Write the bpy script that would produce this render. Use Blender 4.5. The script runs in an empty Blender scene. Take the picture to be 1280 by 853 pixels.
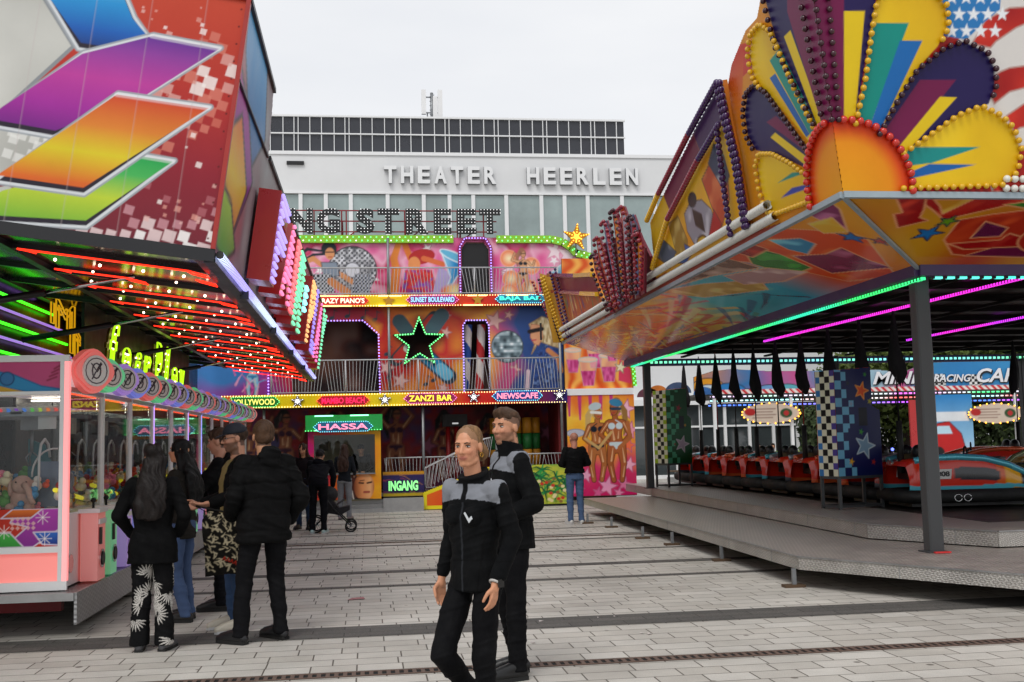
import bpy, math, random
import numpy as np
from mathutils import Vector, Matrix
R = math.radians
scene = bpy.context.scene
COL = scene.collection
random.seed(5); rng = np.random.default_rng(5)

# ---------------------------------------------------------------- camera, sky, sun, exposure
TH, PT, RO, CH, FL = R(7.6), math.atan(127.5/1365), 0.0235, 1.63, 1365.0
fh = np.array([math.sin(TH), math.cos(TH), 0]); rh = np.array([math.cos(TH), -math.sin(TH), 0]); zz = np.array([0, 0, 1.0])
fw = fh*math.cos(PT)+zz*math.sin(PT); up0 = -fh*math.sin(PT)+zz*math.cos(PT)
rr = rh*math.cos(RO)-up0*math.sin(RO); uu = up0*math.cos(RO)+rh*math.sin(RO)
cam_d = bpy.data.cameras.new('camera'); cam = bpy.data.objects.new('camera', cam_d); COL.objects.link(cam)
cam.matrix_world = Matrix(((rr[0], uu[0], -fw[0], 0), (rr[1], uu[1], -fw[1], 0), (rr[2], uu[2], -fw[2], CH), (0, 0, 0, 1)))
cam_d.sensor_width = 36; cam_d.lens = FL/1280*36; cam_d.clip_end = 2000; cam_d.clip_start = .05
scene.camera = cam
w = bpy.data.worlds.new('World'); scene.world = w; w.use_nodes = True
nt = w.node_tree; nt.nodes.clear()
sky = nt.nodes.new('ShaderNodeTexSky'); sky.sky_type = 'NISHITA'; sky.sun_disc = False
SUN_EL, SUN_AZ = R(52), R(205)
sky.sun_elevation = SUN_EL; sky.sun_rotation = SUN_AZ
tc = nt.nodes.new('ShaderNodeTexCoord'); mp = nt.nodes.new('ShaderNodeMapping'); mp.inputs['Scale'].default_value = (1.2, 1.2, 4)
nz = nt.nodes.new('ShaderNodeTexNoise'); nz.inputs['Scale'].default_value = 1.6; nz.inputs['Detail'].default_value = 5
cr = nt.nodes.new('ShaderNodeValToRGB')
cr.color_ramp.elements[0].position = .3; cr.color_ramp.elements[0].color = (8.2, 8.4, 8.8, 1)
cr.color_ramp.elements[1].position = .72; cr.color_ramp.elements[1].color = (9.75, 9.78, 9.85, 1)
mx = nt.nodes.new('ShaderNodeMix'); mx.data_type = 'RGBA'; mx.inputs[0].default_value = .94
bg = nt.nodes.new('ShaderNodeBackground'); bg.inputs['Strength'].default_value = .1
out = nt.nodes.new('ShaderNodeOutputWorld')
L = nt.links.new
L(tc.outputs['Generated'], mp.inputs[0]); L(mp.outputs[0], nz.inputs['Vector']); L(nz.outputs[0], cr.inputs[0])
L(sky.outputs[0], mx.inputs[6]); L(cr.outputs[0], mx.inputs[7]); L(mx.outputs[2], bg.inputs[0]); L(bg.outputs[0], out.inputs[0])
sd = bpy.data.lights.new('sun', 'SUN'); sd.energy = 1.4; sd.angle = R(25); sd.color = (1, .97, .93)
so = bpy.data.objects.new('sun', sd); COL.objects.link(so); so.rotation_euler = (math.pi/2-SUN_EL, 0, -SUN_AZ+math.pi)
scene.view_settings.view_transform = 'Standard'; scene.view_settings.look = 'None'
scene.view_settings.exposure = 0.04; scene.view_settings.gamma = 1; scene.view_settings.use_curve_mapping = False
scene.cycles.use_denoising = True; scene.cycles.max_bounces = 7; scene.cycles.transparent_max_bounces = 16
scene.cycles.sample_clamp_indirect = 4.0

# ---------------------------------------------------------------- picture point -> point on a real plane
def ray(px, py): return fw*FL+rr*(px-640)+uu*(426.5-py)
def PX(px, py, n, p0):
    d = ray(px, py); n = np.array(n, float); o = np.array([0, 0, CH])
    return o+d*(((np.array(p0, float)-o)@n)/(d@n))
def PZ(px, py, z=0): return PX(px, py, (0, 0, 1), (0, 0, z))
def PY(px, py, y): return PX(px, py, (0, 1, 0), (0, y, 0))

# ---------------------------------------------------------------- colours and materials
def lin(c):
    if isinstance(c, str):
        c = [int(c[i:i+2], 16)/255 for i in (0, 2, 4)]
        return tuple((v/12.92 if v <= .04045 else ((v+.055)/1.055)**2.4) for v in c)
    return tuple(c)
MATS = {}
def mat(name, color='808080', rough=.5, metal=0, spec=.5, var=.12, vs=3.0, bump=0, bs=40, em=None, es=0, coat=0, attr=False, alpha=1):
    if name in MATS: return MATS[name]
    m = bpy.data.materials.new(name); m.use_nodes = True; t = m.node_tree; b = t.nodes['Principled BSDF']
    c = lin(color); b.inputs['Roughness'].default_value = rough; b.inputs['Metallic'].default_value = metal
    b.inputs['Specular IOR Level'].default_value = spec; b.inputs['Base Color'].default_value = (*c, 1)
    if coat: b.inputs['Coat Weight'].default_value = coat; b.inputs['Coat Roughness'].default_value = .08
    co = t.nodes.new('ShaderNodeTexCoord')
    if var or attr:
        n = t.nodes.new('ShaderNodeTexNoise'); n.inputs['Scale'].default_value = vs; n.inputs['Detail'].default_value = 6; n.inputs['Roughness'].default_value = .65
        t.links.new(co.outputs['Object'], n.inputs['Vector'])
        r = t.nodes.new('ShaderNodeMapRange'); r.inputs['From Min'].default_value = .3; r.inputs['From Max'].default_value = .7
        r.inputs['To Min'].default_value = 1-var; r.inputs['To Max'].default_value = 1+var*.6
        t.links.new(n.outputs[0], r.inputs[0])
        mm = t.nodes.new('ShaderNodeVectorMath'); mm.operation = 'SCALE'
        if attr:
            a = t.nodes.new('ShaderNodeVertexColor'); a.layer_name = 'Col'; t.links.new(a.outputs[0], mm.inputs[0])
        else: mm.inputs[0].default_value = c
        t.links.new(r.outputs[0], mm.inputs['Scale']); t.links.new(mm.outputs[0], b.inputs['Base Color'])
        if rough > .12:
            r2 = t.nodes.new('ShaderNodeMapRange'); r2.inputs['From Min'].default_value = .3; r2.inputs['From Max'].default_value = .7
            r2.inputs['To Min'].default_value = rough*.8; r2.inputs['To Max'].default_value = min(1, rough*1.25)
            t.links.new(n.outputs[0], r2.inputs[0]); t.links.new(r2.outputs[0], b.inputs['Roughness'])
    if bump:
        n2 = t.nodes.new('ShaderNodeTexNoise'); n2.inputs['Scale'].default_value = bs; n2.inputs['Detail'].default_value = 4
        t.links.new(co.outputs['Object'], n2.inputs['Vector'])
        bp = t.nodes.new('ShaderNodeBump'); bp.inputs['Strength'].default_value = bump; bp.inputs['Distance'].default_value = .01
        t.links.new(n2.outputs[0], bp.inputs['Height']); t.links.new(bp.outputs[0], b.inputs['Normal'])
    if em is not None:
        b.inputs['Emission Color'].default_value = (*lin(em), 1); b.inputs['Emission Strength'].default_value = es
    MATS[name] = m; return m
def glow(name, color, s=3.0, base=None):
    return mat('glow '+name, base or color, .3, var=0, em=color, es=s)
def led(name, c1, c2, s=3, scale=18, axis=1):
    """a strip of separate diodes: lit dots between darker plastic"""
    if name in MATS: return MATS[name]
    m = mat(name, '303030', .4, var=0, em=c1, es=s); t = m.node_tree; b = t.nodes['Principled BSDF']
    co = t.nodes.new('ShaderNodeTexCoord'); sx = t.nodes.new('ShaderNodeSeparateXYZ'); t.links.new(co.outputs['Object'], sx.inputs[0])
    w1 = t.nodes.new('ShaderNodeMath'); w1.operation = 'MULTIPLY'; w1.inputs[1].default_value = scale; t.links.new(sx.outputs[axis], w1.inputs[0])
    fr = t.nodes.new('ShaderNodeMath'); fr.operation = 'FRACT'; t.links.new(w1.outputs[0], fr.inputs[0])
    lt = t.nodes.new('ShaderNodeMath'); lt.operation = 'LESS_THAN'; lt.inputs[1].default_value = .62; t.links.new(fr.outputs[0], lt.inputs[0])
    ml = t.nodes.new('ShaderNodeMath'); ml.operation = 'MULTIPLY'; ml.inputs[1].default_value = s; t.links.new(lt.outputs[0], ml.inputs[0]); t.links.new(ml.outputs[0], b.inputs['Emission Strength'])
    n = t.nodes.new('ShaderNodeTexNoise'); n.inputs['Scale'].default_value = .35; t.links.new(co.outputs['Object'], n.inputs['Vector'])
    r = t.nodes.new('ShaderNodeValToRGB'); r.color_ramp.elements[0].position = .42; r.color_ramp.elements[1].position = .58
    r.color_ramp.elements[0].color = (*lin(c1), 1); r.color_ramp.elements[1].color = (*lin(c2), 1)
    t.links.new(n.outputs[0], r.inputs[0]); t.links.new(r.outputs[0], b.inputs['Emission Color'])
    return m
PAINT = mat('painted panel', 'ffffff', .38, var=.07, vs=2.5, attr=True, spec=.3)
PAINTM = mat('matt painted', 'ffffff', .75, var=.1, vs=4, attr=True)
ALU = mat('brushed aluminium', 'a8a8a8', .38, metal=.75, var=.15, vs=6)
STEEL = mat('galvanised steel', '8c8f92', .45, metal=.6, var=.2, vs=8)
BLACK = mat('black steel', '101012', .45, var=.2)
CHROME = mat('chrome', 'c8c8c8', .12, metal=1, var=0)
WHITE = mat('white plastic', 'ececec', .35, var=.05)
RED = mat('red gloss', 'b01818', .3, var=.08, coat=.3)
RUBBER = mat('black rubber', '0c0c0c', .7, var=.1)
def glassm():
    m = bpy.data.materials.new('clear glass'); m.use_nodes = True; t = m.node_tree; t.nodes.clear()
    o = t.nodes.new('ShaderNodeOutputMaterial'); tr = t.nodes.new('ShaderNodeBsdfTransparent'); g = t.nodes.new('ShaderNodeBsdfGlossy')
    g.inputs['Roughness'].default_value = .02; tr.inputs[0].default_value = (.9, .92, .92, 1)
    lw = t.nodes.new('ShaderNodeLayerWeight'); lw.inputs[0].default_value = .5; pw = t.nodes.new('ShaderNodeMath'); pw.operation = 'POWER'; pw.inputs[1].default_value = 4; t.links.new(lw.outputs['Facing'], pw.inputs[0]); f = t.nodes.new('ShaderNodeMath'); f.operation = 'MULTIPLY_ADD'; f.inputs[1].default_value = .45; f.inputs[2].default_value = .025; t.links.new(pw.outputs[0], f.inputs[0]); x = t.nodes.new('ShaderNodeMixShader')
    t.links.new(f.outputs[0], x.inputs[0]); t.links.new(tr.outputs[0], x.inputs[1]); t.links.new(g.outputs[0], x.inputs[2]); t.links.new(x.outputs[0], o.inputs[0])
    return m
GLASS = glassm()

# ---------------------------------------------------------------- mesh building
def rootloc(p):
    v = Vector((0, 0, 0))
    while p is not None: v += p.location; p = p.parent
    return v
class MB:
    def __init__(s): s.v = []; s.f = []; s.m = []; s.sm = []; s.mi = 0; s.smooth = False; s.nball = 0
    def add(s, vs, fs, sm=None):
        o = len(s.v); s.v += [tuple(map(float, p)) for p in vs]
        for f in fs: s.f.append(tuple(i+o for i in f)); s.m.append(s.mi); s.sm.append(s.smooth if sm is None else sm)
        return s
    def box(s, x0, x1, y0, y1, z0, z1):
        v = [(x, y, z) for z in (z0, z1) for y in (y0, y1) for x in (x0, x1)]
        return s.add(v, [(0, 2, 3, 1), (4, 5, 7, 6), (0, 1, 5, 4), (2, 6, 7, 3), (0, 4, 6, 2), (1, 3, 7, 5)], False)
    def bar(s, a, b, w, h=None, upv=(0, 0, 1)):
        a = Vector(a); b = Vector(b); h = h or w; d = (b-a).normalized(); u = Vector(upv)
        if abs(d.dot(u)) > .98: u = Vector((0, 1, 0)) if abs(d.y) < .9 else Vector((1, 0, 0))
        x = d.cross(u).normalized()*w/2; y = x.cross(d).normalized()*h/2
        v = [p+sx*x+sy*y for p in (a, b) for sx, sy in ((-1, -1), (1, -1), (1, 1), (-1, 1))]
        return s.add(v, [(3, 2, 1, 0), (4, 5, 6, 7), (0, 1, 5, 4), (1, 2, 6, 5), (2, 3, 7, 6), (3, 0, 4, 7)], False)
    def tube(s, pts, r, n=8, r2=None, closed=False):
        pts = [Vector(p) for p in pts]; N = len(pts); rings = []; prev = None
        for i, p in enumerate(pts):
            if closed: d = pts[(i+1) % N]-pts[i-1]
            else: d = pts[min(i+1, N-1)]-pts[max(i-1, 0)]
            d = d.normalized() if d.length > 1e-9 else Vector((0, 0, 1))
            if prev is None:
                u = Vector((0, 0, 1)) if abs(d.z) < .9 else Vector((1, 0, 0)); x = d.cross(u).normalized()
            else:
                x = prev-d*prev.dot(d); x = x.normalized() if x.length > 1e-6 else d.orthogonal().normalized()
            prev = x; y = d.cross(x); rad = r if r2 is None else r+(r2-r)*i/max(1, N-1)
            rings.append([p+(x*math.cos(2*math.pi*k/n)+y*math.sin(2*math.pi*k/n))*rad for k in range(n)])
        v = [q for g in rings for q in g]; f = []
        for i in range(N if closed else N-1):
            a = i*n; b = ((i+1) % N)*n
            f += [(a+k, a+(k+1) % n, b+(k+1) % n, b+k) for k in range(n)]
        s.add(v, f, True)
        if not closed: s.add([], [], False); o = len(s.v)-len(v); s.f += [tuple(o+k for k in range(n))[::-1], tuple(o+(N-1)*n+k for k in range(n))]; s.m += [s.mi]*2; s.sm += [False]*2
        return s
    def ball(s, c, r, nu=8, nv=5, sc=(1, 1, 1), sm=True):
        s.nball += 1; v = [(c[0], c[1], c[2]+r*sc[2])]; f = []
        for j in range(1, nv):
            t = math.pi*j/nv
            for i in range(nu):
                p = 2*math.pi*i/nu; v.append((c[0]+r*sc[0]*math.sin(t)*math.cos(p), c[1]+r*sc[1]*math.sin(t)*math.sin(p), c[2]+r*sc[2]*math.cos(t)))
        v.append((c[0], c[1], c[2]-r*sc[2])); e = len(v)-1
        for i in range(nu):
            f.append((0, 1+i, 1+(i+1) % nu)); f.append((e, e-1-i, e-1-(i+1) % nu))
            for j in range(nv-2):
                a = 1+j*nu; b = a+nu; f.append((a+i, b+i, b+(i+1) % nu, a+(i+1) % nu))
        return s.add(v, f, sm)
    def prism(s, pts, O, U, V, t):
        """polygon pts (2D) on the plane O+xU+yV, thickness t along U x V (negative = behind)"""
        O = Vector(O); U = Vector(U); V = Vector(V); N = U.cross(V).normalized(); n = len(pts)
        v = [O+U*a+V*b for a, b in pts]+[O+U*a+V*b+N*t for a, b in pts]
        f = [tuple(range(n)), tuple(range(2*n-1, n-1, -1))]+[(i, (i+1) % n, n+(i+1) % n, n+i) for i in range(n)]
        if t > 0: f = [g[::-1] for g in f]
        return s.add(v, f, False)
    def disc(s, c, r, U, V, t, n=20, r2=None):
        return s.prism([(math.cos(2*math.pi*k/n)*r, math.sin(2*math.pi*k/n)*(r2 or r)) for k in range(n)], c, U, V, t)
    def lathe(s, c, prof, n=16):
        v = [(c[0]+r*math.cos(2*math.pi*k/n), c[1]+r*math.sin(2*math.pi*k/n), c[2]+z) for r, z in prof for k in range(n)]
        f = [(i*n+k, i*n+(k+1) % n, (i+1)*n+(k+1) % n, (i+1)*n+k) for i in range(len(prof)-1) for k in range(n)]
        return s.add(v, f, True)
    def build(s, name, mats, parent=None, local=False, **tags):
        me = bpy.data.meshes.new(name)
        off = Vector((0, 0, 0)) if local else rootloc(parent)
        vs = s.v if off.length == 0 else [(a-off.x, b-off.y, c-off.z) for a, b, c in s.v]
        me.from_pydata(vs, [], s.f)
        if not isinstance(mats, (list, tuple)): mats = [mats]
        for m in mats: me.materials.append(m)
        if me.polygons:
            me.polygons.foreach_set('material_index', s.m); me.polygons.foreach_set('use_smooth', s.sm)
        me.update(); o = bpy.data.objects.new(name, me); COL.objects.link(o)
        if parent is not None: o.parent = parent
        for k, q in tags.items(): o[k] = q
        if ('bulb' in name or 'lamp' in name) and s.nball > 100: o['kind'] = 'stuff'
        return o
def thing(name, label, cat, loc=(0, 0, 0), rz=0, group=None):
    o = bpy.data.objects.new(name, None); COL.objects.link(o); o.location = loc; o.rotation_euler = (0, 0, rz); o.empty_display_size = .2
    o['label'] = label; o['category'] = cat
    if group: o['group'] = group
    return o
def tag(o, label, cat, group=None):
    o['label'] = label; o['category'] = cat
    if group: o['group'] = group
    return o
def copy_tree(o, parent=None):
    c = o.copy(); COL.objects.link(c)
    if parent is not None: c.parent = parent
    for ch in list(o.children): copy_tree(ch, c)
    return c

# ---------------------------------------------------------------- painting pigment on a panel (vertex colours)
def sdpoly(x, y, pts):
    pts = np.array(pts, float); d = np.full(x.shape, 1e9); ins = np.zeros(x.shape, bool); n = len(pts)
    for i in range(n):
        ax, ay = pts[i-1]; bx, by = pts[i]; ex, ey = bx-ax, by-ay; L2 = ex*ex+ey*ey+1e-12
        t = np.clip(((x-ax)*ex+(y-ay)*ey)/L2, 0, 1); d = np.minimum(d, (x-ax-t*ex)**2+(y-ay-t*ey)**2)
        c = ((ay > y) != (by > y)) & (x < (bx-ax)*(y-ay)/(by-ay+(1e-12 if by == ay else 0))+ax); ins ^= c
    return np.where(ins, -1, 1)*np.sqrt(d)
def vnoise(x, y, s, seed=0):
    r = np.random.default_rng(seed); g = r.random((64, 64)); u = (x/s) % 63; v = (y/s) % 63
    i = u.astype(int); j = v.astype(int); fu = u-i; fv = v-j; fu = fu*fu*(3-2*fu); fv = fv*fv*(3-2*fv)
    i1 = (i+1) % 64; j1 = (j+1) % 64
    return (g[j, i]*(1-fu)+g[j, i1]*fu)*(1-fv)+(g[j1, i]*(1-fu)+g[j1, i1]*fu)*fv
def ramp(t, stops):
    ts = [a for a, _ in stops]; cs = np.array([lin(c) for _, c in stops])
    return np.stack([np.interp(t, ts, cs[:, k]) for k in range(3)], -1)
def starpts(cx, cy, r, a=0, n=5, q=.42):
    return [(cx+math.sin(a+math.pi*k/n)*(r if k % 2 == 0 else r*q), cy+math.cos(a+math.pi*k/n)*(r if k % 2 == 0 else r*q)) for k in range(2*n)]
class Canvas:
    def __init__(s, x0, x1, y0, y1, res, bg='808080'):
        nx = max(2, int(round((x1-x0)/res))+1); ny = max(2, int(round((y1-y0)/res))+1); s.res = res
        s.x, s.y = np.meshgrid(np.linspace(x0, x1, nx), np.linspace(y0, y1, ny)); s.c = np.zeros((ny, nx, 3)); s.keep = np.ones((ny, nx), bool)
        s.c[:] = bg(s.x, s.y) if callable(bg) else lin(bg)
    def put(s, d, col, a=1.0, sl=None):
        sl = sl or (slice(None), slice(None)); m = np.clip(.5-d/s.res, 0, 1)*a
        c = col(s.x[sl], s.y[sl]) if callable(col) else np.array(lin(col))
        s.c[sl] = s.c[sl]*(1-m[..., None])+c*m[..., None]
    def win(s, x0, x1, y0, y1):
        xs = s.x[0]; ys = s.y[:, 0]; i0, i1 = np.searchsorted(xs, [x0, x1]); j0, j1 = np.searchsorted(ys, [y0, y1])
        return (slice(max(0, j0-1), j1+1), slice(max(0, i0-1), i1+1))
    def poly(s, pts, col, edge=None, ew=.03, soft=0, a=1.0):
        px = [p[0] for p in pts]; py = [p[1] for p in pts]; m = ew+soft*2+s.res
        sl = s.win(min(px)-m, max(px)+m, min(py)-m, max(py)+m)
        if s.x[sl].size == 0: return s
        d = sdpoly(s.x[sl], s.y[sl], pts)
        if soft: s.put((d/soft)*s.res*.5, col, a, sl)
        else: s.put(d, col, a, sl)
        if edge: s.put(np.abs(d)-ew/2, edge, a, sl)
        return s
    def ell(s, cx, cy, rx, ry, col, ang=0, edge=None, ew=.03, soft=0, a=1.0):
        n = 28; ca, sa = math.cos(ang), math.sin(ang)
        return s.poly([(cx+rx*math.cos(t)*ca-ry*math.sin(t)*sa, cy+rx*math.cos(t)*sa+ry*math.sin(t)*ca) for t in np.linspace(0, 2*math.pi, n, endpoint=False)], col, edge, ew, soft, a)
    def line(s, pts, w, col, a=1.0, w2=None, soft=0):
        w2 = w if w2 is None else w2; n = len(pts)-1
        for i in range(n):
            (ax, ay), (bx, by) = pts[i], pts[i+1]; m = max(w, w2)+s.res+soft
            sl = s.win(min(ax, bx)-m, max(ax, bx)+m, min(ay, by)-m, max(ay, by)+m)
            x = s.x[sl]; y = s.y[sl]
            if x.size == 0: continue
            ex, ey = bx-ax, by-ay; t = np.clip(((x-ax)*ex+(y-ay)*ey)/(ex*ex+ey*ey+1e-12), 0, 1)
            d = np.hypot(x-ax-t*ex, y-ay-t*ey)-(w+(w2-w)*(i+t)/n)/2
            if soft: d = d/soft*s.res*.5
            s.put(d, col, a, sl)
        return s
    def star(s, cx, cy, r, col, a=0, edge=None, ew=.02, q=.42): return s.poly(starpts(cx, cy, r, a, 5, q), col, edge, ew)
    def streak(s, amt, sx=1, sy=1, seed=1):
        s.c *= (1-amt/2+amt*vnoise(s.x*sx+9, s.y*sy+9, 1, seed))[..., None]; return s
    def cut(s, pts): s.keep &= sdpoly(s.x, s.y, pts) < s.res*.3; return s
    def hole(s, pts): s.keep &= sdpoly(s.x, s.y, pts) > -s.res*.3; return s
    def build(s, name, O, U, V, parent=None, material=None, **tags):
        ny, nx = s.x.shape; off = np.array(rootloc(parent)); O = np.array(O, float)-off
        co = O+s.x[..., None]*np.array(U, float)+s.y[..., None]*np.array(V, float)
        idx = np.arange(ny*nx).reshape(ny, nx); k = s.keep[:-1, :-1] & s.keep[1:, :-1] & s.keep[:-1, 1:] & s.keep[1:, 1:]
        q = np.stack([idx[:-1, :-1][k], idx[:-1, 1:][k], idx[1:, 1:][k], idx[1:, :-1][k]], -1)
        used = np.unique(q); rm = np.full(ny*nx, -1); rm[used] = np.arange(len(used)); q = rm[q]
        co = co.reshape(-1, 3)[used]; c = np.concatenate([np.clip(s.c, 0, 1).reshape(-1, 3)[used], np.ones((len(used), 1))], 1)
        return gridmesh(name, co, q, c, parent, material or PAINT, tags)
def gridmesh(name, co, q, c, parent, material, tags={}, smooth=False):
    me = bpy.data.meshes.new(name); n = len(q); kf = q.shape[1]
    me.vertices.add(len(co)); me.vertices.foreach_set('co', co.astype(np.float32).ravel())
    me.loops.add(n*kf); me.loops.foreach_set('vertex_index', q.astype(np.int32).ravel())
    me.polygons.add(n); me.polygons.foreach_set('loop_start', np.arange(0, n*kf, kf, dtype=np.int32))
    if smooth: me.polygons.foreach_set('use_smooth', np.ones(n, bool))
    me.update(calc_edges=True); me.validate()
    a = me.color_attributes.new('Col', 'FLOAT_COLOR', 'POINT'); a.data.foreach_set('color', c.astype(np.float32).ravel())
    me.materials.append(material); o = bpy.data.objects.new(name, me); COL.objects.link(o)
    if parent is not None: o.parent = parent
    for k2, v2 in tags.items(): o[k2] = v2
    return o

# ---------------------------------------------------------------- lettering
def textmesh(s, extrude=0, offset=0, outline=0, shear=0, res=3, spacing=1.0):
    cu = bpy.data.curves.new('lettering', 'FONT'); cu.body = s; cu.size = 1; cu.extrude = extrude; cu.offset = offset; cu.resolution_u = res; cu.shear = shear; cu.space_character = spacing
    if outline: cu.fill_mode = 'NONE'; cu.bevel_depth = outline; cu.bevel_resolution = 1
    o = bpy.data.objects.new('lettering', cu); COL.objects.link(o); bpy.context.view_layer.update()
    dg = bpy.context.evaluated_depsgraph_get(); me = bpy.data.meshes.new_from_object(o.evaluated_get(dg))
    bpy.data.objects.remove(o); return me
def text(s, name, O, U, V, w, h, depth, material, parent=None, mb=None, **kw):
    """lettering fitted into w x h with its lower left corner at O, standing depth proud of the plane along U x V"""
    me = textmesh(s, extrude=.5 if not kw.get('outline') else 0, **kw); n = len(me.vertices); co = np.empty(n*3); me.vertices.foreach_get('co', co); co = co.reshape(-1, 3)
    mn = co.min(0); mxx = co.max(0); sx = w/(mxx[0]-mn[0]); sy = h/(mxx[1]-mn[1]); co = co-mn; co[:, 0] *= sx; co[:, 1] *= sy; co[:, 2] *= depth/(mxx[2]-mn[2])
    U = np.array(U, float); V = np.array(V, float); N = np.cross(U, V); P = np.array(O, float)+co[:, :1]*U+co[:, 1:2]*V+co[:, 2:]*N
    faces = [tuple(p.vertices) for p in me.polygons]; bpy.data.meshes.remove(me)
    if mb is not None: mb.add(P, faces, False); return P
    b = MB(); b.add(P, faces, False); return b.build(name, material, parent)
def textdots(s, w, h, step, margin=0, **kw):
    """grid points that lie inside the lettering (w x h)"""
    me = textmesh(s, **kw); co = np.array([v.co[:2] for v in me.vertices]); me.calc_loop_triangles(); tr = [tuple(t.vertices) for t in me.loop_triangles]
    mn = co.min(0); mxx = co.max(0); co = (co-mn)/(mxx-mn)*[w, h]; xs, ys = np.meshgrid(np.arange(step/2, w, step), np.arange(step/2, h, step)); ins = np.zeros(xs.shape, bool)
    for a, b, c in tr:
        A, B, Cc = co[a], co[b], co[c]
        d1 = (xs-B[0])*(A[1]-B[1])-(A[0]-B[0])*(ys-B[1]); d2 = (xs-Cc[0])*(B[1]-Cc[1])-(B[0]-Cc[0])*(ys-Cc[1]); d3 = (xs-A[0])*(Cc[1]-A[1])-(Cc[0]-A[0])*(ys-A[1])
        ins |= ~(((d1 < 0) | (d2 < 0) | (d3 < 0)) & ((d1 > 0) | (d2 > 0) | (d3 > 0)))
    bpy.data.meshes.remove(me); return list(zip(xs[ins], ys[ins]))
def along(pts, step):
    pts = [np.array(p, float) for p in pts]; res = []; acc = 0
    for a, b in zip(pts, pts[1:]):
        l = np.linalg.norm(b-a)
        if l < 1e-9: continue
        t = acc
        while t <= l: res.append(a+(b-a)*t/l); t += step
        acc = t-l
    return res
XU, ZV = (1, 0, 0), (0, 0, 1)
# ---------------------------------------------------------------- ground
def paving():
    m = bpy.data.materials.new('light concrete paving'); m.use_nodes = True; t = m.node_tree; b = t.nodes['Principled BSDF']; N = t.nodes.new; K = t.links.new
    co = N('ShaderNodeTexCoord')
    br = N('ShaderNodeTexBrick'); br.offset = .37; br.offset_frequency = 2; br.squash = 1.45; br.squash_frequency = 3
    br.inputs['Scale'].default_value = 1; br.inputs['Mortar Size'].default_value = .006; br.inputs['Mortar Smooth'].default_value = .1; br.inputs['Bias'].default_value = 0
    br.inputs['Brick Width'].default_value = .34; br.inputs['Row Height'].default_value = .236
    br.inputs['Color1'].default_value = (*lin('bcb7ae'), 1); br.inputs['Color2'].default_value = (*lin('cdc9c1'), 1); br.inputs['Mortar'].default_value = (*lin('5e5850'), 1)
    mp = N('ShaderNodeMapping'); mp.inputs['Location'].default_value = (.1, .017, 0); K(co.outputs['Object'], mp.inputs[0]); K(mp.outputs[0], br.inputs['Vector'])
    n1 = N('ShaderNodeTexNoise'); n1.inputs['Scale'].default_value = .6; n1.inputs['Detail'].default_value = 7; n1.inputs['Roughness'].default_value = .7; K(co.outputs['Object'], n1.inputs['Vector'])
    r1 = N('ShaderNodeMapRange'); r1.inputs['From Min'].default_value = .3; r1.inputs['From Max'].default_value = .7; r1.inputs['To Min'].default_value = .66; r1.inputs['To Max'].default_value = 1.08; K(n1.outputs[0], r1.inputs[0])
    n2 = N('ShaderNodeTexNoise'); n2.inputs['Scale'].default_value = 130; n2.inputs['Detail'].default_value = 2; K(co.outputs['Object'], n2.inputs['Vector'])
    r2 = N('ShaderNodeMapRange'); r2.inputs['From Min'].default_value = .3; r2.inputs['From Max'].default_value = .7; r2.inputs['To Min'].default_value = .86; r2.inputs['To Max'].default_value = 1.1; K(n2.outputs[0], r2.inputs[0])
    mu = N('ShaderNodeMath'); mu.operation = 'MULTIPLY'; K(r1.outputs[0], mu.inputs[0]); K(r2.outputs[0], mu.inputs[1])
    s = N('ShaderNodeVectorMath'); s.operation = 'SCALE'; K(br.outputs[0], s.inputs[0]); K(mu.outputs[0], s.inputs['Scale']); K(s.outputs[0], b.inputs['Base Color'])
    # spat-out gum and small dark spots
    vo = N('ShaderNodeTexVoronoi'); vo.inputs['Scale'].default_value = 2.3; K(co.outputs['Object'], vo.inputs['Vector'])
    lt = N('ShaderNodeMapRange'); lt.inputs['From Min'].default_value = .05; lt.inputs['From Max'].default_value = .075; K(vo.outputs['Distance'], lt.inputs[0])
    mxn = N('ShaderNodeMix'); mxn.data_type = 'RGBA'; mxn.inputs[6].default_value = (*lin('6e6861'), 1); K(lt.outputs[0], mxn.inputs[0]); K(s.outputs[0], mxn.inputs[7]); K(mxn.outputs[2], b.inputs['Base Color'])
    b.inputs['Roughness'].default_value = .62
    bp = N('ShaderNodeBump'); bp.inputs['Strength'].default_value = .35; bp.inputs['Distance'].default_value = .006; bp.invert = True; K(br.outputs['Fac'], bp.inputs['Height']); K(bp.outputs[0], b.inputs['Normal'])
    return m
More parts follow.
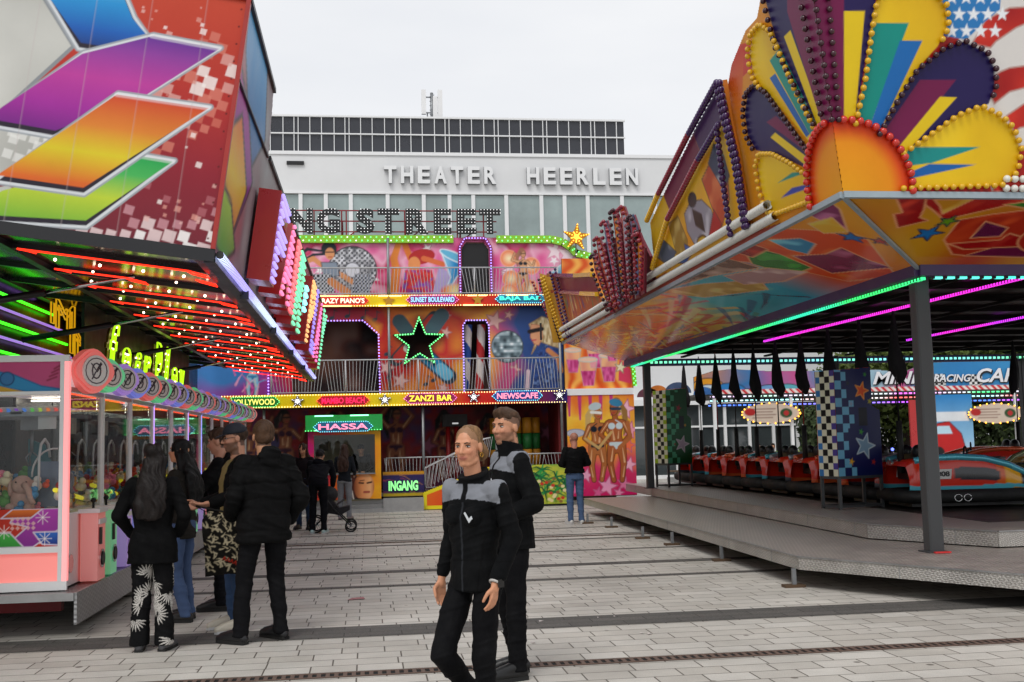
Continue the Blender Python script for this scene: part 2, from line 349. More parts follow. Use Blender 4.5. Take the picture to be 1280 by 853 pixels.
def darkpaving():
    m = mat('dark basalt paving', '4a4846', .75, var=.0); t = m.node_tree; b = t.nodes['Principled BSDF']; N = t.nodes.new; K = t.links.new
    co = N('ShaderNodeTexCoord'); br = N('ShaderNodeTexBrick'); br.offset = .45; br.inputs['Scale'].default_value = 1; br.inputs['Brick Width'].default_value = .5; br.inputs['Row Height'].default_value = .18; br.inputs['Mortar Size'].default_value = .005
    br.inputs['Color1'].default_value = (*lin('4e4c49'), 1); br.inputs['Color2'].default_value = (*lin('5e5b57'), 1); br.inputs['Mortar'].default_value = (*lin('282624'), 1)
    K(co.outputs['Object'], br.inputs['Vector']); n2 = N('ShaderNodeTexNoise'); n2.inputs['Scale'].default_value = 90; n2.inputs['Detail'].default_value = 3; K(co.outputs['Object'], n2.inputs['Vector'])
    r2 = N('ShaderNodeMapRange'); r2.inputs['From Min'].default_value = .3; r2.inputs['From Max'].default_value = .7; r2.inputs['To Min'].default_value = .55; r2.inputs['To Max'].default_value = 1.35; K(n2.outputs[0], r2.inputs[0])
    s = N('ShaderNodeVectorMath'); s.operation = 'SCALE'; K(br.outputs[0], s.inputs[0]); K(r2.outputs[0], s.inputs['Scale']); K(s.outputs[0], b.inputs['Base Color'])
    return m
g = MB(); g.add([(-400, -60, 0), (400, -60, 0), (400, 700, 0), (-400, 700, 0)], [(0, 1, 2, 3)]); g.build('ground', paving(), kind='structure')
DP = darkpaving()
st = MB()
for y0, y1 in ((9.68, 10.24), (12.98, 13.14), (14.38, 14.66), (16.32, 16.42), (18.2, 18.34), (19.1, 19.22), (20.6, 20.72), (22.2, 22.32), (23.6, 23.7), (25.0, 25.1), (26.3, 26.4)):
    st.add([(-60, y0, .004), (60, y0, .004), (60, y1, .004), (-60, y1, .004)], [(0, 1, 2, 3)])
st.build('paving_stripes', DP, kind='structure')
rust = mat('rusty cast iron', '6e5a50', .7, metal=.3, var=.3, vs=12)
def drain(y, wd, x0, x1, label):
    t = thing('drain_channel', label, 'drain', (0, y, 0), group='drain channels across the paving')
    b = MB(); b.add([(x0, y, .003), (x1, y, .003), (x1, y+wd, .003), (x0, y+wd, .003)], [(0, 1, 2, 3)]); b.build('channel_bed', mat('drain dark', '080706', .9, var=0), t)
    b = MB(); b.box(x0, x1, y, y+.018, .003, .009); b.box(x0, x1, y+wd-.018, y+wd, .003, .009)
    x = x0
    while x < x1: b.box(x, x+.03, y+.018, y+wd-.018, .004, .008); x += .062
    b.build('grating', rust, t)
drain(8.04, .15, -9, 9, 'rusty slotted drain grating crossing the paving nearest the camera')
drain(18.75, .13, -8, 8, 'thin dark drain grating crossing the paving in front of the facade')

# ---------------------------------------------------------------- theatre
thb = thing('theatre_building', 'long pale grey theatre with dark louvre band and raised name letters', 'theatre', (0, 45, 0))
clad = mat('pale cladding', 'dcddde', .55, var=.07, vs=.35); dkp = mat('dark solar panel', '33353c', .3, var=.12, vs=1.2); wf = mat('white frame', 'e6e7e8', .4, var=.02)
gl = mat('green grey glazing', '93a3a2', .1, var=.3, vs=.3, spec=.8)
b = MB(); b.box(-30, 21.4, 45, 70, 12.14, 13.75); b.box(-30, 21.4, 45.25, 70, 6.6, 12.14); b.box(-30, 21.4, 45, 70, 3.3, 6.6); b.box(-30, 21.4, 47, 70, 0, 3.3); b.build('wall', clad, thb)
b = MB(); b.box(-30, 21.4, 44.94, 45.2, 13.72, 13.86); b.box(-30, 21.4, 44.95, 45.1, 12.08, 12.16); b.build('cornice', wf, thb)
b = MB(); b.box(-25, 11.15, 45.3, 62, 13.86, 15.42); b.build('plant_screen', dkp, thb)
b = MB(); b.box(-25, 11.2, 45.2, 45.32, 15.40, 15.48); b.box(-25, 11.2, 45.2, 45.3, 14.66, 14.71); b.box(-25, 11.2, 45.2, 45.3, 13.86, 13.93)
k = 0; x = -6.0
while x < 11.2: b.box(x, x+.03, 45.22, 45.3, 13.93, 15.4); x += (.52, .45, .17, .48, .48)[k % 5]; k += 1
b.build('screen_grid', wf, thb)
b = MB(); b.box(-3.2, -2.5, 44.9, 45, 13.28, 13.42); b.build('wall_lamp', BLACK, thb)
xs = [-3.8, -2.65, -1.62, -.6, .92, 2.42, 3.5, 4.5, 5.9, 7.4, 8.4, 9.4, 10.9, 12.35, 13.5, 15, 16.5, 18, 19.5]; xs = [-8.5, -7, -5.6]+xs
for a, c in zip(xs, xs[1:]):
    o = MB().box(a+.08, c-.08, 45.06, 45.16, 6.9, 12.05).build('window', gl, thb); MB().box(a-.08, a+.08, 44.98, 45.2, 6.9, 12.08).build('window_frame', wf, o)
LETTER_SHADE = mat('letter side shade', '707478', .5, var=.03)  # darker letter sides stand in for shadow edges around the pale faces
for s_, x0, x1 in (('THEATER', .72, 5.6), ('HEERLEN', 6.72, 11.72)):
    n = len(s_); wd = (x1-x0)/n
    for i, ch in enumerate(s_):
        lo = MB(); text(ch, 'letter', (x0+i*wd+.06, 44.98, 12.5), XU, ZV, wd*.74, .74, .16, LETTER_SHADE, mb=lo, offset=.035); lo.v = [(a, 45-abs(45-y_), c) for a, y_, c in lo.v]; lo.build('sign_letter', LETTER_SHADE, thb)
        lo = MB(); text(ch, 'letter', (x0+i*wd+.06, 44.815, 12.5), XU, ZV, wd*.74, .74, .012, wf, mb=lo, offset=.035); lo.build('letter_face', wf, thb)
an = thing('antenna_mast', 'white mobile phone antenna mast on the theatre roof', 'antenna', (2.95, 47, 15.4))
b = MB(); b.tube([(2.95, 47, 15.4), (2.95, 47, 17.1)], .07); b.tube([(2.75, 47, 15.4), (2.75, 47, 16.2)], .03); b.bar((2.6, 47, 16.2), (3.3, 47, 16.2), .05); b.bar((2.6, 47, 16.9), (3.3, 47, 16.9), .05)
for q in range(8): b.bar((2.85, 46.95, 15.5+q*.2), (3.06, 46.95, 15.6+q*.2), .03)
b.build('mast', STEEL, an)
for dx, z0, z1 in ((-.36, 16.1, 17.2), (.36, 15.9, 17.2), (.14, 15.7, 16.9)): MB().box(2.95+dx-.1, 2.95+dx+.1, 46.85, 46.98, z0, z1).build('antenna_panel', WHITE, an)
MB().box(2.45, 2.66, 46.9, 47, 15.5, 15.75).build('radio_unit', WHITE, an)
# low glazed wing of the theatre seen under the bumper-car roof
wing = thing('glazed_foyer', 'white framed glass foyer front below the theatre wall', 'building', (16, 44, 0))
b = MB(); b.box(8.5, 21.4, 44.5, 46.9, 3.05, 3.3); b.build('eaves', wf, wing)
dg_ = mat('foyer glass', '3c4244', .06, var=.3, vs=.5, spec=.9)
for i in range(12):
    x = 8.6+i*1.06
    o = MB().box(x, x+1.0, 44.75, 44.8, .15, 3.05).build('window', dg_, wing)
    b = MB(); b.box(x-.06, x+.06, 44.66, 44.84, 0, 3.05); b.box(x+.06, x+1, 44.68, 44.82, 2.1, 2.18); b.box(x+.06, x+1, 44.68, 44.82, 0, .15); b.build('window_frame', wf, o)

# ---------------------------------------------------------------- trees and far right
leafm = mat('leaf green', '34462a', .6, var=.45, vs=1.5); bark = mat('bark', '4c4036', .9, var=.3, bump=.5, bs=12)
def tree(x, y, h, r, label, seed, tint=0):
    t = thing('tree', label, 'tree', (x, y, 0), group='trees behind the children ride'); rg = np.random.default_rng(seed)
    b = MB(); b.tube([(x, y, 0), (x+.1, y, h*.3), (x-.1, y, h*.7)], .22, 8, .08)
    for q in range(7):
        a = rg.uniform(0, 6.28); z0 = h*(.28+.06*q); b.tube([(x, y, z0), (x+math.cos(a)*r*.7, y+math.sin(a)*r*.7, z0+h*.2)], .07, 5, .02)
    b.build('trunk', bark, t)
    cl = rg.normal(size=(26, 3)); cl /= np.linalg.norm(cl, axis=1)[:, None]; cl *= (rg.random((26, 1))**.4)*[r, r, h*.36]; cl += [x, y, h*.62]
    n = 14000; c = cl[rg.integers(0, 26, n)]+rg.normal(size=(n, 3))*r*.2; sz = rg.uniform(.07, .17, n); a = rg.normal(size=(n, 3)); a /= np.linalg.norm(a, axis=1)[:, None]; q_ = rg.normal(size=(n, 3)); q_ = np.cross(a, q_); q_ /= np.linalg.norm(q_, axis=1)[:, None]
    v = np.stack([c+a*sz[:, None], c+q_*sz[:, None]*.6, c-a*sz[:, None], c-q_*sz[:, None]*.6], 1).reshape(-1, 3)-[x, y, 0]
    col = np.repeat(rg.uniform(.6, 1.3, n), 4)[:, None]*np.array(lin('3c5226' if tint == 0 else '5a6a2c')); gridmesh('crown', v, np.arange(n*4).reshape(-1, 4), np.concatenate([col, np.ones((n*4, 1))], 1), t, PAINTM)
tree(20.6, 40, 6.2, 2.6, 'olive green tree just right of the theatre wall', 1, 1)
tree(24.2, 43, 8.2, 3.3, 'dense dark green tree behind the racing cars sign', 2)
tree(27.5, 41, 7.6, 3.2, 'yellowish green tree furthest to the right', 3, 1)
tree(31.5, 44, 9.5, 4, 'tall dark tree beyond the others at the right edge', 4)
tree(25.5, 47, 9.5, 4.2, 'broad dark tree at the back of the trees', 6)
def bush(x, y, w_, h, seed, label):
    t = thing('bush', label, 'bush', (x, y, 0), group='bushes along the garden wall'); rg = np.random.default_rng(seed); n = 7000
    a = rg.normal(size=(n, 3)); a /= np.linalg.norm(a, axis=1)[:, None]; c = a*(rg.random((n, 1))**.3)*[w_, 1.1, h/2]*(.8+.4*vnoise(a[:, 0]*2+5, a[:, 2]*2+5, .5, seed)[:, None])+[0, 0, h/2+.1]; c[:, 2] = np.abs(c[:, 2])
    sz = rg.uniform(.06, .14, n); d = rg.normal(size=(n, 3)); d /= np.linalg.norm(d, axis=1)[:, None]; q_ = np.cross(a, d); q_ /= np.linalg.norm(q_, axis=1)[:, None]+1e-6
    v = np.stack([c+d*sz[:, None], c+q_*sz[:, None]*.6, c-d*sz[:, None], c-q_*sz[:, None]*.6], 1).reshape(-1, 3); col = np.repeat(rg.uniform(.5, 1.4, n), 4)[:, None]*np.array(lin(('3a4a26', '4a5a2c')[seed % 2])); gridmesh('foliage', v, np.arange(n*4).reshape(-1, 4), np.concatenate([col, np.ones((n*4, 1))], 1), t, PAINTM)
    b = MB(); [b.tube([(x, y, 0), (x+math.cos(q)*.3, y, h*.5)], .03, 5, .01) for q in range(5)]; b.build('stem', bark, t)
for i, (x, y, w_, h, lb_) in enumerate(((18.6, 41.5, 1.8, 3.2, 'rounded green bush directly right of the glass foyer'), (22.3, 41.8, 2.1, 3.6, 'second bush from the foyer, broad and dark'), (26.2, 42, 2.3, 3.4, 'third bush from the foyer, yellowish green'), (30.5, 42.3, 2.6, 3.8, 'bush furthest from the foyer, largest of the row'))): bush(x, y, w_, h, 30+i, lb_)
b = MB(); b.box(19.5, 45, 39, 39.25, 0, .85); b.box(19.5, 45, 38.96, 39.29, .85, .93); tag(b.build('garden_wall', mat('pale rubble stone', '9a9484', .85, var=.3, vs=5, bump=.6, bs=9)), 'low pale stone wall in front of the trees', 'wall')
# ---------------------------------------------------------------- funhouse facade
FY = 28.0
fun = thing('funhouse', 'three storey painted funhouse with lit bar signs, balconies and roof letters', 'fairground ride', (1.5, FY, 0))
BULBW = glow('warm bulb', 'ffe890', 1.8, 'fff0c0'); BULBP = glow('violet bulb', 'a890ff', 2.0); BULBG = glow('green bulb', '70ff90', 1.8); BULBWH = glow('white bulb', 'ffffff', 1.3)
BULBR = glow('red bulb', 'ff5838', 1.8); BULBC = glow('cyan bulb', '80e8ff', 1.5); BULBPK = glow('pink bulb', 'ff80d0', 1.6); BULBO = glow('amber bulb', 'ffb03a', 2.6)
def bulbs(pts, r=.016, mb=None, n=6, v=3):
    mb = mb or MB()
    for p in pts: mb.ball(p, r, n, v)
    return mb
SK = ramp
def skin(c1='e8a070', c2='8a4420'): return lambda x, y: ramp(np.clip(vnoise(x*7+3, y*7+5, 1, 3), 0, 1), [(0, c2), (.5, c1), (1, 'f8d0a8')])
def shine(cx, cy, r, c1, c2): return lambda x, y: ramp(np.clip(np.hypot(x-cx, y-cy)/r, 0, 1), [(0, c1), (1, c2)])
def stripes(cv, seed, n, cols, x0, x1, y0, y1, w=.1, l=.8, ang=None):
    rg = np.random.default_rng(seed)
    for _ in range(n):
        a = rg.uniform(0, 3.14) if ang is None else ang+rg.normal()*.35; x = rg.uniform(x0, x1); y = rg.uniform(y0, y1); ll = l*rg.uniform(.4, 1); cc = cols[rg.integers(len(cols))]
        cv.line([(x, y), (x+math.cos(a)*ll*.5, y+math.sin(a)*ll*.5+.03), (x+math.cos(a)*ll, y+math.sin(a)*ll)], w*rg.uniform(.5, 1.2), cc, a=.75, w2=.01)
def lady_old(cv, x, z, s, hair='2a2020', top='203048', skin_='d08850', pose=0, f=1):
    L_ = lambda pts, w, c, w2=None: cv.line([(x+f*a*s, z+b*s) for a, b in pts], w*s, c, w2=None if w2 is None else w2*s)
    dk = '6a3218'
    for off, c in ((.02, dk), (0, skin_)):
        e = off*2
        L_([(-.08, 0), (-.1, .25), (-.05, .5)], .1+e, c, .17+e); L_([(.1, 0), (.12, .25), (.06, .5)], .1+e, c, .17+e)
        L_([(0, .48), (0, .62), (.0, .8)], .26+e, c, .3+e); L_([(0, .8), (0, .93)], .1+e, c)
        if pose == 0: L_([(-.13, .82), (-.25, .62), (-.1, .52)], .08+e, c); L_([(.13, .82), (.27, .65), (.2, .45)], .08+e, c)
        elif pose == 1: L_([(-.13, .82), (-.32, .9), (-.2, 1.1)], .08+e, c); L_([(.13, .82), (.3, .7), (.36, .9)], .08+e, c)
        else: L_([(-.13, .82), (-.3, 1.0), (-.1, 1.2)], .08+e, c); L_([(.13, .82), (.3, 1.02), (.12, 1.2)], .08+e, c)
    L_([(-.04, .1), (-.06, .3), (-.03, .48)], .03, 'f0b888'); L_([(.02, .55), (.05, .75)], .04, 'f0b888')
    L_([(-.1, .84), (.1, .84)], .12, top, .12); L_([(-.09, .5), (.09, .5)], .14, top, .14)
    L_([(-.1, 1.12), (-.2, .95), (-.18, .7)], .1, hair, .05); L_([(.08, 1.12), (.14, .95), (.13, .8)], .07, hair, .04); cv.ell(x, z+1.07*s, .115*s, .135*s, hair)
    cv.ell(x+f*.02*s, z+1.03*s, .075*s, .1*s, skin_); cv.line([(x-.04*s, z+1.05*s), (x+.07*s, z+1.05*s)], .03*s, '201818'); cv.line([(x, z+.98*s), (x+.04*s, z+.98*s)], .018*s, 'b02838')
def lady(cv, x, z, s, hair='2a2020', top='203048', skin_='d08850', pose=0, f=1):
    def L_(pts, w, c, w2=None, a=1.0, soft=0): cv.line([(x+f*a_*s, z+b*s) for a_, b in pts], w*s, c, a=a, w2=None if w2 is None else w2*s, soft=soft)
    dk, hi = '5a2c14', 'f4c898'
    L_([(-.02, 1.12), (-.13, .98), (-.15, .8), (-.12, .66)], .13, hair, .03)
    for off, c in ((.022, dk), (0, skin_)):
        e = off
        L_([(-.07, 0), (-.1, .24)], .055+e, c, .075+e); L_([(-.1, .24), (-.07, .5)], .08+e, c, .13+e); L_([(.05, .0), (.1, .26)], .055+e, c, .075+e); L_([(.1, .26), (.06, .5)], .08+e, c, .13+e)
        L_([(0, .5), (0, .58)], .22+e, c, .17+e); L_([(0, .58), (.01, .68), (.0, .78)], .15+e, c, .2+e); L_([(-.09, .83), (.09, .83)], .07+e, c); L_([(0, .82), (.01, .94)], .065+e, c)
        arms = {0: (((-.12, .82), (-.2, .64), (-.08, .52)), ((.12, .82), (.23, .66), (.11, .55))), 1: (((-.12, .82), (-.27, .86), (-.2, 1.04)), ((.12, .82), (.25, .68), (.3, .84))), 2: (((-.12, .82), (-.26, .97), (-.1, 1.16)), ((.12, .82), (.26, .98), (.1, 1.16)))}[pose]
        for ar in arms: L_(ar[:2], .06+e, c, .05+e); L_(ar[1:], .05+e, c, .035+e)
    for pts, w in (([(-.115, .26), (-.09, .46)], .025), ([(.08, .28), (.05, .46)], .025), ([(-.085, .05), (-.11, .2)], .016), ([(.06, .05), (.09, .2)], .016), ([(.03, .58), (.045, .72)], .03), ([(-.03, .6), (-.04, .7)], .02)): L_(pts, w, hi, .008, .7)
    for ar in arms: L_([(ar[0][0]*.97, ar[0][1]), (ar[1][0]*.95, ar[1][1]+.02)], .016, hi, .006, .7)
    L_([(-.055, .775), (-.045, .775)], .09, top); L_([(.055, .775), (.065, .775)], .09, top); L_([(-.09, .8), (.0, .86)], .015, top); L_([(-.08, .52), (.08, .52)], .05, top); L_([(0, .5), (0, .46)], .09, top, .03)
    cv.ell(x, z+1.04*s, .085*s, .105*s, hair); cv.ell(x+f*.02*s, z+1.01*s, .058*s, .08*s, skin_, edge=dk, ew=.008*s); L_([(-.03, 1.03), (.07, 1.03)], .026, '181414'); L_([(.015, .965), (.04, .965)], .014, 'b02838'); L_([(-.05, 1.1), (.06, 1.1)], .04, hair, .02); L_([(-.06, 1.08), (-.1, .92)], .02, 'd8b888' if hair[0] in '9cd' else '6a5850', .006)
def pinkbg(seed, cols=('d84088', 'e878a8', 'f0b0c8', 'c83060', 'e0608c'), s=.7):
    def f(x, y):
        t = vnoise(x+10, y+10, s, seed)*.65+vnoise(x+3, y+7, s*.35, seed+1)*.35
        return ramp(np.clip((t-.2)/.6, 0, 1), [(i/(len(cols)-1), c) for i, c in enumerate(cols)])
    return f

# --- upper storey mural
xw = lambda x, y=28.35: x*y/28.0
up_out = [(-4.3, 5.3), (-4.3, 7.06), (4.9, 7.06), (5.25, 6.98), (5.5, 6.72), (5.62, 6.66), (5.95, 6.58), (6.25, 6.3), (6.42, 5.9), (6.44, 5.3)]
cv = Canvas(-4.4, 6.6, 5.45, 7.1, .024, pinkbg(4))
rg = np.random.default_rng(2)
for _ in range(26): cv.star(rg.uniform(-2, 6.2), rg.uniform(5.6, 6.9), rg.uniform(.06, .24), ('f4d8e4', 'f8f0f4', 'd82868')[rg.integers(3)], rg.uniform(0, 1), 'b04878' if rg.random() < .6 else None, .015)
# dancer with camera disc
cv.ell(-.35, 6.2, .62, .62, lambda x, y: ramp((np.sin(x*48)*np.sin(y*48) > -.1)*vnoise(x, y, .1, 3), [(0, '5a5a60'), (1, 'e8e8ee')]), edge='3a3a40', ew=.03)
cv.ell(-.35, 6.2, .2, .2, 'd8d8e0', edge='55555c'); cv.line([(-1.75, 6.55), (-1.5, 6.75), (-1.15, 6.7)], .1, '222a34', w2=.06); cv.line([(-1.6, 6.45), (-1.35, 6.6), (-1.1, 6.62)], .07, '222a34')
cv.ell(-.95, 6.75, .2, .2, '222a34'); cv.ell(-.93, 6.63, .12, .16, 'e09a68'); cv.line([(-1.03, 6.67), (-.83, 6.67)], .03, '181818'); cv.line([(-.96, 6.54), (-.88, 6.54)], .025, 'b03030')
cv.line([(-1.7, 6.35), (-1.35, 6.5), (-1.1, 6.3), (-.9, 6.2), (-.6, 6.05), (-.3, 5.85)], .13, 'dc9460'); cv.poly([(-1.15, 6.4), (-.75, 6.4), (-.68, 6.05), (-1.1, 6.0)], '8894a4', '303844', .02)
cv.poly([(-1.5, 6.1), (-.9, 6.1), (-.8, 5.6), (-1.4, 5.6)], lambda x, y: ramp((np.sin(x*60)*np.sin(y*60) > 0)*1.0, [(0, '202228'), (1, 'c8ccd4')])); cv.poly([(-.3, 6.1), (.15, 6.1), (.1, 5.5), (-.4, 5.5)], lambda x, y: ramp((np.sin(x*70)*np.sin(y*60) > 0)*1.0, [(0, '303038'), (1, 'b8bcc8')]))
cv.line([(-.9, 5.9), (-.5, 5.62)], .2, 'd88850')
# orange clad dancer
cv.line([(.85, 6.9), (.72, 6.5), (.78, 6.2), (.7, 5.6)], .16, 'e88838', w2=.24); cv.line([(1.0, 6.9), (1.15, 6.5)], .16, 'e07830'); cv.ell(1.45, 6.55, .35, .2, 'b82828', .2); cv.ell(1.25, 6.35, .16, .2, 'e89458'); cv.line([(1.5, 6.5), (2.0, 6.35)], .14, 'e07040')
cv.poly([(1.0, 6.2), (1.7, 6.2), (1.9, 5.5), (.9, 5.5)], pinkbg(9, ('7040a0', 'c02040', 'e04030', '9050b0'), .2)); cv.poly([(1.9, 6.3), (2.2, 6.1), (2.1, 5.5), (1.7, 5.5)], 'b8a8d8')
# martini glass, cherry, orange slice, glowing rings
cv.poly([(1.95, 6.7), (2.75, 6.35), (2.35, 6.0), (2.2, 5.75), (2.12, 5.8), (2.2, 6.0)], lambda x, y: ramp(np.clip((x-1.9)/.8, 0, 1), [(0, 'a8e0f4'), (.5, '2a90cc'), (1, '1868a8')]), 'd8f0fa', .03); cv.ell(2.33, 6.54, .44, .11, '68bce0', -.42, 'e8f8ff', .03)
cv.ell(2.85, 6.3, .1, .1, 'a81830'); cv.ell(3.02, 6.2, .17, .2, 'f07828', edge='f8c890', ew=.04)
cv.ell(2.35, 5.62, .42, .2, shine(2.35, 5.62, .4, 'fff8b0', 'e85828'), soft=.05); cv.ell(2.95, 5.6, .3, .14, shine(2.95, 5.6, .3, 'fff0a0', 'e04830'), soft=.04)
# right part: orange slices, dancer in black, blue cocktail
for cx, cz in ((3.75, 6.5), (3.8, 5.95), (4.35, 6.3), (4.3, 5.7), (3.75, 5.6)): cv.ell(cx, cz, .22, .22, shine(cx, cz, .22, 'fff0c0', 'f07040'), edge='f8b088', ew=.03)
lady(cv, 4.12, 5.55, 1.05, 'a87058', '18222c', 'd8a078', 1)
for cx, cz, r_ in ((5.0, 6.7, .3), (5.35, 6.6, .34), (5.75, 6.2, .2)): cv.star(cx, cz, r_, 'f4dce4', .2, 'd890a8', .02)
cv.poly([(4.85, 6.1), (5.3, 6.45), (5.4, 6.1), (5.1, 5.5), (4.7, 5.5)], lambda x, y: ramp(np.clip((y-5.5)/.8, 0, 1), [(0, '1c6cb0'), (.6, '3c9cd0'), (1, 'b8e8f0')]), 'e0f4f8', .03)
stripes(cv, 3, 14, ['e03848', 'f4b8c0'], 5.3, 5.8, 5.45, 5.8, .05, .5, 1.1)
cv.poly([(1e-3-9, -1), (-8, -1), (-8, 0)], '000000')
cv.cut(up_out)
DOOR3 = [(2.5, 5.4), (2.5, 6.75), (2.62, 6.92), (3.08, 6.92), (3.2, 6.75), (3.2, 5.4)]
cv.hole(DOOR3)
cv.build('upper_mural', (0, 28.35, 0), XU, ZV, fun)
MB().prism(up_out, (0, 28.37, 0), XU, ZV, -.05).build('mural_board', mat('plywood back', '6a5038', .8), fun)
b = MB(); b.box(2.4, 3.3, 28.352, 28.356, 5.4, 6.9); b.build('upper_doorway', mat('doorway black', '060607', .5, var=0), fun)
# lime trim with bulbs along the top
lime = mat('lime trim', '8cc81e', .35, var=.05, coat=.2)
trim = [(-4.3, 7.06), (2.28, 7.06)]; trim2 = [(3.42, 7.06), (4.9, 7.06), (5.2, 6.99), (5.42, 6.84), (5.56, 6.68), (5.7, 6.66), (5.95, 6.58), (6.25, 6.3), (6.42, 5.95), (6.44, 5.5)]
b = MB()
for a, c in list(zip(trim, trim[1:]))+list(zip(trim2, trim2[1:])): b.bar((a[0], 28.3, a[1]-.06), (c[0], 28.3, c[1]-.06), .1, .2, (0, 0, 1) if abs(a[1]-c[1]) < abs(a[0]-c[0]) else (1, 0, 0))
b.build('lime_trim', lime, fun)
bb = MB(); bg_ = MB()
for tr in (trim, trim2):
    for i, p in enumerate(along([(a[0], 28.24, a[1]-.06) for a in tr], .075)):
        (bb if i % 3 == 0 else bg_).ball((p[0], p[1], p[2]+(.045 if i % 2 else -.045)), .02, 5, 3)
bb.build('white_bulbs', BULBWH, fun); bg_.build('green_bulbs', BULBG, fun)
dr = MB(); dr.mi = 0
da = [(2.44, 5.6), (2.44, 6.78), (2.58, 7.02), (3.12, 7.02), (3.26, 6.78), (3.26, 5.6)]
for a, c in zip(da, da[1:]): dr.bar((a[0], 28.28, a[1]), (c[0], 28.28, c[1]), .09, .07, (0, 1, 0))
dr.build('doorway_arch', mat('magenta trim', '8c1c58', .4), fun)
bulbs(along([(a[0], 28.23, a[1]) for a in da], .075), .02).build('doorway_bulbs', BULBP, fun)

# --- middle storey mural
def midbg(x, y):
    t = np.clip((x+3.6)/8.8, 0, 1)+.18*(vnoise(x+9, y+9, .6, 5)-.5)
    return ramp(t, [(0, '3a78b8'), (.1, '8a3c98'), (.2, 'b82448'), (.32, 'a01838'), (.47, 'b82018'), (.58, 'e0882c'), (.66, 'c02828'), (.76, 'e8a83a'), (.82, 'c85078'), (.9, '2c4c88'), (1, '24407c')])
cv = Canvas(-4.3, 5.15, 2.85, 5.25, .024, midbg); cv.streak(.25, 3, 1, 6)
for i, (nx_, nz_) in enumerate(((-.9, 4.95), (-.5, 5.0), (-.1, 4.95), (.2, 4.9), (.5, 4.0), (.55, 3.4), (1.5, 3.2), (1.7, 3.3))):
    cv.ell(nx_, nz_, .07, .05, '303c48', .4); cv.line([(nx_+.06, nz_), (nx_+.07, nz_+.22), (nx_+.14, nz_+.18)], .025, '303c48')
cv.poly([(.0, 4.95), (.35, 4.75), (.3, 4.5)], 'f0a030', soft=.1)
for sx, sz, r_ in ((.5, 3.65, .22), (.85, 3.3, .24), (2.05, 4.55, .16), (2.1, 5.0, .1), (3.35, 4.85, .28), (3.72, 5.0, .14), (3.85, 3.55, .18), (-.1, 3.4, .2), (1.95, 3.1, .16)): cv.star(sx, sz, r_, 'e0b0a8', .3, 'a86868', .02)
# crossed tubes behind the star
cv.line([(1.75, 4.95), (.75, 3.85)], .34, '2c3840'); cv.line([(1.7, 4.9), (.8, 3.9)], .26, 'b82820'); cv.line([(1.35, 4.5), (1.05, 4.15)], .22, 'd8d4cc')
cv.line([(.85, 4.85), (1.1, 4.5)], .38, '37505c'); cv.line([(1.95, 5.0), (1.7, 4.65)], .38, '46606c'); cv.line([(1.35, 4.1), (2.1, 3.4)], .42, '243444'); cv.line([(1.4, 4.05), (2.05, 3.45)], .32, '1c84b8'); cv.line([(1.9, 3.6), (2.06, 3.45)], .3, '68b8d8')
# mirror ball and blonde woman with dark glasses
cv.ell(3.66, 4.16, .42, .42, lambda x, y: ramp(vnoise(x, y, .09, 7), [(0, '28343c'), (.4, '6c8088'), (.7, 'a8bcc4'), (1, 'f4f8fa')]), edge='404c54', ew=.03)
for k in range(7): cv.line([(3.3, 3.9+k*.09), (4.03, 3.9+k*.09)], .012, '3a484f', a=.6)
cv.poly([(4.25, 4.75), (4.6, 4.95), (4.9, 4.85), (5.05, 4.5), (5.05, 4.1), (4.75, 4.2), (4.5, 4.3), (4.4, 4.1), (4.3, 3.95), (4.42, 4.3)], lambda x, y: ramp(vnoise(x*3, y, .1, 8), [(0, '98784c'), (.5, 'd8c090'), (1, 'f8ecc8')]), '987850', .02)
cv.poly([(4.3, 4.75), (4.28, 4.4), (4.38, 4.22), (4.5, 4.18), (4.62, 4.4), (4.6, 4.72)], 'e0a078', 'a86040', .015); cv.line([(4.26, 4.55), (4.6, 4.62)], .11, '20181c'); cv.line([(4.33, 4.32), (4.43, 4.33)], .03, 'c02850')
cv.poly([(4.35, 3.5), (4.45, 4.0), (4.7, 4.2), (4.98, 4.05), (5.1, 3.7), (5.1, 2.9), (4.3, 2.9)], pinkbg(12, ('1c2c60', '3858a0', '24386c', '6c88c0'), .15)); cv.line([(4.75, 4.05), (5.0, 3.85), (5.08, 3.5)], .13, 'd08858')
cv.line([(3.5, 2.9), (3.8, 3.5)], .2, 'c84880'); cv.line([(4.15, 2.95), (4.2, 3.5)], .1, 'e8c8d0')
lady(cv, -2.9, 2.9, 1.1, '203848', '3878a8', '90c0d8', 1); stripes(cv, 8, 20, ['60b0e0', 'e060a0', 'f0a0c0'], -3.5, -1.6, 2.9, 3.9, .06, .5)
OCT = [(-1.9, 2.95), (-1.9, 4.85), (-.1, 4.85), (.28, 4.5), (.3, 2.95)]
WIN = [(2.5, 3.0), (2.5, 4.72), (2.58, 4.86), (3.1, 4.86), (3.18, 4.72), (3.18, 3.0)]
SC = (1.35, 4.28)
STARP = [(SC[0]+a_, SC[1]+b_) for a_, b_ in starpts(0, 0, .72, 0, 5, .42)]
cv.hole(OCT); cv.hole(WIN); cv.hole([(SC[0]+a_, SC[1]+b_) for a_, b_ in starpts(0, 0, .6, 0, 5, .42)])
cv.build('middle_mural', (0, 28.4, 0), XU, ZV, fun)
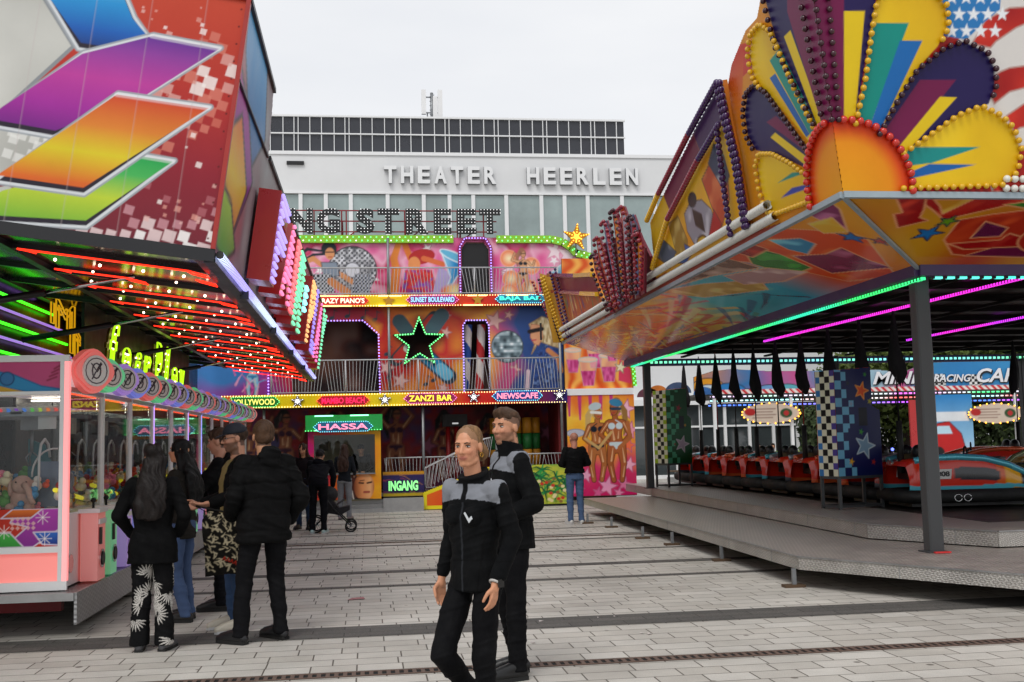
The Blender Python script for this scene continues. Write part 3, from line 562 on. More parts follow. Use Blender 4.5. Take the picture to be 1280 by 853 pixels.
# interior behind the openings
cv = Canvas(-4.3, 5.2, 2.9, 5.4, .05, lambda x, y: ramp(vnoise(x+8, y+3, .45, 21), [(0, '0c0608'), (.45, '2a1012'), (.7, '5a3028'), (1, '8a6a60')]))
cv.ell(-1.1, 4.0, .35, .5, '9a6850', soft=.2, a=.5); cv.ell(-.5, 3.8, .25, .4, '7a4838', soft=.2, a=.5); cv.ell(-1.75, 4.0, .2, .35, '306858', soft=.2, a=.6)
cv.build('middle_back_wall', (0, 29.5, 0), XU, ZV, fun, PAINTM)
b = MB()
sp = [(SC[0]+a_, SC[1]+b_) for a_, b_ in starpts(0, 0, .72, 0, 5, .42)]; si = [(SC[0]+a_, SC[1]+b_) for a_, b_ in starpts(0, 0, .6, 0, 5, .42)]
for i in range(10):
    a, c = sp[i-1], sp[i]; d, e = si[i-1], si[i]
    v = [(p[0], y, p[1]) for y in (28.3, 28.42) for p in (a, c, e, d)]; b.add(v, [(0, 1, 2, 3), (7, 6, 5, 4), (0, 4, 5, 1), (2, 6, 7, 3), (1, 5, 6, 2), (3, 7, 4, 0)])
star_frame = b.build('star_window_frame', mat('dark green', '1c5a28', .4), fun)
bulbs(along([((p[0]+q[0])/2, 28.28, (p[1]+q[1])/2) for p, q in zip(sp+sp[:1], si+si[:1])], .07), .022).build('green_bulbs', BULBG, star_frame)
bulbs(along([(-1.55, 28.36, 4.88), (-.1, 28.36, 4.88), (.3, 28.36, 4.52), (.32, 28.36, 2.98)], .08), .022).build('octagon_bulbs', BULBP, fun)
bulbs(along([(a, 28.36, c) for a, c in WIN], .075), .022).build('window_bulbs', BULBP, fun)
bulbs(along([(-2.5, 28.36, 3.9), (-2.5, 28.36, 3.0)], .08), .022).build('side_bulbs', BULBP, fun)
for x0, c_ in ((2.62, '1c4890'), (2.98, 'b82020')):   # striped rollers in the window
    cv = Canvas(0, 2*math.pi*.11, 3.02, 4.78, .02, 'd8d0c4'); m_ = np.sin((cv.x*9+cv.y*7)) > .1; cv.c[m_] = lin(c_)
    ny, nx = cv.x.shape; th = cv.x/.11; co = np.stack([x0+np.cos(th)*.11+(.08 if c_[0] == 'b' else 0)*0-(cv.y-3.9)*(-.06 if x0 < 2.8 else -.05), 28.75+np.sin(th)*.11, cv.y], -1).reshape(-1, 3)-np.array([1.5, FY, 0])
    idx = np.arange(ny*nx).reshape(ny, nx); q = np.stack([idx[:-1, :-1], idx[:-1, 1:], idx[1:, 1:], idx[1:, :-1]], -1).reshape(-1, 4)
    gridmesh('striped_roller', co, q, np.concatenate([cv.c.reshape(-1, 3), np.ones((ny*nx, 1))], 1), fun, PAINTM, smooth=True)

# --- right wing panel with glasses above and two bathers below
cv = Canvas(5.1, 6.95, 3.0, 6.45, .022, lambda x, y: ramp(np.clip(.5+.5*np.sin(x*16+vnoise(x, y, .3, 3)*5), 0, 1), [(0, 'd8541c'), (.5, 'e8883c'), (1, 'f4b050')]))
for gx, gz, s_ in ((5.35, 3.75, .9), (5.95, 3.9, 1.0), (5.75, 3.45, 1.05), (6.3, 3.55, 1.05), (6.4, 4.0, .8)):
    cv.poly([(gx-.24*s_, gz+.3*s_), (gx+.24*s_, gz+.3*s_), (gx+.13*s_, gz-.35*s_), (gx-.13*s_, gz-.35*s_)], 'e8b8a0', '98b0b0', .022, a=.55)
    cv.poly([(gx-.19*s_, gz+.02), (gx+.19*s_, gz+.02), (gx+.13*s_, gz-.35*s_), (gx-.13*s_, gz-.35*s_)], lambda x, y: ramp(vnoise(x*2, y, .1, 4), [(0, 'a81860'), (1, 'e868a8')])); cv.ell(gx, gz+.3*s_, .24*s_, .06*s_, 'e8c0a8', 0, 'b8c8c0', .022)
cv.poly([(6.55, 3.2), (6.6, 3.8), (6.95, 3.4), (6.95, 3.1)], 'd83c60'); cv.star(6.62, 3.55, .17, 'f0e4c0', .2, '988468', .02); cv.line([(5.1, 4.6), (6.95, 4.4)], .5, 'e87038', soft=.2, a=.5)
wing_out = [(5.12, 3.0), (5.12, 6.45), (6.42, 6.45), (6.42, 4.5), (6.62, 4.3), (6.8, 3.95), (6.92, 3.5), (6.95, 3.0)]
cv.cut(wing_out); cv.build('drinks_mural', (0, 28.1, 0), XU, ZV, fun)
MB().prism(wing_out, (0, 28.12, 0), XU, ZV, -.06).build('wing_board', MATS['plywood back'], fun)
b = MB(); wt = [(6.44, 5.5), (6.44, 4.5), (6.64, 4.3), (6.82, 3.95), (6.94, 3.5), (6.97, 3.05)]
for a, c in zip(wt, wt[1:]): b.bar((a[0], 28.06, a[1]), (c[0], 28.06, c[1]), .1, .14, (0, 1, 0))
b.build('wing_trim', lime, fun)
bulbs([p+np.array([(.025 if i % 2 else -.025), 0, 0]) for i, p in enumerate(along([(a[0], 27.98, a[1]) for a in wt], .06))], .02).build('wing_bulbs', BULBG, fun)
MB().box(5.13, 6.9, 28.0, 28.1, 2.83, 3.0).build('white_ledge', WHITE, fun)
cv = Canvas(5.13, 6.93, .22, 2.83, .018, lambda x, y: ramp(np.clip((y-.2)/2.6+.25*(vnoise(x, y, .3, 5)-.5), 0, 1), [(0, 'c81460'), (.3, 'd83868'), (.5, 'f0a020'), (.75, 'f0c040'), (1, 'e87830')]))
for sx, sz, r_, c_ in ((5.25, .9, .16, 'f0a0c0'), (5.35, .4, .2, 'e870a8'), (5.6, .75, .2, 'f0a8c8'), (6.15, .45, .28, 'f0a0c4'), (6.6, .5, .2, 'e880a8'), (6.75, 1.0, .22, 'f4b0c8'), (6.7, 2.45, .27, 'f4b8cc'), (6.8, 1.9, .24, 'f0a0b4'), (6.75, 1.5, .2, 'f07048'), (5.9, .3, .15, 'e06098'), (6.45, .28, .15, 'f090b8')): cv.star(sx, sz, r_, c_, .25, 'c06088', .02)
for k in range(5): cv.line([(5.2+k*.28, 2.8), (5.2+k*.28, 2.3-.1*(k % 2))], .1, 'c43878', w2=.05)
cv.ell(5.35, 1.85, .24, .1, 'b8b8c4', 0, '808898', .02)
lady(cv, 5.92, .62, 1.7, 'c8a868', '14202c', 'b06a38', 0, 1); lady(cv, 6.42, .6, 1.82, '98703c', 'c8d8dc', 'a85c30', 0, -1)
cv.ell(5.88, 2.53, .17, .1, 'b8c8cc', .2); cv.ell(6.44, 2.62, .18, .1, '3880a8', -.2); cv.line([(5.78, 2.38), (6.03, 2.36)], .07, 'e8e8e0'); cv.line([(6.33, 2.46), (6.55, 2.46)], .07, '284058'); cv.line([(5.6, 1.7), (5.95, 1.45), (6.3, 1.85)], .07, 'c8a468')
cv.line([(6.75, 2.1), (6.8, 1.7), (6.5, 1.45)], .1, 'b06838')
cv.build('bathers_mural', (0, 28.02, 0), XU, ZV, fun); MB().box(5.13, 6.93, 28.04, 28.1, .2, 2.83).build('bathers_board', MATS['plywood back'], fun)

# --- decks, lit sign bands
deckm = mat('deck underside', '38282a', .7)
MB().box(-4.3, 5.12, 28.05, 30.4, 2.66, 2.88).build('middle_deck', deckm, fun)
MB().box(-4.3, 5.12, 28.1, 30.4, 5.24, 5.44).build('upper_deck', deckm, fun)
MB().box(-4.4, 6.9, 30.3, 30.5, .0, 7.0).build('rear_wall', mat('maroon back wall', '3a1216', .7), fun)
def band(z0, z1, x0, x1, y, stops, name):
    cv = Canvas(x0, x1, z0, z1, .03, lambda a, c: ramp((a-x0)/(x1-x0), stops)); o = cv.build(name, (0, y-.062, 0), XU, ZV, fun)
    MB().box(x0, x1, y-.06, y+.04, z0, z1).build('band_box', mat('band box', '5a2018', .5), o)
    w_ = along([(x0, y-.08, z1-.02), (x1, y-.08, z1-.02)], .07)+along([(x0, y-.08, z0+.02), (x1, y-.08, z0+.02)], .07)
    bulbs(w_, .016).build('band_bulbs', BULBW, o); return o
YEL = 'f4d410'
b1 = band(2.64, 2.97, -3.6, 5.14, FY, [(0, 'd85020'), (.06, 'e09018'), (.15, YEL), (.5, YEL), (.62, 'e07018'), (.7, 'd02418'), (.85, 'c81c1c'), (.93, '6a1c50'), (1, '241c70')], 'lower_sign_band')
b2 = band(5.2, 5.5, -2.2, 4.8, FY+.1, [(0, 'e06018'), (.1, YEL), (.48, YEL), (.58, 'd84818'), (.8, 'd02018'), (.93, 'a01830'), (1, '50206c')], 'upper_sign_band')
for x0, x1, z in ((-1.2, -.45, 5.47), (.3, .9, 5.47), (.3, 1.0, 5.22), (-1.1, -.4, 5.22), (2.6, 3.1, 5.47), (3.6, 4.2, 5.47), (2.5, 3.0, 5.22)): MB().box(x0, x1, 28.0, 28.03, z-.015, z+.015).build('light_bar', glow('warm bar', 'ffe890', 2.0), b2)
def sign(txt, px0, px1, pyc, y, h, back, fc, bc, parent, shape=1):
    a = PY(px0, pyc, y); c = PY(px1, pyc, y); x0, x1, z = a[0], c[0], (a[2]+c[2])/2
    e = h*.55; o = MB().prism([(x0, z), (x0+e, z+h/2), (x1-e, z+h/2), (x1, z), (x1-e, z-h/2), (x0+e, z-h/2)], (0, y, 0), XU, ZV, .03).build('name_board', mat('board '+back, back, .35, var=.05), parent)
    text(txt, 'board_lettering', (x0+e*.9, y-.055, z-h*.3), XU, ZV, x1-x0-e*1.8, h*.6, .02, glow('letters '+fc, fc, 1.1), o, offset=.02)
    bulbs(along([(x0, y-.045, z), (x0+e, y-.045, z+h/2), (x1-e, y-.045, z+h/2), (x1, y-.045, z), (x1-e, y-.045, z-h/2), (x0+e, y-.045, z-h/2), (x0, y-.045, z)], .055), .013).build('board_bulbs', bc, o)
    return o
yb = FY-.07
sign('HOLLYWOOD', 283, 350, 503, yb, .25, '1c7c38', 'e8e070', BULBG, b1); sign('MAMBO BEACH', 396, 462, 501, yb, .25, 'a81420', 'f02058', BULBR, b1)
sign('ZANZI BAR', 505, 571, 498, yb, .25, '901c58', 'f0e040', BULBPK, b1); sign('NEWSCAFE', 615, 678, 495, yb, .25, '2050a0', 'ff90a8', BULBC, b1)
yb2 = FY+.03
sign('CRAZY PIANO\'S', 391, 461, 376.5, yb2, .22, 'c02418', 'f8f0d0', BULBR, b2); sign('SUNSET BOULEVARD', 508, 573, 375, yb2, .22, 'a01868', '90d0f8', BULBPK, b2)
sign('BAJA BAR', 619, 682, 374, yb2, .22, '1878a0', '48f0c8', BULBC, b2)
def starpiece(px, py, y, r, col, parent, bm=None, name='star_ornament', q=.45):
    a = PY(px, py, y); o = MB().prism([(a[0]+u, a[2]+v) for u, v in starpts(0, 0, r, 0, 5, q)], (0, y, 0), XU, ZV, .04).build(name, mat('star '+col, col, .35, var=.1), parent)
    if bm: bulbs([(a[0]+u, y-.05, a[2]+v) for k in range(3) for u, v in starpts(0, 0, r*(.8-.27*k), 0, 5, q)], .012).build('star_bulbs', bm, o)
for px, py in ((372, 502), (481, 500), (592, 496.5), (699, 494)): starpiece(px, py, yb, .17, '30203c', b1, BULBWH)
for px, py in ((486, 376.5), (597, 375)): starpiece(px, py, yb2, .16, 'c89018', b2)
# --- railings
def railing(x0, x1, z0, h, y, parent, name='railing'):
    b = MB(); n = int((x1-x0)/.085); b.tube([(x0, y, z0+h), (x1, y, z0+h)], .02, 6); b.tube([(x0, y, z0+.05), (x1, y, z0+.05)], .014, 5)
    for i in range(n+1):
        x = x0+(x1-x0)*i/n; k = (i % 16)-8; lean = k/8*.16
        b.bar((x-lean*.5, y, z0+.05), (x+lean*.3, y, z0+h), .011)
    x = x0
    while x <= x1+.01: b.tube([(x, y, z0), (x, y, z0+h)], .022, 6); x += (x1-x0)/max(1, round((x1-x0)/2.1))
    return b.build(name, mat('pale railing', 'b8b8ba', .45, metal=.2), parent)
railing(-2.4, 5.0, 2.97, .86, FY+.05, fun); railing(-1.6, 5.0, 5.5, .72, FY+.12, fun)
for px, z0, z1, y in ((487, 2.97, 5.25, FY+.1), (528, .3, 2.65, FY+.1), (619, .3, 2.65, FY+.1), (701, .2, 5.5, FY-.02), (330, .3, 2.65, FY+.1), (487, 5.4, 7.0, FY+.1)):
    x = PY(px, 480, y)[0]; MB().tube([(x, y, z0), (x, y, z1)], .035, 8).build('support_pole', STEEL, fun)
# --- ground floor: dim interior mural, deck, entrance
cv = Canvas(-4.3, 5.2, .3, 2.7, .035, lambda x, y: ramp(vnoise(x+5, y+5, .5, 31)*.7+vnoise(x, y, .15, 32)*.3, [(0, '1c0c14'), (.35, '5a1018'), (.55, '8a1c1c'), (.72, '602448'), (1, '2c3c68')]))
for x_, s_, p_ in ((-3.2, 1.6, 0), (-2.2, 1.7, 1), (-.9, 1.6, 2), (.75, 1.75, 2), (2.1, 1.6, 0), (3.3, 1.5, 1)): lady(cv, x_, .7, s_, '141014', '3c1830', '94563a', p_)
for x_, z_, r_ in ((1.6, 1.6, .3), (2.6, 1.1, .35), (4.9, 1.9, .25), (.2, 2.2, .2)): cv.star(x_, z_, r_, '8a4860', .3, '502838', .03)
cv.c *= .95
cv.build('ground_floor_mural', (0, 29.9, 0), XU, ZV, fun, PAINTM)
MB().box(-4.3, 5.1, 28.1, 30.3, .36, .46).build('ground_floor_deck', ALU, fun)
railing(.45, 2.6, .5, .82, FY+.2, fun); railing(3.2, 5.0, .62, .72, FY+.15, fun)
b = MB()
for i in range(3): b.box(-2.6, 1.36, 27.55+i*.12, 28.1, .0+i*.1, .1+i*.1)
b.box(.36, 1.36, 27.5, 27.62, 0, .34); b.build('aluminium_steps', ALU, fun)
cv = Canvas(.36, 1.4, .36, .98, .02, '2c2058'); cv.poly([(.3, .36), (1.5, .36), (1.5, .44), (.3, .44)], 'c8a820'); cv.poly([(.3, .9), (1.5, .9), (1.5, 1), (.3, 1)], 'c88c20'); stripes(cv, 5, 8, ['b04060', 'd08838'], .3, 1.4, .45, .9, .02, .3, 0)
ip = cv.build('entrance_board', (0, 27.9, 0), XU, ZV, fun); MB().box(.36, 1.4, 27.92, 27.96, .34, .98).build('board_back', BLACK, ip)
text('INGANG', 'entrance_lettering', (.5, 27.87, .5), XU, ZV, .74, .25, .02, glow('green letters', '8cf090', .9), ip, offset=.04)
cv = Canvas(1.36, 5.1, .02, 1.3, .02, lambda x, y: ramp(np.clip((x-1.4)/1.4-(y-.2)*.4, 0, 1), [(0, 'e86818'), (.5, 'd83818'), (1, 'f0b020')]))
cv.line([(1.4, .08), (1.4, .42), (3.0, .98), (3.4, 1.02)], .1, 'e8d820'); cv.line([(1.36, .06), (3.4, .06)], .1, 'e8d820'); cv.cut([(1.36, .02), (1.36, .45), (3.0, 1.05), (3.35, 1.05), (3.35, .02)])
rp = cv.build('ramp_side_panel', (0, 27.75, 0), XU, ZV, fun); MB().prism([(1.36, .02), (1.36, .45), (3.0, 1.05), (3.35, 1.05), (3.35, .02)], (0, 27.76, 0), XU, ZV, -.05).build('panel_back', BLACK, rp)
b = MB()
for yy in (27.8, 28.25):
    b.tube([(1.42, yy, .62), (1.42, yy, 1.05), (2.95, yy, 1.75), (3.1, yy, 1.78)], .02, 6)
    for i in range(17): x = 1.45+i*.1; z = .45+i*.046; b.bar((x, yy, z+.1), (x+.1, yy, z+.62), .011)
b.build('stair_railing', MATS['pale railing'], fun)
cv = Canvas(3.38, 5.12, .06, 1.06, .016, lambda x, y: ramp(vnoise(x+3, y, .12, 11), [(0, '7a9a2c'), (.5, 'c8c840'), (1, '58a048')]))
rg = np.random.default_rng(4)
for k in range(16):
    x, y = rg.uniform(3.6, 5.1), rg.uniform(.3, 1.0)
    for q in range(7): a = q*.9+rg.random(); cv.line([(x, y), (x+.16*math.cos(a), y+.14*math.sin(a)), (x+.3*math.cos(a), y+.2*math.sin(a)-.06)], .055, ('14703c', '2a9848', '0c5030')[q % 3], w2=.01)
for k in range(30): x, y = rg.uniform(3.4, 5), rg.uniform(.1, .7); cv.ell(x, y, .05, .04, ('8a6838', 'c83828', 'e8d8a0')[k % 3])
pp = cv.build('palm_mural', (0, 27.9, 0), XU, ZV, fun); b = MB(); b.box(3.38, 5.12, 27.91, 27.96, .05, 1.06); b.build('mural_back', mat('lime edge', 'a0c020', .4), pp)
MB().box(3.38, 5.1, 27.93, 28.0, 0, .05).build('skirt', BLACK, fun)
b = MB(); b.box(1.95, 2.6, 28.75, 29.05, 2.1, 2.42); sp_ = b.build('speaker', mat('speaker black', '0a0a0b', .6), fun); MB().box(2.2, 2.36, 28.74, 28.75, 2.16, 2.2).build('speaker_badge', CHROME, sp_)
for x in (2.1, 2.32): MB().tube([(x, 28.95, .5), (x, 28.95, 2.1)], .06, 10).build('red_column', mat('red column', '8a1010', .4), fun)
for x, y in ((3.65, 28.9), (3.95, 29.05), (4.2, 28.9), (3.35, 29.1), (4.45, 29.1)):
    cols = ('b87c18', '1c6c30', 'b87c18', 'a01818'); o = None
    for k, c_ in enumerate(cols):
        b = MB().tube([(x, y, 2.3-.42*k), (x+.01, y, 2.3-.42*(k+1)+.01)], .13, 12)
        if o is None: o = b.build('hanging_punch_roll', mat('vinyl '+c_, c_, .5), fun)
        else: b.build('roll_section', mat('vinyl '+c_, c_, .5), o)
MB().box(4.95, 5.1, 28.3, 30.3, .4, 2.65).build('side_wall', mat('maroon side', '6a1418', .5), fun); MB().box(4.5, 4.55, 28.14, 28.16, 4.3, 4.75).build('wall_box', BLACK, fun)
# --- ING STREET roof letters on a red frame
rl = thing('rooftop_letters', 'black roof letters ING STREET studded with white bulbs on a red frame', 'sign', (1, 28.3, 7.06))
b = MB()
for z in (7.22, 7.5, 7.78): b.bar((-2.0, 28.42, z), (3.45, 28.42, z), .03)
for x in (-1.95, -1.33, -.62, -.5, 1.02, 1.1, 2.4, 2.48, 3.1): b.bar((x, 28.42, 6.95), (x, 28.42, 7.78), .035)
for x in (-.6, 1.05, 2.5): b.bar((x, 28.42, 6.98), (x+.3, 28.42, 7.2), .03); b.bar((x, 28.5, 7.5), (x, 29.0, 7.0), .03)
b.build('red_frame', mat('red frame paint', '8a2028', .5), rl)
lb = mat('letter black', '121314', .4)
pos = [('I', -1.87, -1.72), ('N', -1.68, -1.13), ('G', -1.04, -.48), ('S', -.24, .24), ('T', .34, .78), ('R', .92, 1.38), ('E', 1.52, 1.9), ('E', 2.0, 2.42), ('T', 2.52, 2.98)]
pos = [(c, PY(p0, 275, 28.3)[0], PY(p1, 275, 28.3)[0]) for c, p0, p1 in (('I', 349, 358), ('N', 362, 391), ('G', 396, 425), ('S', 445, 468), ('T', 472, 499), ('R', 507, 535), ('E', 542, 564), ('E', 571, 595), ('T', 599, 625))]
for c, x0, x1 in pos:
    h = .66; z = 7.14; kw = dict(offset=.05)
    o = text(c, 'roof_letter', (x0, 28.3, z), XU, ZV, x1-x0, h, .08, lb, rl, **kw)
    pts = textdots(c, x1-x0, h, .085, **kw); bulbs([(x0+a, 28.21, z+d) for a, d in pts], .0115).build('letter_bulbs', BULBWH, o)
a = PY(720, 297, 28.2)
gs = thing('gold_star', 'gold bulb-studded star standing on the right shoulder of the funhouse roof', 'star sign', (a[0], 28.2, a[2]-.35))
MB().prism([(a[0]+u, a[2]+v) for u, v in starpts(0, 0, .38, .1, 5, .42)], (0, 28.2, 0), XU, ZV, .06).build('star_plate', mat('gold paint', 'b08010', .35, metal=.3), gs)
bulbs([(a[0]+u, 28.12, a[2]+v) for k in range(5) for u, v in starpts(0, 0, .34-.07*k, .1, 5, .42)], .02).build('star_bulbs', BULBO, gs); MB().tube([(a[0], 28.25, a[2]-.45), (a[0], 28.25, a[2])], .02).build('star_post', STEEL, gs)
# --- ticket booth with its clerk's window
bt = thing('ticket_booth', 'green signed ticket booth with HASSA in lights and a wide window', 'booth', (-.6, 27.9, 0))
y = 27.45
lx, rx = PY(385, 560, y)[0], PY(476, 560, y)[0]
cv = Canvas(lx, rx, .34, 2.02, .018, lambda x, y_: ramp(np.clip((x-lx)/(rx-lx)+(vnoise(x, y_, .2, 3)-.5)*.3, 0, 1), [(0, 'c81870'), (.3, 'e04818'), (.6, 'e87818'), (1, 'f0a818')]))
wl, wr, wb, wt_ = lx+.14, rx-.14, .98, 1.93
cv.hole([(wl, wb), (wr, wb), (wr, wt_), (wl, wt_)])
fcx, fcz = rx-.42, .64
cv.ell(fcx-.35, fcz-.05, .3, .4, '4a2014'); cv.ell(fcx, fcz, .25, .34, lambda x, y_: ramp(np.clip((x-fcx+.25)/.5, 0, 1), [(0, '7a3418'), (.4, 'e09058'), (.8, 'f0b078'), (1, 'b86838')])); cv.line([(fcx-.12, fcz+.1), (fcx-.02, fcz+.09)], .04, '1c1210'); cv.line([(fcx+.08, fcz+.09), (fcx+.18, fcz+.11)], .04, '1c1210'); cv.line([(fcx, fcz-.13), (fcx+.12, fcz-.13)], .05, 'a04038'); cv.line([(fcx-.1, fcz+.15), (fcx+.0, fcz+.16)], .02, '2c1810'); cv.line([(fcx-.35, fcz-.28), (fcx+.2, fcz-.32)], .04, '201818')
cv.line([(fcx-.3, fcz-.1), (fcx-.26, fcz-.3)], .03, 'd0c8c0')
fr_ = cv.build('front_panel', (0, y, 0), XU, ZV, bt)
b = MB(); b.box(lx, wl, y+.01, y+.05, .34, 2.02); b.box(wr, rx, y+.01, y+.05, .34, 2.02); b.box(wl, wr, y+.01, y+.05, .34, wb); b.box(wl, wr, y+.01, y+.05, wt_, 2.02); b.box(lx, lx+.04, y+.05, 28.7, .34, 2.02); b.box(rx-.04, rx, y+.05, 28.7, .34, 2.02); b.box(lx, rx, 28.7, 28.75, .34, 2.02); b.box(lx, rx, y+.05, 28.7, 2.0, 2.04); b.box(lx, rx, y+.06, 28.7, .3, .36)
b.build('booth_shell', mat('booth cream', '8a8468', .6), bt); MB().box(wl, wr, y-.05, y+.3, wb-.03, wb).build('counter', STEEL, bt); MB().box(wl, wr, y+.02, y+.03, wb, wt_).build('window_pane', GLASS, bt)
MB().box(lx+.1, lx+.45, 28.62, 28.69, 1.55, 1.85).build('price_list', mat('grey card', '5a5a4c', .6), bt)
hx0, hx1 = PY(382, 535, y-.1)[0], PY(478, 533, y-.1)[0]
hb = MB().box(hx0, hx1, y-.16, y+.2, 2.03, 2.42).build('sign_box', mat('booth green', '18a848', .35), bt)
sign('HASSA', 392, 466, 533.5, y-.17, .24, '1c6c90', 'ff90b0', BULBC, bt)
for z in (2.40, 2.05):
    for a_, c_ in ((.12, .36), (.58, .82)): MB().box(hx0+(hx1-hx0)*a_, hx0+(hx1-hx0)*c_, y-.19, y-.17, z-.015, z+.015).build('light_bar', glow('mint bar', '98ffd0', 2), bt)
bulbs(along([(hx0, y-.18, 2.04), (hx1, y-.18, 2.04)], .07), .013).build('sign_bulbs', BULBG, bt)
# ---------------------------------------------------------------- prize arcade on the left: lifted canopy
arc = thing('arcade_trailer', 'prize arcade trailer with lifted red canopy, neon underside and lit letters', 'arcade stall', (-3, 8.7, 0))
A0 = np.array([-1.19, 8.7, 3.2]); CU = np.array([.9907, 0, -.1364]); CW = np.array([.1364, 0, .9907]); YV = (0, 1, 0)
def Eu(px, py): p = PY(px, py, 8.7)-A0; return (float(p@CU), float(p@CW))
def Ep(l): return [Eu(a, b) for a, b in l]
GLOSS = mat('glossy vinyl panel', 'ffffff', .34, var=.07, vs=1.2, attr=True, spec=.25)
GLOSSY = mat('mirror gloss vinyl', 'ffffff', .16, var=.05, vs=1.2, attr=True, coat=.3)
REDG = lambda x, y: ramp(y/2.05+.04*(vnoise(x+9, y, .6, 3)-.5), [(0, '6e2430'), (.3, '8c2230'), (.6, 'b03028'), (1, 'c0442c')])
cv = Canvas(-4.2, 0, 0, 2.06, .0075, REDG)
rg = np.random.default_rng(11)
def sq(cx, cy, r, c, a=.85, ang=.62): cv.poly([(cx+r*math.cos(ang+k*math.pi/2), cy+r*math.sin(ang+k*math.pi/2)) for k in range(4)], c, a=a)
for i in range(9):      # squares fading out
    for j in range(9):
        ca, sa = math.cos(.62), math.sin(.62); gx, gy = i*.105, j*.105
        u0, v0 = Eu(232, 118); x, y = u0+(gx-.42)*ca-(gy-.42)*sa, v0+(gx-.42)*sa+(gy-.42)*ca; d = abs((gy-.42))
        if d < .34 and rg.random() < .75: sq(x, y, .072*rg.uniform(.8, 1.02)*(1.1-d), ('f0e8e4', 'd8a098', 'd07868', 'c86858')[min(3, int(rg.random()*2+d*7))], .75)
for i in range(10):
    for j in range(6):
        u0, v0 = Eu(160, 292); x, y = u0-.3+i*.11-.05*(j % 2), v0-.02+j*.1+i*.012-.13
        if rg.random() < (.95-.13*j): sq(x, y, .075*rg.uniform(.75, 1.05)*(1-.09*j), ('f4f0ee', 'e0c8c8', 'c08890', 'a85c64')[min(3, int(rg.random()*1.5+j*.7))], .85)
for _ in range(46):
    x, y = Eu(rg.uniform(165, 275), rg.uniform(5, 290)); sq(x, y, rg.uniform(.008, .035), ('f4e8e4', 'd89488', 'e0b0a8')[rg.integers(3)], .7)
GREY = lambda x, y: ramp(vnoise(x+5, y+5, .5, 8), [(0, 'a8a8a2'), (1, 'd4d4ce')])
def arrow(pts, stops, vert=True):
    P_ = Ep(pts); ys = [p[1] for p in P_]; y0, y1 = min(ys), max(ys)
    cv.poly(P_, '303038', '9aa0a6', .05); cv.poly(P_, '2a2430', 'd0d4d8', .022)
    cx = sum(p[0] for p in P_)/len(P_); cy = sum(ys)/len(ys)
    inn = [(a+.012*(1 if a < cx else -1), b+(.05 if b < cy else -.012)) for a, b in P_]
    cv.poly(inn, lambda x, y: ramp((y-y0)/(y1-y0), stops))
    hi = [p for p in inn]; top = sorted(hi, key=lambda p: -p[1])[:2]; cv.line(sorted(top), .035, 'f4f0f4', a=.35)
cv.poly(Ep([(-240, -10), (50, -10), (92, 58), (0, 142), (-240, 330)]), GREY, '888c90', .03)
arrow([(48, -22), (150, -22), (168, 22), (208, 79), (98, 61)], [(0, '1c2c68'), (.3, '1c5cb0'), (.7, '2890d0'), (1, '60b8e4')])
cv.poly(Ep([(-240, 150), (0, 155), (72, 172), (0, 224), (-240, 330)]), GREY, '888c90', .03)
for k in range(12):
    x, y = Eu(8+rg.uniform(0, 55), 165+rg.uniform(0, 40)); sq(x, y, .05, 'e8e8e4', .6)
cv.poly(Ep([(-30, 240), (10, 232), (30, 245), (0, 255)]), GREY)
arrow([(-40, 172), (0, 141), (105, 66), (192, 44), (276, 60), (181, 120), (66, 171), (-40, 152)], [(0, '3c1c70'), (.35, 'a02c98'), (.6, 'b83c98'), (.85, '8a3c98'), (1, '5c3090')])
arrow([(-30, 262), (0, 246), (172, 193), (218, 201), (108, 284), (-30, 276)], [(0, '58a838'), (.45, 'b8cc38'), (.75, '48b058'), (1, '20a050')])
arrow([(-40, 250), (0, 222), (148, 117), (263, 134), (105, 243), (-40, 222)], [(0, 'c03c20'), (.25, 'd86828'), (.5, 'd8c428'), (.72, 'd88030'), (1, 'c84028')])
for k in range(1, 8): cv.line([(-.42*k+.1, 0), (-.42*k+.1, 2.06)], .006, 'b8a8a8', a=.45)
for k in range(14): cv.ell(-.05, .08+k*.145, .008, .008, '5c1818')
endp = cv.build('end_panel', A0, CU, CW, arc, GLOSS)
b = MB(); b.prism([(-4.2, 0), (0, 0), (0, 2.06), (-4.2, 2.06)], A0+np.array([0, .005, 0]), CU, CW, -.05); b.build('panel_backing', mat('panel edge red', '8c1c1c', .4), endp)
b = MB()
b.bar(A0+CW*0+np.array([.0, .0, 0]), A0+CW*2.06, .035, .05); b.bar(A0+CW*2.06, A0+CW*2.06-CU*4.2, .04, .04); b.build('corner_trim', mat('red trim', 'a02820', .35), endp)
MB().prism([(-4.2, -.1), (.02, -.1), (.02, 0), (-4.2, 0)], A0-np.array([0, .015, 0]), CU, CW, -.03).build('lower_rail', mat('dark rail', '16161a', .35), endp)
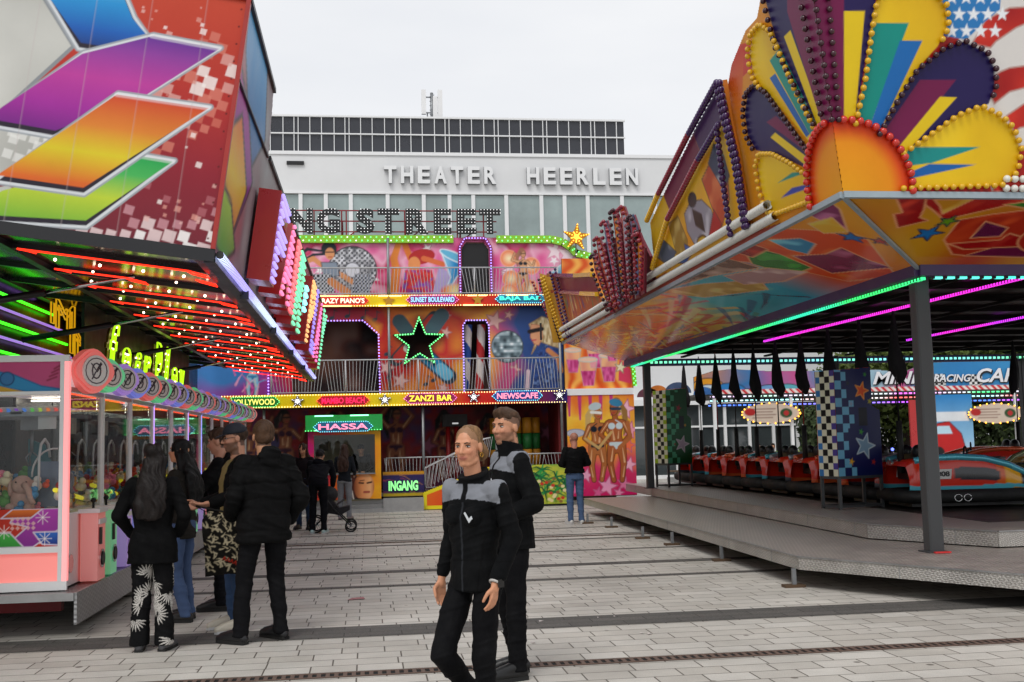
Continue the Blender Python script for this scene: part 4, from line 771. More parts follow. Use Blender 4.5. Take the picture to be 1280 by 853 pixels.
# aisle side
SIDE = [(8.7, 0), (8.7, 2.06), (11.0, 2.06), (11.35, 1.45), (24.3, 1.58), (24.6, 0)]
cv = Canvas(8.7, 24.7, 0, 2.08, .035, lambda x, y: ramp(np.clip((x-8.7)/16, 0, 1)+.1*(vnoise(x, y, .4, 2)-.5), [(0, 'a8505c'), (.1, '8a7880'), (.16, 'a0a0a4'), (.5, '9a7078'), (.8, 'b04050'), (1, 'c87030')]))  # grey-mauve stops are sky reflection painted into the panel colour
for pts, st_ in (([(8.7, 2.08), (10.3, 2.08), (10.9, 1.5), (10.1, 1.0), (8.9, 1.7)], [(0, '1c4c98'), (1, '48a0d8')]), ([(8.7, 1.55), (9.6, 1.35), (10.4, .95), (9.7, .35), (8.7, 1.1)], [(0, '50208c'), (1, 'b8389c')]),
                 ([(8.7, 1.0), (9.2, 1.25), (10.1, .8), (9.5, .2), (8.7, .6)], [(0, 'c83820'), (.5, 'e8c020'), (1, 'e06028')]), ([(8.7, .55), (9.3, .5), (9.9, .2), (9.3, 0), (8.7, .05)], [(0, '188838'), (1, 'a8d038')])):
    y0 = min(p[1] for p in pts); y1 = max(p[1] for p in pts); cv.poly(pts, lambda x, y, y0=y0, y1=y1, st_=st_: ramp((y-y0)/(y1-y0), st_), '30303a', .05)
cv.poly([(22.9, 0), (24.7, 0), (24.7, 1.6), (23.4, 1.6)], lambda x, y: ramp(y/1.6, [(0, '38a040'), (.3, 'e8c028'), (.6, 'e87820'), (1, 'd8a028')]))
cv.cut(SIDE); sdw = cv.build('side_panel', np.array([A0[0], 0, A0[2]]), YV, CW, arc, GLOSS)
MB().prism([(8.77, 0), (8.77, 2.05)]+SIDE[2:], (A0[0]-.008, 0, A0[2]), YV, CW, -.06).build('side_backing', MATS['panel edge red'], sdw)
b = MB(); b.bar(A0+CW*1.38+np.array([.012, 0, 0]), A0+CW*1.42+np.array([.012, 2.5, 0]), .02); b.bar(A0+CW*2.06, A0+CW*2.06+np.array([0, 2.3, 0]), .05); b.bar(A0+CW*1.45+np.array([0, 2.65, 0]), A0+CW*1.58+np.array([0, 15.6, 0]), .05)
b.build('panel_seams', BLACK, sdw)
b = MB(); b.prism([(8.75, -4.2), (8.75, -.03), (24.5, -.03), (24.5, -4.2)], A0*[1, 0, 1]+CW*1.5, YV, CU, .03); b.build('canopy_roof', mat('roof grey', '77777a', .5), arc)
# underside
mirror = mat('glossy black ceiling', '040405', .12, var=0, spec=.3, coat=.06)
b = MB(); b.prism([(8.72, -3.1), (8.72, -.04), (24.5, -.04), (24.5, -3.1)], A0*[1, 0, 1]+CW*.0, YV, CU, -.04); und = b.build('canopy_underside', mirror, arc)
ul = lambda y, u, w=-.05: A0*[1, 0, 1]+np.array([0, y, 0])+CU*u+CW*w
b = MB(); y = 9.3
while y < 24.4: b.bar(ul(y+.55, -3.05, -.02), ul(y+.55, -.1, -.02), .06, .04); y += 1.32
b.bar(ul(8.8, -.12, -.03), ul(24.5, -.12, -.03), .1, .08); b.bar(ul(8.8, -1.9, -.03), ul(24.5, -1.9, -.03), .07, .05); b.bar(ul(8.8, -2.75, -.03), ul(24.5, -2.75, -.03), .08, .06); b.build('ceiling_beams', mat('ceiling beam', '1a1a1e', .3), und)
NR = glow('red neon', 'ff2c18', 2.2); k = 0; y = 9.4
while y < 24.4:
    u0 = -1.68 if k != 1 else -1.66; u1 = -.28 if k != 1 else -1.0
    b = MB(); b.tube([ul(y+.12, u0+.12, -.1), ul(y, u0, -.1), ul(y, u1, -.1)], .0085, 6)
    b.tube([ul(y, u1, -.1), ul(y+.16, u1+.13, -.1), ul(y+.3, u1+.13, -.1), ul(y+.16, u1, -.1), ul(y+.02, u1-.02, -.1)], .007, 6)
    if k % 3 == 0: b.tube([ul(y+.5, u1-.02, -.1), ul(y+.66, u1+.13, -.1), ul(y+.8, u1+.13, -.1), ul(y+.62, u1, -.1), ul(y+.5, u1-.02, -.1)], .007, 6)
    b.build('red_neon_tube', NR, arc); k += 1; y += 1.02 if k < 3 else 1.27
b = MB(); y = 9.85
while y < 24.4:
    for u in (-1.5, -1.12, -.75, -.4): b.ball(ul(y, u, -.09), .014, 8, 5)
    for u in (-1.3, -.55): b.ball(ul(y+.5, u, -.09), .012, 8, 5)
    y += 1.27
b.build('ceiling_bulb_rows', glow('ceiling bulb', 'ffe0c0', 6), arc)
# violet-white tube along the aisle edge
b = MB(); 
t_ = MB(); t_.tube([ul(y, .05, -.03) for y in np.arange(8.75, 24.6, .3)], .033, 8); t_.build('edge_light_tube', led('edge led', 'a8a0ff', 'c8d8ff', 2.2, 16), arc)
b.bar(ul(8.72, -.02, -.07), ul(24.6, -.02, -.07), .09, .07); 
for y in (10.6, 13.8, 17, 20.2): b.box(-1.20, -1.12, y, y+.05, 3.06, 3.26)
b.build('edge_rail', mat('dark aluminium', '3a3c42', .35, metal=.6), arc)
b = MB()
for y in (10.5, 13.2, 16.5, 20): o = MB().tube([(-3.95, y, 2.95), (-2.95, y, 3.12)], .035, 8).build('lifting_strut', BLACK, arc); MB().tube([(-2.95, y, 3.12), (-2.15, y, 3.27)], .018, 8).build('strut_rod', CHROME, o)
# channel letters on the aisle side
def chan(ch, y0, y1, w0, w1, col, tip=0):
    O = A0*[1, 0, 1]+CW*w0+np.array([.03, y0, 0]); o = text(ch, 'channel_letter', O, YV, CW, y1-y0, w1-w0, .22, RED, arc, offset=.06)
    pts = textdots(ch, y1-y0, w1-w0, .075, offset=.03); g_ = glow('led '+col, col, 1.1); b = MB(); N = np.cross(YV, CW)
    for a_, c_ in pts: b.ball(O+np.array(YV)*a_+CW*c_+N*.235, .02, 6, 3)
    b.build('letter_lamps', g_, o)
spec = [('F', 10.7, 11.7, .08, .98, 'b0a0ff'), ('A', 11.8, 13.0, .1, .98, 'ff88b8'), ('I', 13.1, 13.6, .08, .98, 'ff8088'), ('R', 13.8, 15.2, -.0, .98, '80f0b8'),
        ('P', 16.6, 17.7, .05, 1.05, 'ffc080'), ('L', 17.9, 18.9, .02, 1.05, 'a090ff'), ('A', 19.0, 20.3, 0, 1.05, 'ff80c0'), ('Y', 20.5, 21.8, -.05, 1.05, '80f0b8')]
for s_ in spec: chan(*s_)
o = MB().prism([(15.5, .35), (15.9, .35), (15.9, .75), (15.5, .75)], (A0[0]+.03, 0, A0[2]), YV, CW, .2).build('small_sign_box', RED, arc)
bulbs([A0*[1, 0, 1]+np.array([.25, 15.55+.1*i, 0])+CW*(.4+.1*j) for i in range(4) for j in range(4)], .03).build('cyan_lamps', glow('cyan lamp', '80ffff', 2.5), o)
# interior back wall and lit things on it
cv = Canvas(8.6, 27, .4, 4.1, .05, lambda x, y: ramp(vnoise(x*.5, y*3, .35, 41)*.6+vnoise(x+3, y, .8, 42)*.5, [(0, '060506'), (.5, '0c0808'), (.62, '4a0a0a'), (.72, '140808'), (.85, '6a4020'), (.95, '100808')]))
cv.poly([(8, 3.45), (30, 3.45), (30, 4.2), (8, 4.2)], '080809'); cv.poly([(15.6, .4), (24, .4), (24, 4.2), (15.6, 4.2)], '0a0a0c')
bw = cv.build('back_wall', (-4.05, 0, 0), YV, ZV, arc, mat('glossy dark wall', 'ffffff', .3, attr=True, coat=.1, spec=.3)); MB().box(-4.12, -4.06, 8.9, 26, .3, 3.55).build('wall_backing', BLACK, bw)
MB().prism([(-4.05, .4), (-2.72, .4), (-2.72, 2.3), (-4.05, 2.3)], (0, 25.4, 0), XU, ZV, -.05).build('far_end_wall', mat('far wall', '14101a', .4), arc)
NG = glow('green neon', '38ff18', 2.2); NP = glow('violet neon', '8c60c0', 1.3)
for i, (z, y1) in enumerate(((3.98, 13.2), (3.84, 13.3), (3.70, 13.5), (3.56, 14.2), (3.40, 14.6), (3.24, 15.0), (3.08, 15.2), (2.92, 15.4), (2.76, 15.5))):
    o = MB().tube([(-3.98, 9.5, z), (-3.98, y1, z)], .016, 6).build('neon_tube', NG if i % 2 == 0 else NP, arc)
for i, z in enumerate((3.5, 3.35, 3.2, 3.05, 2.9, 2.75)): MB().tube([(-3.98, 22.8, z), (-3.98, 25.2, z)], .018, 6).build('neon_tube', NG if i % 2 == 0 else NP, arc)
NY = glow('yellow neon', 'c89010', .9)
for ch, ya, yb_, z0, z1 in (('M', 14.1, 15.0, 3.25, 3.62), ('M', 15.0, 16.0, 2.95, 3.3), ('N', 15.6, 16.5, 2.6, 3.0)):
    for d in (0, .06): text(ch, 'yellow_neon_letter', (-3.9+d, ya, z0-d), YV, ZV, yb_-ya, z1-z0, .02, NY, arc, outline=.009)
fx_ = -3.3
pl = lambda px, py: PX(px, py, (1, 0, 0), (fx_, 0, 0))
fp = thing('fair_play_sign', 'lit script sign Fair Play outlined in green neon above the prize machines', 'neon sign', (fx_, 15, 2.6))
for wd_, pa, pb, hh in (('fair', 128, 184, 0), ('Play', 187, 226, 1)):
    y0 = pl(pa, 470)[1]; y1 = pl(pb, 470)[1]; z0 = 2.6 if hh == 0 else 2.55; h = .66 if hh == 0 else .74
    for ch_i, ch in enumerate(wd_):
        n = len(wd_); ya = y0+(y1-y0)*ch_i/n; yb_ = y0+(y1-y0)*(ch_i+.7)/n; up_ = ch in 'fPl'; z1 = z0+(h if up_ else h*.62); za = z0-(.2 if ch == 'y' else 0)
        o = text(ch, 'script_letter', (fx_, ya, za), YV, ZV, yb_-ya, z1-za, .03, mat('sign amber', '5a4010', .4), fp, offset=.0, shear=.3)
        text(ch, 'neon_outline', (fx_+.07, ya-.03, za-.03), YV, ZV, yb_-ya+.06, z1-za+.06, .03, glow('lime neon', 'a8e018', 1.3), o, outline=.007, shear=.3, offset=.02)
        bulbs([(fx_+.07, ya+a_, za+c_) for a_, c_ in textdots(ch, yb_-ya, z1-za, .1, offset=.04, shear=.3)], .015).build('letter_bulbs', glow('sign bulb', 'fff0b0', 4), o)
MB().box(-3.5, -3.46, 14, 22, 2.5, 3.5).build('backing_frame', BLACK, fp)
for y in (20.4, 21.2): text('M', 'yellow_neon_letter', (-3.7, y, 2.75), YV, ZV, .7, .45, .02, NY, arc, outline=.009)
# trailer floor, aluminium edge plate, red chassis beam
def plate(name, col='9a9a9a', sc=26, axis='z', met=.7):
    if name in MATS: return MATS[name]
    m = mat(name, col, .36, metal=met, var=.22, vs=3); t = m.node_tree; b = t.nodes['Principled BSDF']; N = t.nodes.new; K = t.links.new
    co = N('ShaderNodeTexCoord'); hs = []
    for sgn in (1, -1):
        mp = N('ShaderNodeMapping'); mp.inputs['Rotation'].default_value = (0, 0, R(45*sgn)) if axis == 'z' else ((R(45*sgn), 0, 0) if axis == 'x' else (0, R(45*sgn), 0)); K(co.outputs['Object'], mp.inputs[0])
        sx = N('ShaderNodeSeparateXYZ'); K(mp.outputs[0], sx.inputs[0]); i, j = {'z': (0, 1), 'x': (1, 2), 'y': (0, 2)}[axis]
        def tri(o, s, ph):
            a = N('ShaderNodeMath'); a.operation = 'MULTIPLY_ADD'; a.inputs[1].default_value = s; a.inputs[2].default_value = ph; K(o, a.inputs[0]); c = N('ShaderNodeMath'); c.operation = 'SINE'; K(a.outputs[0], c.inputs[0]); return c
        a = tri(sx.outputs[i], sc*3.14*2, 0); c = tri(sx.outputs[j], sc*3.14, sgn*.8)
        pw = N('ShaderNodeMath'); pw.operation = 'MULTIPLY'; K(a.outputs[0], pw.inputs[0]); K(c.outputs[0], pw.inputs[1]); hs.append(pw)
    mxm = N('ShaderNodeMath'); mxm.operation = 'MAXIMUM'; K(hs[0].outputs[0], mxm.inputs[0]); K(hs[1].outputs[0], mxm.inputs[1])
    bp = N('ShaderNodeBump'); bp.inputs['Strength'].default_value = .7; bp.inputs['Distance'].default_value = .004; K(mxm.outputs[0], bp.inputs['Height']); K(bp.outputs[0], b.inputs['Normal'])
    rr_ = N('ShaderNodeMapRange'); rr_.inputs['From Min'].default_value = .25; rr_.inputs['From Max'].default_value = .6; rr_.inputs['To Min'].default_value = .86; rr_.inputs['To Max'].default_value = 1.25; K(mxm.outputs[0], rr_.inputs[0])
    src = b.inputs['Base Color'].links[0].from_socket; sc_ = N('ShaderNodeVectorMath'); sc_.operation = 'SCALE'; K(src, sc_.inputs[0]); K(rr_.outputs[0], sc_.inputs['Scale']); K(sc_.outputs[0], b.inputs['Base Color'])
    return m
MB().box(-6.5, -2.6, 10.3, 25.6, .34, .4).build('trailer_floor', plate('floor chequer plate', '8c8c8c', 26, 'z'), arc)
MB().box(-2.6, -2.575, 10.28, 25.6, .12, .4).build('edge_plate', plate('side chequer plate', 'a4a4a4', 22, 'x', .4), arc)
b = MB(); b.box(-6.5, -2.6, 10.26, 10.3, .33, .4); b.build('front_edge', ALU, arc)
MB().box(-6.5, -2.95, 11.2, 11.3, .12, .3).build('red_chassis_beam', mat('chassis red', '8c1018', .5), arc)
b = MB()
for y in (12, 16, 20, 24): b.box(-3.6, -3.45, y, y+.15, 0, .34)
b.build('support_leg', BLACK, arc)

# ---------------------------------------------------------------- claw machines
def toyset(t, x0, x1, y0, y1, z, n, seed, big=1):
    rg = np.random.default_rng(seed); cols = ('d84820', 'e8a018', 'e8d8b0', 'c02028', '58a040', '3888b8', 'e87890', 'f0e8e0'); bs = {}
    for _ in range(n):
        c = cols[rg.integers(len(cols))]; b = bs.setdefault(c, MB()); r = rg.uniform(.03, .06)*big
        x, y = rg.uniform(x0, x1), rg.uniform(y0, y1); zc = z+rg.uniform(0, .34)*(1-.6*abs((x-x0)/(x1-x0)-.4)); b.ball((x, y, zc), r, 8, 6, (1, rg.uniform(.7, 1.2), rg.uniform(.7, 1))); b.ball((x+.02, y-.02, zc+r), r*.6, 8, 5)
    o = None
    for c, b in bs.items():
        if o is None: o = b.build('prize_heap', mat('prize '+c, c, .7), t, kind='stuff')
        else: b.build('prizes', mat('prize '+c, c, .7), o, kind='stuff')
LC = {'red': ('ff6058', 'd88c88'), 'green': ('50e898', '88c49c'), 'violet': ('b080f0', 'b49cc8'), 'blue': ('7888ff', '9498cc')}
CC = {'red': 'd8b0ac', 'green': 'a8ccb0', 'violet': 'c0b0cc', 'blue': 'b0b4d0'}
def lamp_head(t, y, z, col, r=.2):
    X = -2.64; YV = (math.sin(.66), math.cos(.66), 0); NX = np.array([math.cos(.66), -math.sin(.66), 0]); g = glow('lamp '+col, LC[col][0], .3, LC[col][1]); N = (1, 0, 0)
    pts = []
    for k in range(32):
        a = 2*math.pi*k/32; q = r*(1+.07*math.cos(4*a)); pts.append((q*1.15*math.cos(a), q*math.sin(a)))
    b = MB(); b.prism(pts, (X, y, z), YV, ZV, .09); o = b.build('round_lamp', g, t)
    b = MB(); b.prism([(a*.86, c*.86) for a, c in pts], tuple(np.array([X, y, z])+NX*.09), YV, ZV, .025); b.build('lamp_bezel', g, o)
    b = MB(); b.disc(tuple(np.array([X, y, z])+NX*.115), r*.74, YV, ZV, .02, 22); b.build('lamp_face', mat('lamp face grey', 'e4e0dc', .3, var=.03), o)
    E = lambda a, c: tuple(np.array([X, y, z])+NX*.137+np.array(YV)*a+np.array([0, 0, c]))
    b = MB(); b.tube([E(math.cos(a)*r*.6, math.sin(a)*r*.6) for a in np.linspace(0, 6.28, 17)], .005, 5); b.tube([E(math.cos(a)*r*.24, math.sin(a)*r*.36) for a in np.linspace(0, 6.28, 13)], .007, 5); b.tube([E(-.05, -.08), E(.05, .08)], .007, 5); b.tube([E(-.06, .07), E(.01, -.01), E(.06, .07)], .006, 5)
    b.build('lamp_emblem', mat('emblem dark', '585058', .5), o)
def console(t, y, col, w=.26):
    g = glow('console '+col, LC[col][0], .2, CC[col]); o = MB().box(-2.72, -2.56, y, y+w, .42, 1.06).build('control_console', g, t)
    b = MB(); b.box(-2.74, -2.54, y-.02, y+w+.02, 1.06, 1.1); b.box(-2.56, -2.545, y+.02, y+w-.02, .95, 1.0); b.build('console_top', WHITE, o)
    b = MB(); b.tube([(-2.64, y+w/2, 1.1), (-2.64, y+w/2, 1.16)], .012, 8); b.ball((-2.64, y+w/2, 1.175), .026, 10, 7); b.build('joystick', RUBBER, o)
    b = MB(); b.disc((-2.558, y+w/2, .62), .09, YV, ZV, .012, 18); b.build('speaker_ring', CHROME, o); b = MB(); b.disc((-2.545, y+w/2, .62), .065, YV, ZV, .008, 18); b.box(-2.558, -2.54, y+.04, y+.1, .76, .92); b.build('speaker_cone', BLACK, o)
MW = 1.345; Y0 = 10.45
cyc = ['red', 'green', 'violet', 'blue', 'red', 'green', 'violet', 'blue', 'red', 'green', 'violet', 'red', 'blue', 'violet', 'green', 'red', 'blue', 'green', 'violet', 'green', 'red', 'red']
ords = ('first', 'second', 'third', 'fourth', 'fifth', 'sixth', 'seventh', 'eighth', 'ninth', 'tenth', 'last')
darkin = mat('machine interior', '2a211d', .35, var=.3)
for i in range(11):
    y0 = Y0+i*MW; y1 = y0+MW; c0, c1 = cyc[2*i], cyc[2*i+1]
    lab = f'{ords[i]} claw machine of the row from the camera with {c0} and {c1} round lamps' if i else 'corner claw machine nearest the camera with plush toys and a red lit base'
    t = thing('claw_machine', lab, 'claw machine', (-3.2, y0, .4), group='claw machines in the arcade row')
    x0 = -3.62 if i else -4.0
    b = MB(); b.box(x0, -2.74, y0+.01, y1-.01, .42, 1.08); b.build('cabinet', WHITE, t); MB().box(x0, -2.72, y0+.01, y1-.01, 2.22, 2.5).build('header', glow('glowing header', 'ffe8f0', .22, 'e8e4e4'), t)  # faint glow added so the header reads lit under the canopy
    MB().box(x0, x0+.03, y0+.03, y1-.03, 1.08, 2.22).build('back_panel', darkin, t)
    MB().box(x0+.03, -2.76, y1-.03, y1-.02, 1.1, 2.2).build('side_glass', GLASS, t)
    pc = c0 if i in (0, 3, 5, 6) else None
    b = MB(); b.box(-2.75, -2.71, y0, y0+.035, 1.08, 2.22); b.build('corner_post', glow('post '+pc, LC[pc][0], 1.1, 'e8e0e0') if pc else WHITE, t)
    b = MB(); b.box(-2.75, -2.715, y0+.68, y0+.70, 1.08, 2.22) if i == -1 else b.box(-2.76, -2.715, y1-.045, y1-.01, 1.08, 2.22); b.build('door_frame', WHITE, t)
    MB().box(-2.735, -2.73, y0+.04, y1-.05, 1.1, 2.2).build('glass_door', GLASS, t)
    toyset(t, x0+.1, -2.8, y0+.08, y1-.08, 1.12, 110 if i < 4 else 30, 70+i)
    b = MB()
    for yy in (y0+.3, y0+.95): b.tube([(-3.0, yy-.17, 1.3), (-3.0, yy-.17, 1.6), (-3.0, yy-.12, 1.72), (-3.0, yy, 1.77), (-3.0, yy+.12, 1.72), (-3.0, yy+.17, 1.6)], .012, 6)
    b.build('wire_hoops', mat('white wire', 'd0d0d0', .4), t)
    b = MB(); b.box(x0+.1, -2.8, y0+.1, y0+.14, 1.98, 2.02); b.box(x0+.1, -2.8, y1-.18, y1-.14, 1.98, 2.02); b.box(-3.25, -3.15, y0+.1, y1-.14, 2.0, 2.03); b.box(-3.28, -3.12, y0+.5, y0+.68, 1.86, 2.0); b.tube([(-3.2, y0+.59, 1.86), (-3.2, y0+.59, 1.66)], .015, 6)
    for q in range(3): a = q*2.1; b.tube([(-3.2, y0+.59, 1.66), (-3.2+.07*math.cos(a), y0+.59+.07*math.sin(a), 1.6), (-3.2+.03*math.cos(a), y0+.59+.03*math.sin(a), 1.52)], .008, 5)
    b.build('claw_gantry', STEEL, t)
    MB().box(x0+.1, -3.0, y0+.3, y0+.36, 2.185, 2.2).build('interior_light', glow('interior light', 'fff0dc', 9) if i else glow('dim interior light', 'fff0dc', .4), t)
    b = MB(); b.tube([(-2.85, y0+.1, 1.3), (-2.85, y1-.1, 1.16)], .022, 6); b.build('yellow_rail', glow('yellow rail', 'f0e020', .6), t)
    b = MB(); b.box(-2.79, -2.775, y0+.05, y1-.05, 2.06, 2.2); o = b.build('inner_sign', mat('inner sign', '7a2c18', .4), t); bulbs(along([(-2.77, y0+.08, 2.19), (-2.77, y1-.08, 2.19)], .06), .011).build('sign_bulbs', BULBR, o)
    MB().box(-2.9, -2.895, y0+.75, y0+1.0, 1.82, 1.98).build('notice_card', mat('notice card', 'b8b4a8', .6), t)
    for j, c in enumerate((c0, c1)):
        lamp_head(t, y0+.34+j*.66, 2.40, c, .16 if (i or j) else .2)
        if not (i == 0 and j == 0): console(t, y0+.42+j*.62, c)
    if i == 0: console(t, y0+.5, 'red', .3)
    MB().box(-2.722, -2.70, y0+.05, y1-.05, 2.2, 2.24).build('header_trim', ALU, t)
    # speaker panel beside the console
    b = MB(); b.disc((-2.738, y0+.2, .62), .085, YV, ZV, .015, 18); b.build('cabinet_speaker', CHROME, t)
    if i == 0:
        yf = Y0-.012
        cv = Canvas(-4.0, -2.78, 2.2, 2.47, .008, 'c84c80'); cv.poly([(-4, 2.47), (-3.6, 2.44), (-3.2, 2.36), (-2.95, 2.25), (-2.78, 2.22), (-2.78, 2.17), (-3.1, 2.2), (-3.5, 2.3), (-4, 2.33)], '2c8cc0', '1c5c98', .012)
        cv.poly([(-4, 2.33), (-3.5, 2.3), (-3.1, 2.2), (-3.3, 2.15), (-4, 2.2)], 'd8a838'); cv.ell(-3.25, 2.32, .06, .06, '3878b0', edge='184878', ew=.012)
        for q in range(4): cv.line([(-2.9+q*.02, 2.3+q*.035), (-2.82+q*.01, 2.33+q*.035)], .018, '982850')
        cv.build('header_artwork', (0, yf, 0), XU, ZV, t)
        cv = Canvas(-4.0, -2.78, .8, 1.14, .006, 'c02c18')
        def poly2(pts, st_): ys = [p[1] for p in pts]; cv.poly(pts, lambda x, y: ramp((y-min(ys))/(max(ys)-min(ys)), st_), 'd8c8d8', .012)
        poly2([(-3.13, 1.14), (-2.78, 1.14), (-2.78, .95), (-3.0, .8), (-3.25, .8), (-3.05, .98), (-3.2, 1.02)], [(0, '802888'), (1, 'b83cb0')]); poly2([(-3.28, 1.06), (-3.18, 1.14), (-2.92, 1.14), (-3.02, 1.06)], [(0, 'a83c10'), (1, 'e87828')])
        poly2([(-4, .8), (-3.08, .8), (-3.2, .93), (-4, .93)], [(0, '2c8c30'), (1, '48b848')]); poly2([(-3.0, .93), (-2.92, .82), (-2.78, .81), (-2.78, .93)], [(0, '182c80'), (1, '2c6cc8')])
        for sx, sz in ((-3.25, .94), (-2.92, 1.06), (-2.9, .87)):
            for a in range(4): cv.line([(sx-.06*math.cos(a*.79), sz-.06*math.sin(a*.79)), (sx, sz), (sx+.06*math.cos(a*.79), sz+.06*math.sin(a*.79))], .006, 'fff4f0', a=.8)
        for q in range(14): x, y_ = -3.18+.045*(q % 5), .95+.04*(q//5); cv.poly([(x, y_), (x+.02, y_+.02), (x, y_+.04), (x-.02, y_+.02)], 'f0c0b8', a=.7)
        cv.build('lower_artwork', (0, yf, 0), XU, ZV, t)
        MB().box(-4.0, -2.78, yf-.002, yf+.01, .49, .745).build('lit_base_panel', glow('base pink', 'ff5f5a', .45, 'e8a8a0'), t)
        [MB().box(-4.2, xr_, yf-.03, yf+.005, za_, zb2).build('front_rail', WHITE, t) for xr_, za_, zb2 in ((-2.7, 2.47, 2.53), (-2.78, .745, .8), (-2.7, .41, .49), (-2.78, 2.17, 2.2))]
        b = MB(); b.box(-2.78, -2.742, yf-.03, yf+.03, .49, 2.47); b.build('front_post', WHITE, t); MB().box(-2.742, -2.70, yf-.028, yf+.03, .49, 2.47).build('pink_light_strip', glow('pink strip', 'ff8080', 1.0, 'ffb0b0'), t)
        MB().box(-4.0, -2.79, yf+.02, yf+.025, 1.14, 2.17).build('front_glass', GLASS, t)
        b = MB()
        for q, c_ in enumerate(('e8404c', '3878d0', '7838b0', '50b840', 'a8c830', 'e87828', 'e84838', 'e84060')): b.mi = 0; pass
        MB().box(-3.9, -2.8, 10.62, 10.64, 2.0, 2.07).build('arrow_strip', mat('light strip white', 'd0ccc4', .4), t)
        for q, c_ in enumerate(('e8404c', '3878d0', '7838b0', '3878d0', '50b840', 'a8c830', 'e87828', 'e84838')): x = -3.38+q*.07; MB().prism([(x, 2.015), (x+.03, 2.015), (x+.045, 2.035), (x+.03, 2.055), (x, 2.055), (x+.015, 2.035)], (0, 10.612, 0), XU, ZV, .006).build('arrow', glow('arrow '+c_, c_, .5), t)
        MB().box(-3.02, -2.86, 10.6, 10.604, 1.86, 1.99).build('white_card', mat('white card', 'c8ccca', .5), t)
        MB().box(-3.05, -2.8, 10.75, 10.76, 1.14, 1.56).build('blue_divider', mat('blue divider', '5a6c84', .2), t)
        b = MB(); b.prism([(-3.25, 1.14), (-2.95, 1.14), (-3.02, 1.5), (-3.1, 1.72), (-3.25, 1.78)], (0, 11.1, 0), XU, ZV, -.03); b.build('teal_sheet', mat('teal sheet', '1c6870', .6), t)
        b = MB(); b.tube([(-3.1, 10.72, 1.42)]+[(-3.1+.2*(1-math.cos(a)), 10.72, 1.42+.24*math.sin(a)+.02) for a in np.linspace(.1, 1.7, 8)], .009, 6); b.build('white_hose', MATS['white wire'], t)
# plush toys inside the corner machine
fur = mat('beige plush', 'c89c8c', .95, var=.15, vs=30, bump=.6, bs=160); fur2 = mat('grey plush', '8c9098', .95, var=.2, vs=30, bump=.6, bs=160)
def plush(x, y, z, s, m, label, trunk=True):
    t = thing('plush_elephant', label, 'plush toy', (x, y, z)); b = MB()
    b.ball((x, y, z+.1*s), .1*s, 14, 10, (1, .9, 1.1)); b.ball((x+.01*s, y-.03*s, z+.23*s), .09*s, 14, 10, (1.05, 1, 1)); b.ball((x-.08*s, y-.05*s, z+.03*s), .05*s, 10, 8, (1, 1.3, .8)); b.ball((x+.08*s, y-.05*s, z+.03*s), .05*s, 10, 8, (1, 1.3, .8))
    b.tube([(x+.05*s, y-.1*s, z+.24*s), (x+.1*s, y-.14*s, z+.18*s), (x+.12*s, y-.14*s, z+.1*s), (x+.15*s, y-.14*s, z+.06*s)], .035*s, 10, .02*s); b.build('body', m, t)
    for q in (-1, 1): bb_ = MB(); bb_.ball((x+q*.09*s, y-.01*s, z+.2*s), .06*s, 12, 8, (.5, .9, 1.3)); bb_.build('ear', m, t)
    for q in (-.02, .07): bb_ = MB(); bb_.ball((x+q*s, y-.115*s, z+.26*s), .008*s, 8, 6); bb_.build('eye', RUBBER, t)
plush(-3.17, 10.66, 1.12, 1.0, fur, 'beige plush elephant sitting behind the glass of the corner claw machine')
plush(-2.88, 10.92, 1.2, .9, fur2, 'grey plush toy leaning inside the corner claw machine')
# ---------------------------------------------------------------- bumper car ride on the right
dod = thing('bumper_car_ride', 'bumper car pavilion with sunburst sign, painted soffit and two chequer plate steps', 'fairground ride', (9, 17, 0))
PTOP = plate('worn step plate', 'a49b94', 20, 'z', .3); PSIDE = plate('riser plate', 'a8a49e', 30, 'x', .35); PFRT = plate('front riser plate', 'b0aca6', 44, 'y', .35)
LOW = [(4.6, 11.45), (5.87, 9.38), (6.4, 8.5), (16, 8.5), (16, 24.7), (4.88, 24.7)]
UPP = [(6.14, 13.02), (6.94, 11.5), (16, 11.5), (16, 27.4), (6.5, 27.4)]
def platform(poly, z0, z1, name):
    top = MB(); top.prism(poly, (0, 0, z1), (1, 0, 0), (0, 1, 0), -.03); o = top.build(name, PTOP, dod)
    n = len(poly); bs = {0: MB(), 1: MB()}; tr = MB()
    for i in range(n):
        a, c = poly[i], poly[(i+1) % n]; b = MB(); d = Vector((c[0]-a[0], c[1]-a[1], 0)); nn = Vector((-d.y, d.x, 0)).normalized()*.012
        cx = sum(p[0] for p in poly)/n; cy = sum(p[1] for p in poly)/n
        if nn.dot(Vector((a[0]-cx, a[1]-cy, 0))) < 0: nn = -nn
        v = [(a[0], a[1]), (c[0], c[1]), (c[0]+nn.x, c[1]+nn.y), (a[0]+nn.x, a[1]+nn.y)]
        b.add([(p[0], p[1], z) for z in (z0, z1-.002) for p in v], [(3, 2, 1, 0), (4, 5, 6, 7), (0, 1, 5, 4), (1, 2, 6, 5), (2, 3, 7, 6), (3, 0, 4, 7)], False)
        b.build('riser', PFRT if abs(c[0]-a[0]) > .4*abs(c[1]-a[1]) else PSIDE, o)
        tr.bar((a[0]+nn.x, a[1]+nn.y, z1-.004), (c[0]+nn.x, c[1]+nn.y, z1-.004), .022, .014)
        L_ = d.length; k = 1.2
        while k < L_: p = Vector((a[0], a[1], 0))+d.normalized()*k+nn; tr.bar(p+Vector((0, 0, z0)), p+Vector((0, 0, z1)), .008, .008); k += 1.6
    tr.build('edge_trim', ALU, o); return o
platform(LOW, .2, .34, 'lower_step'); platform(UPP, .355, .53, 'upper_step')
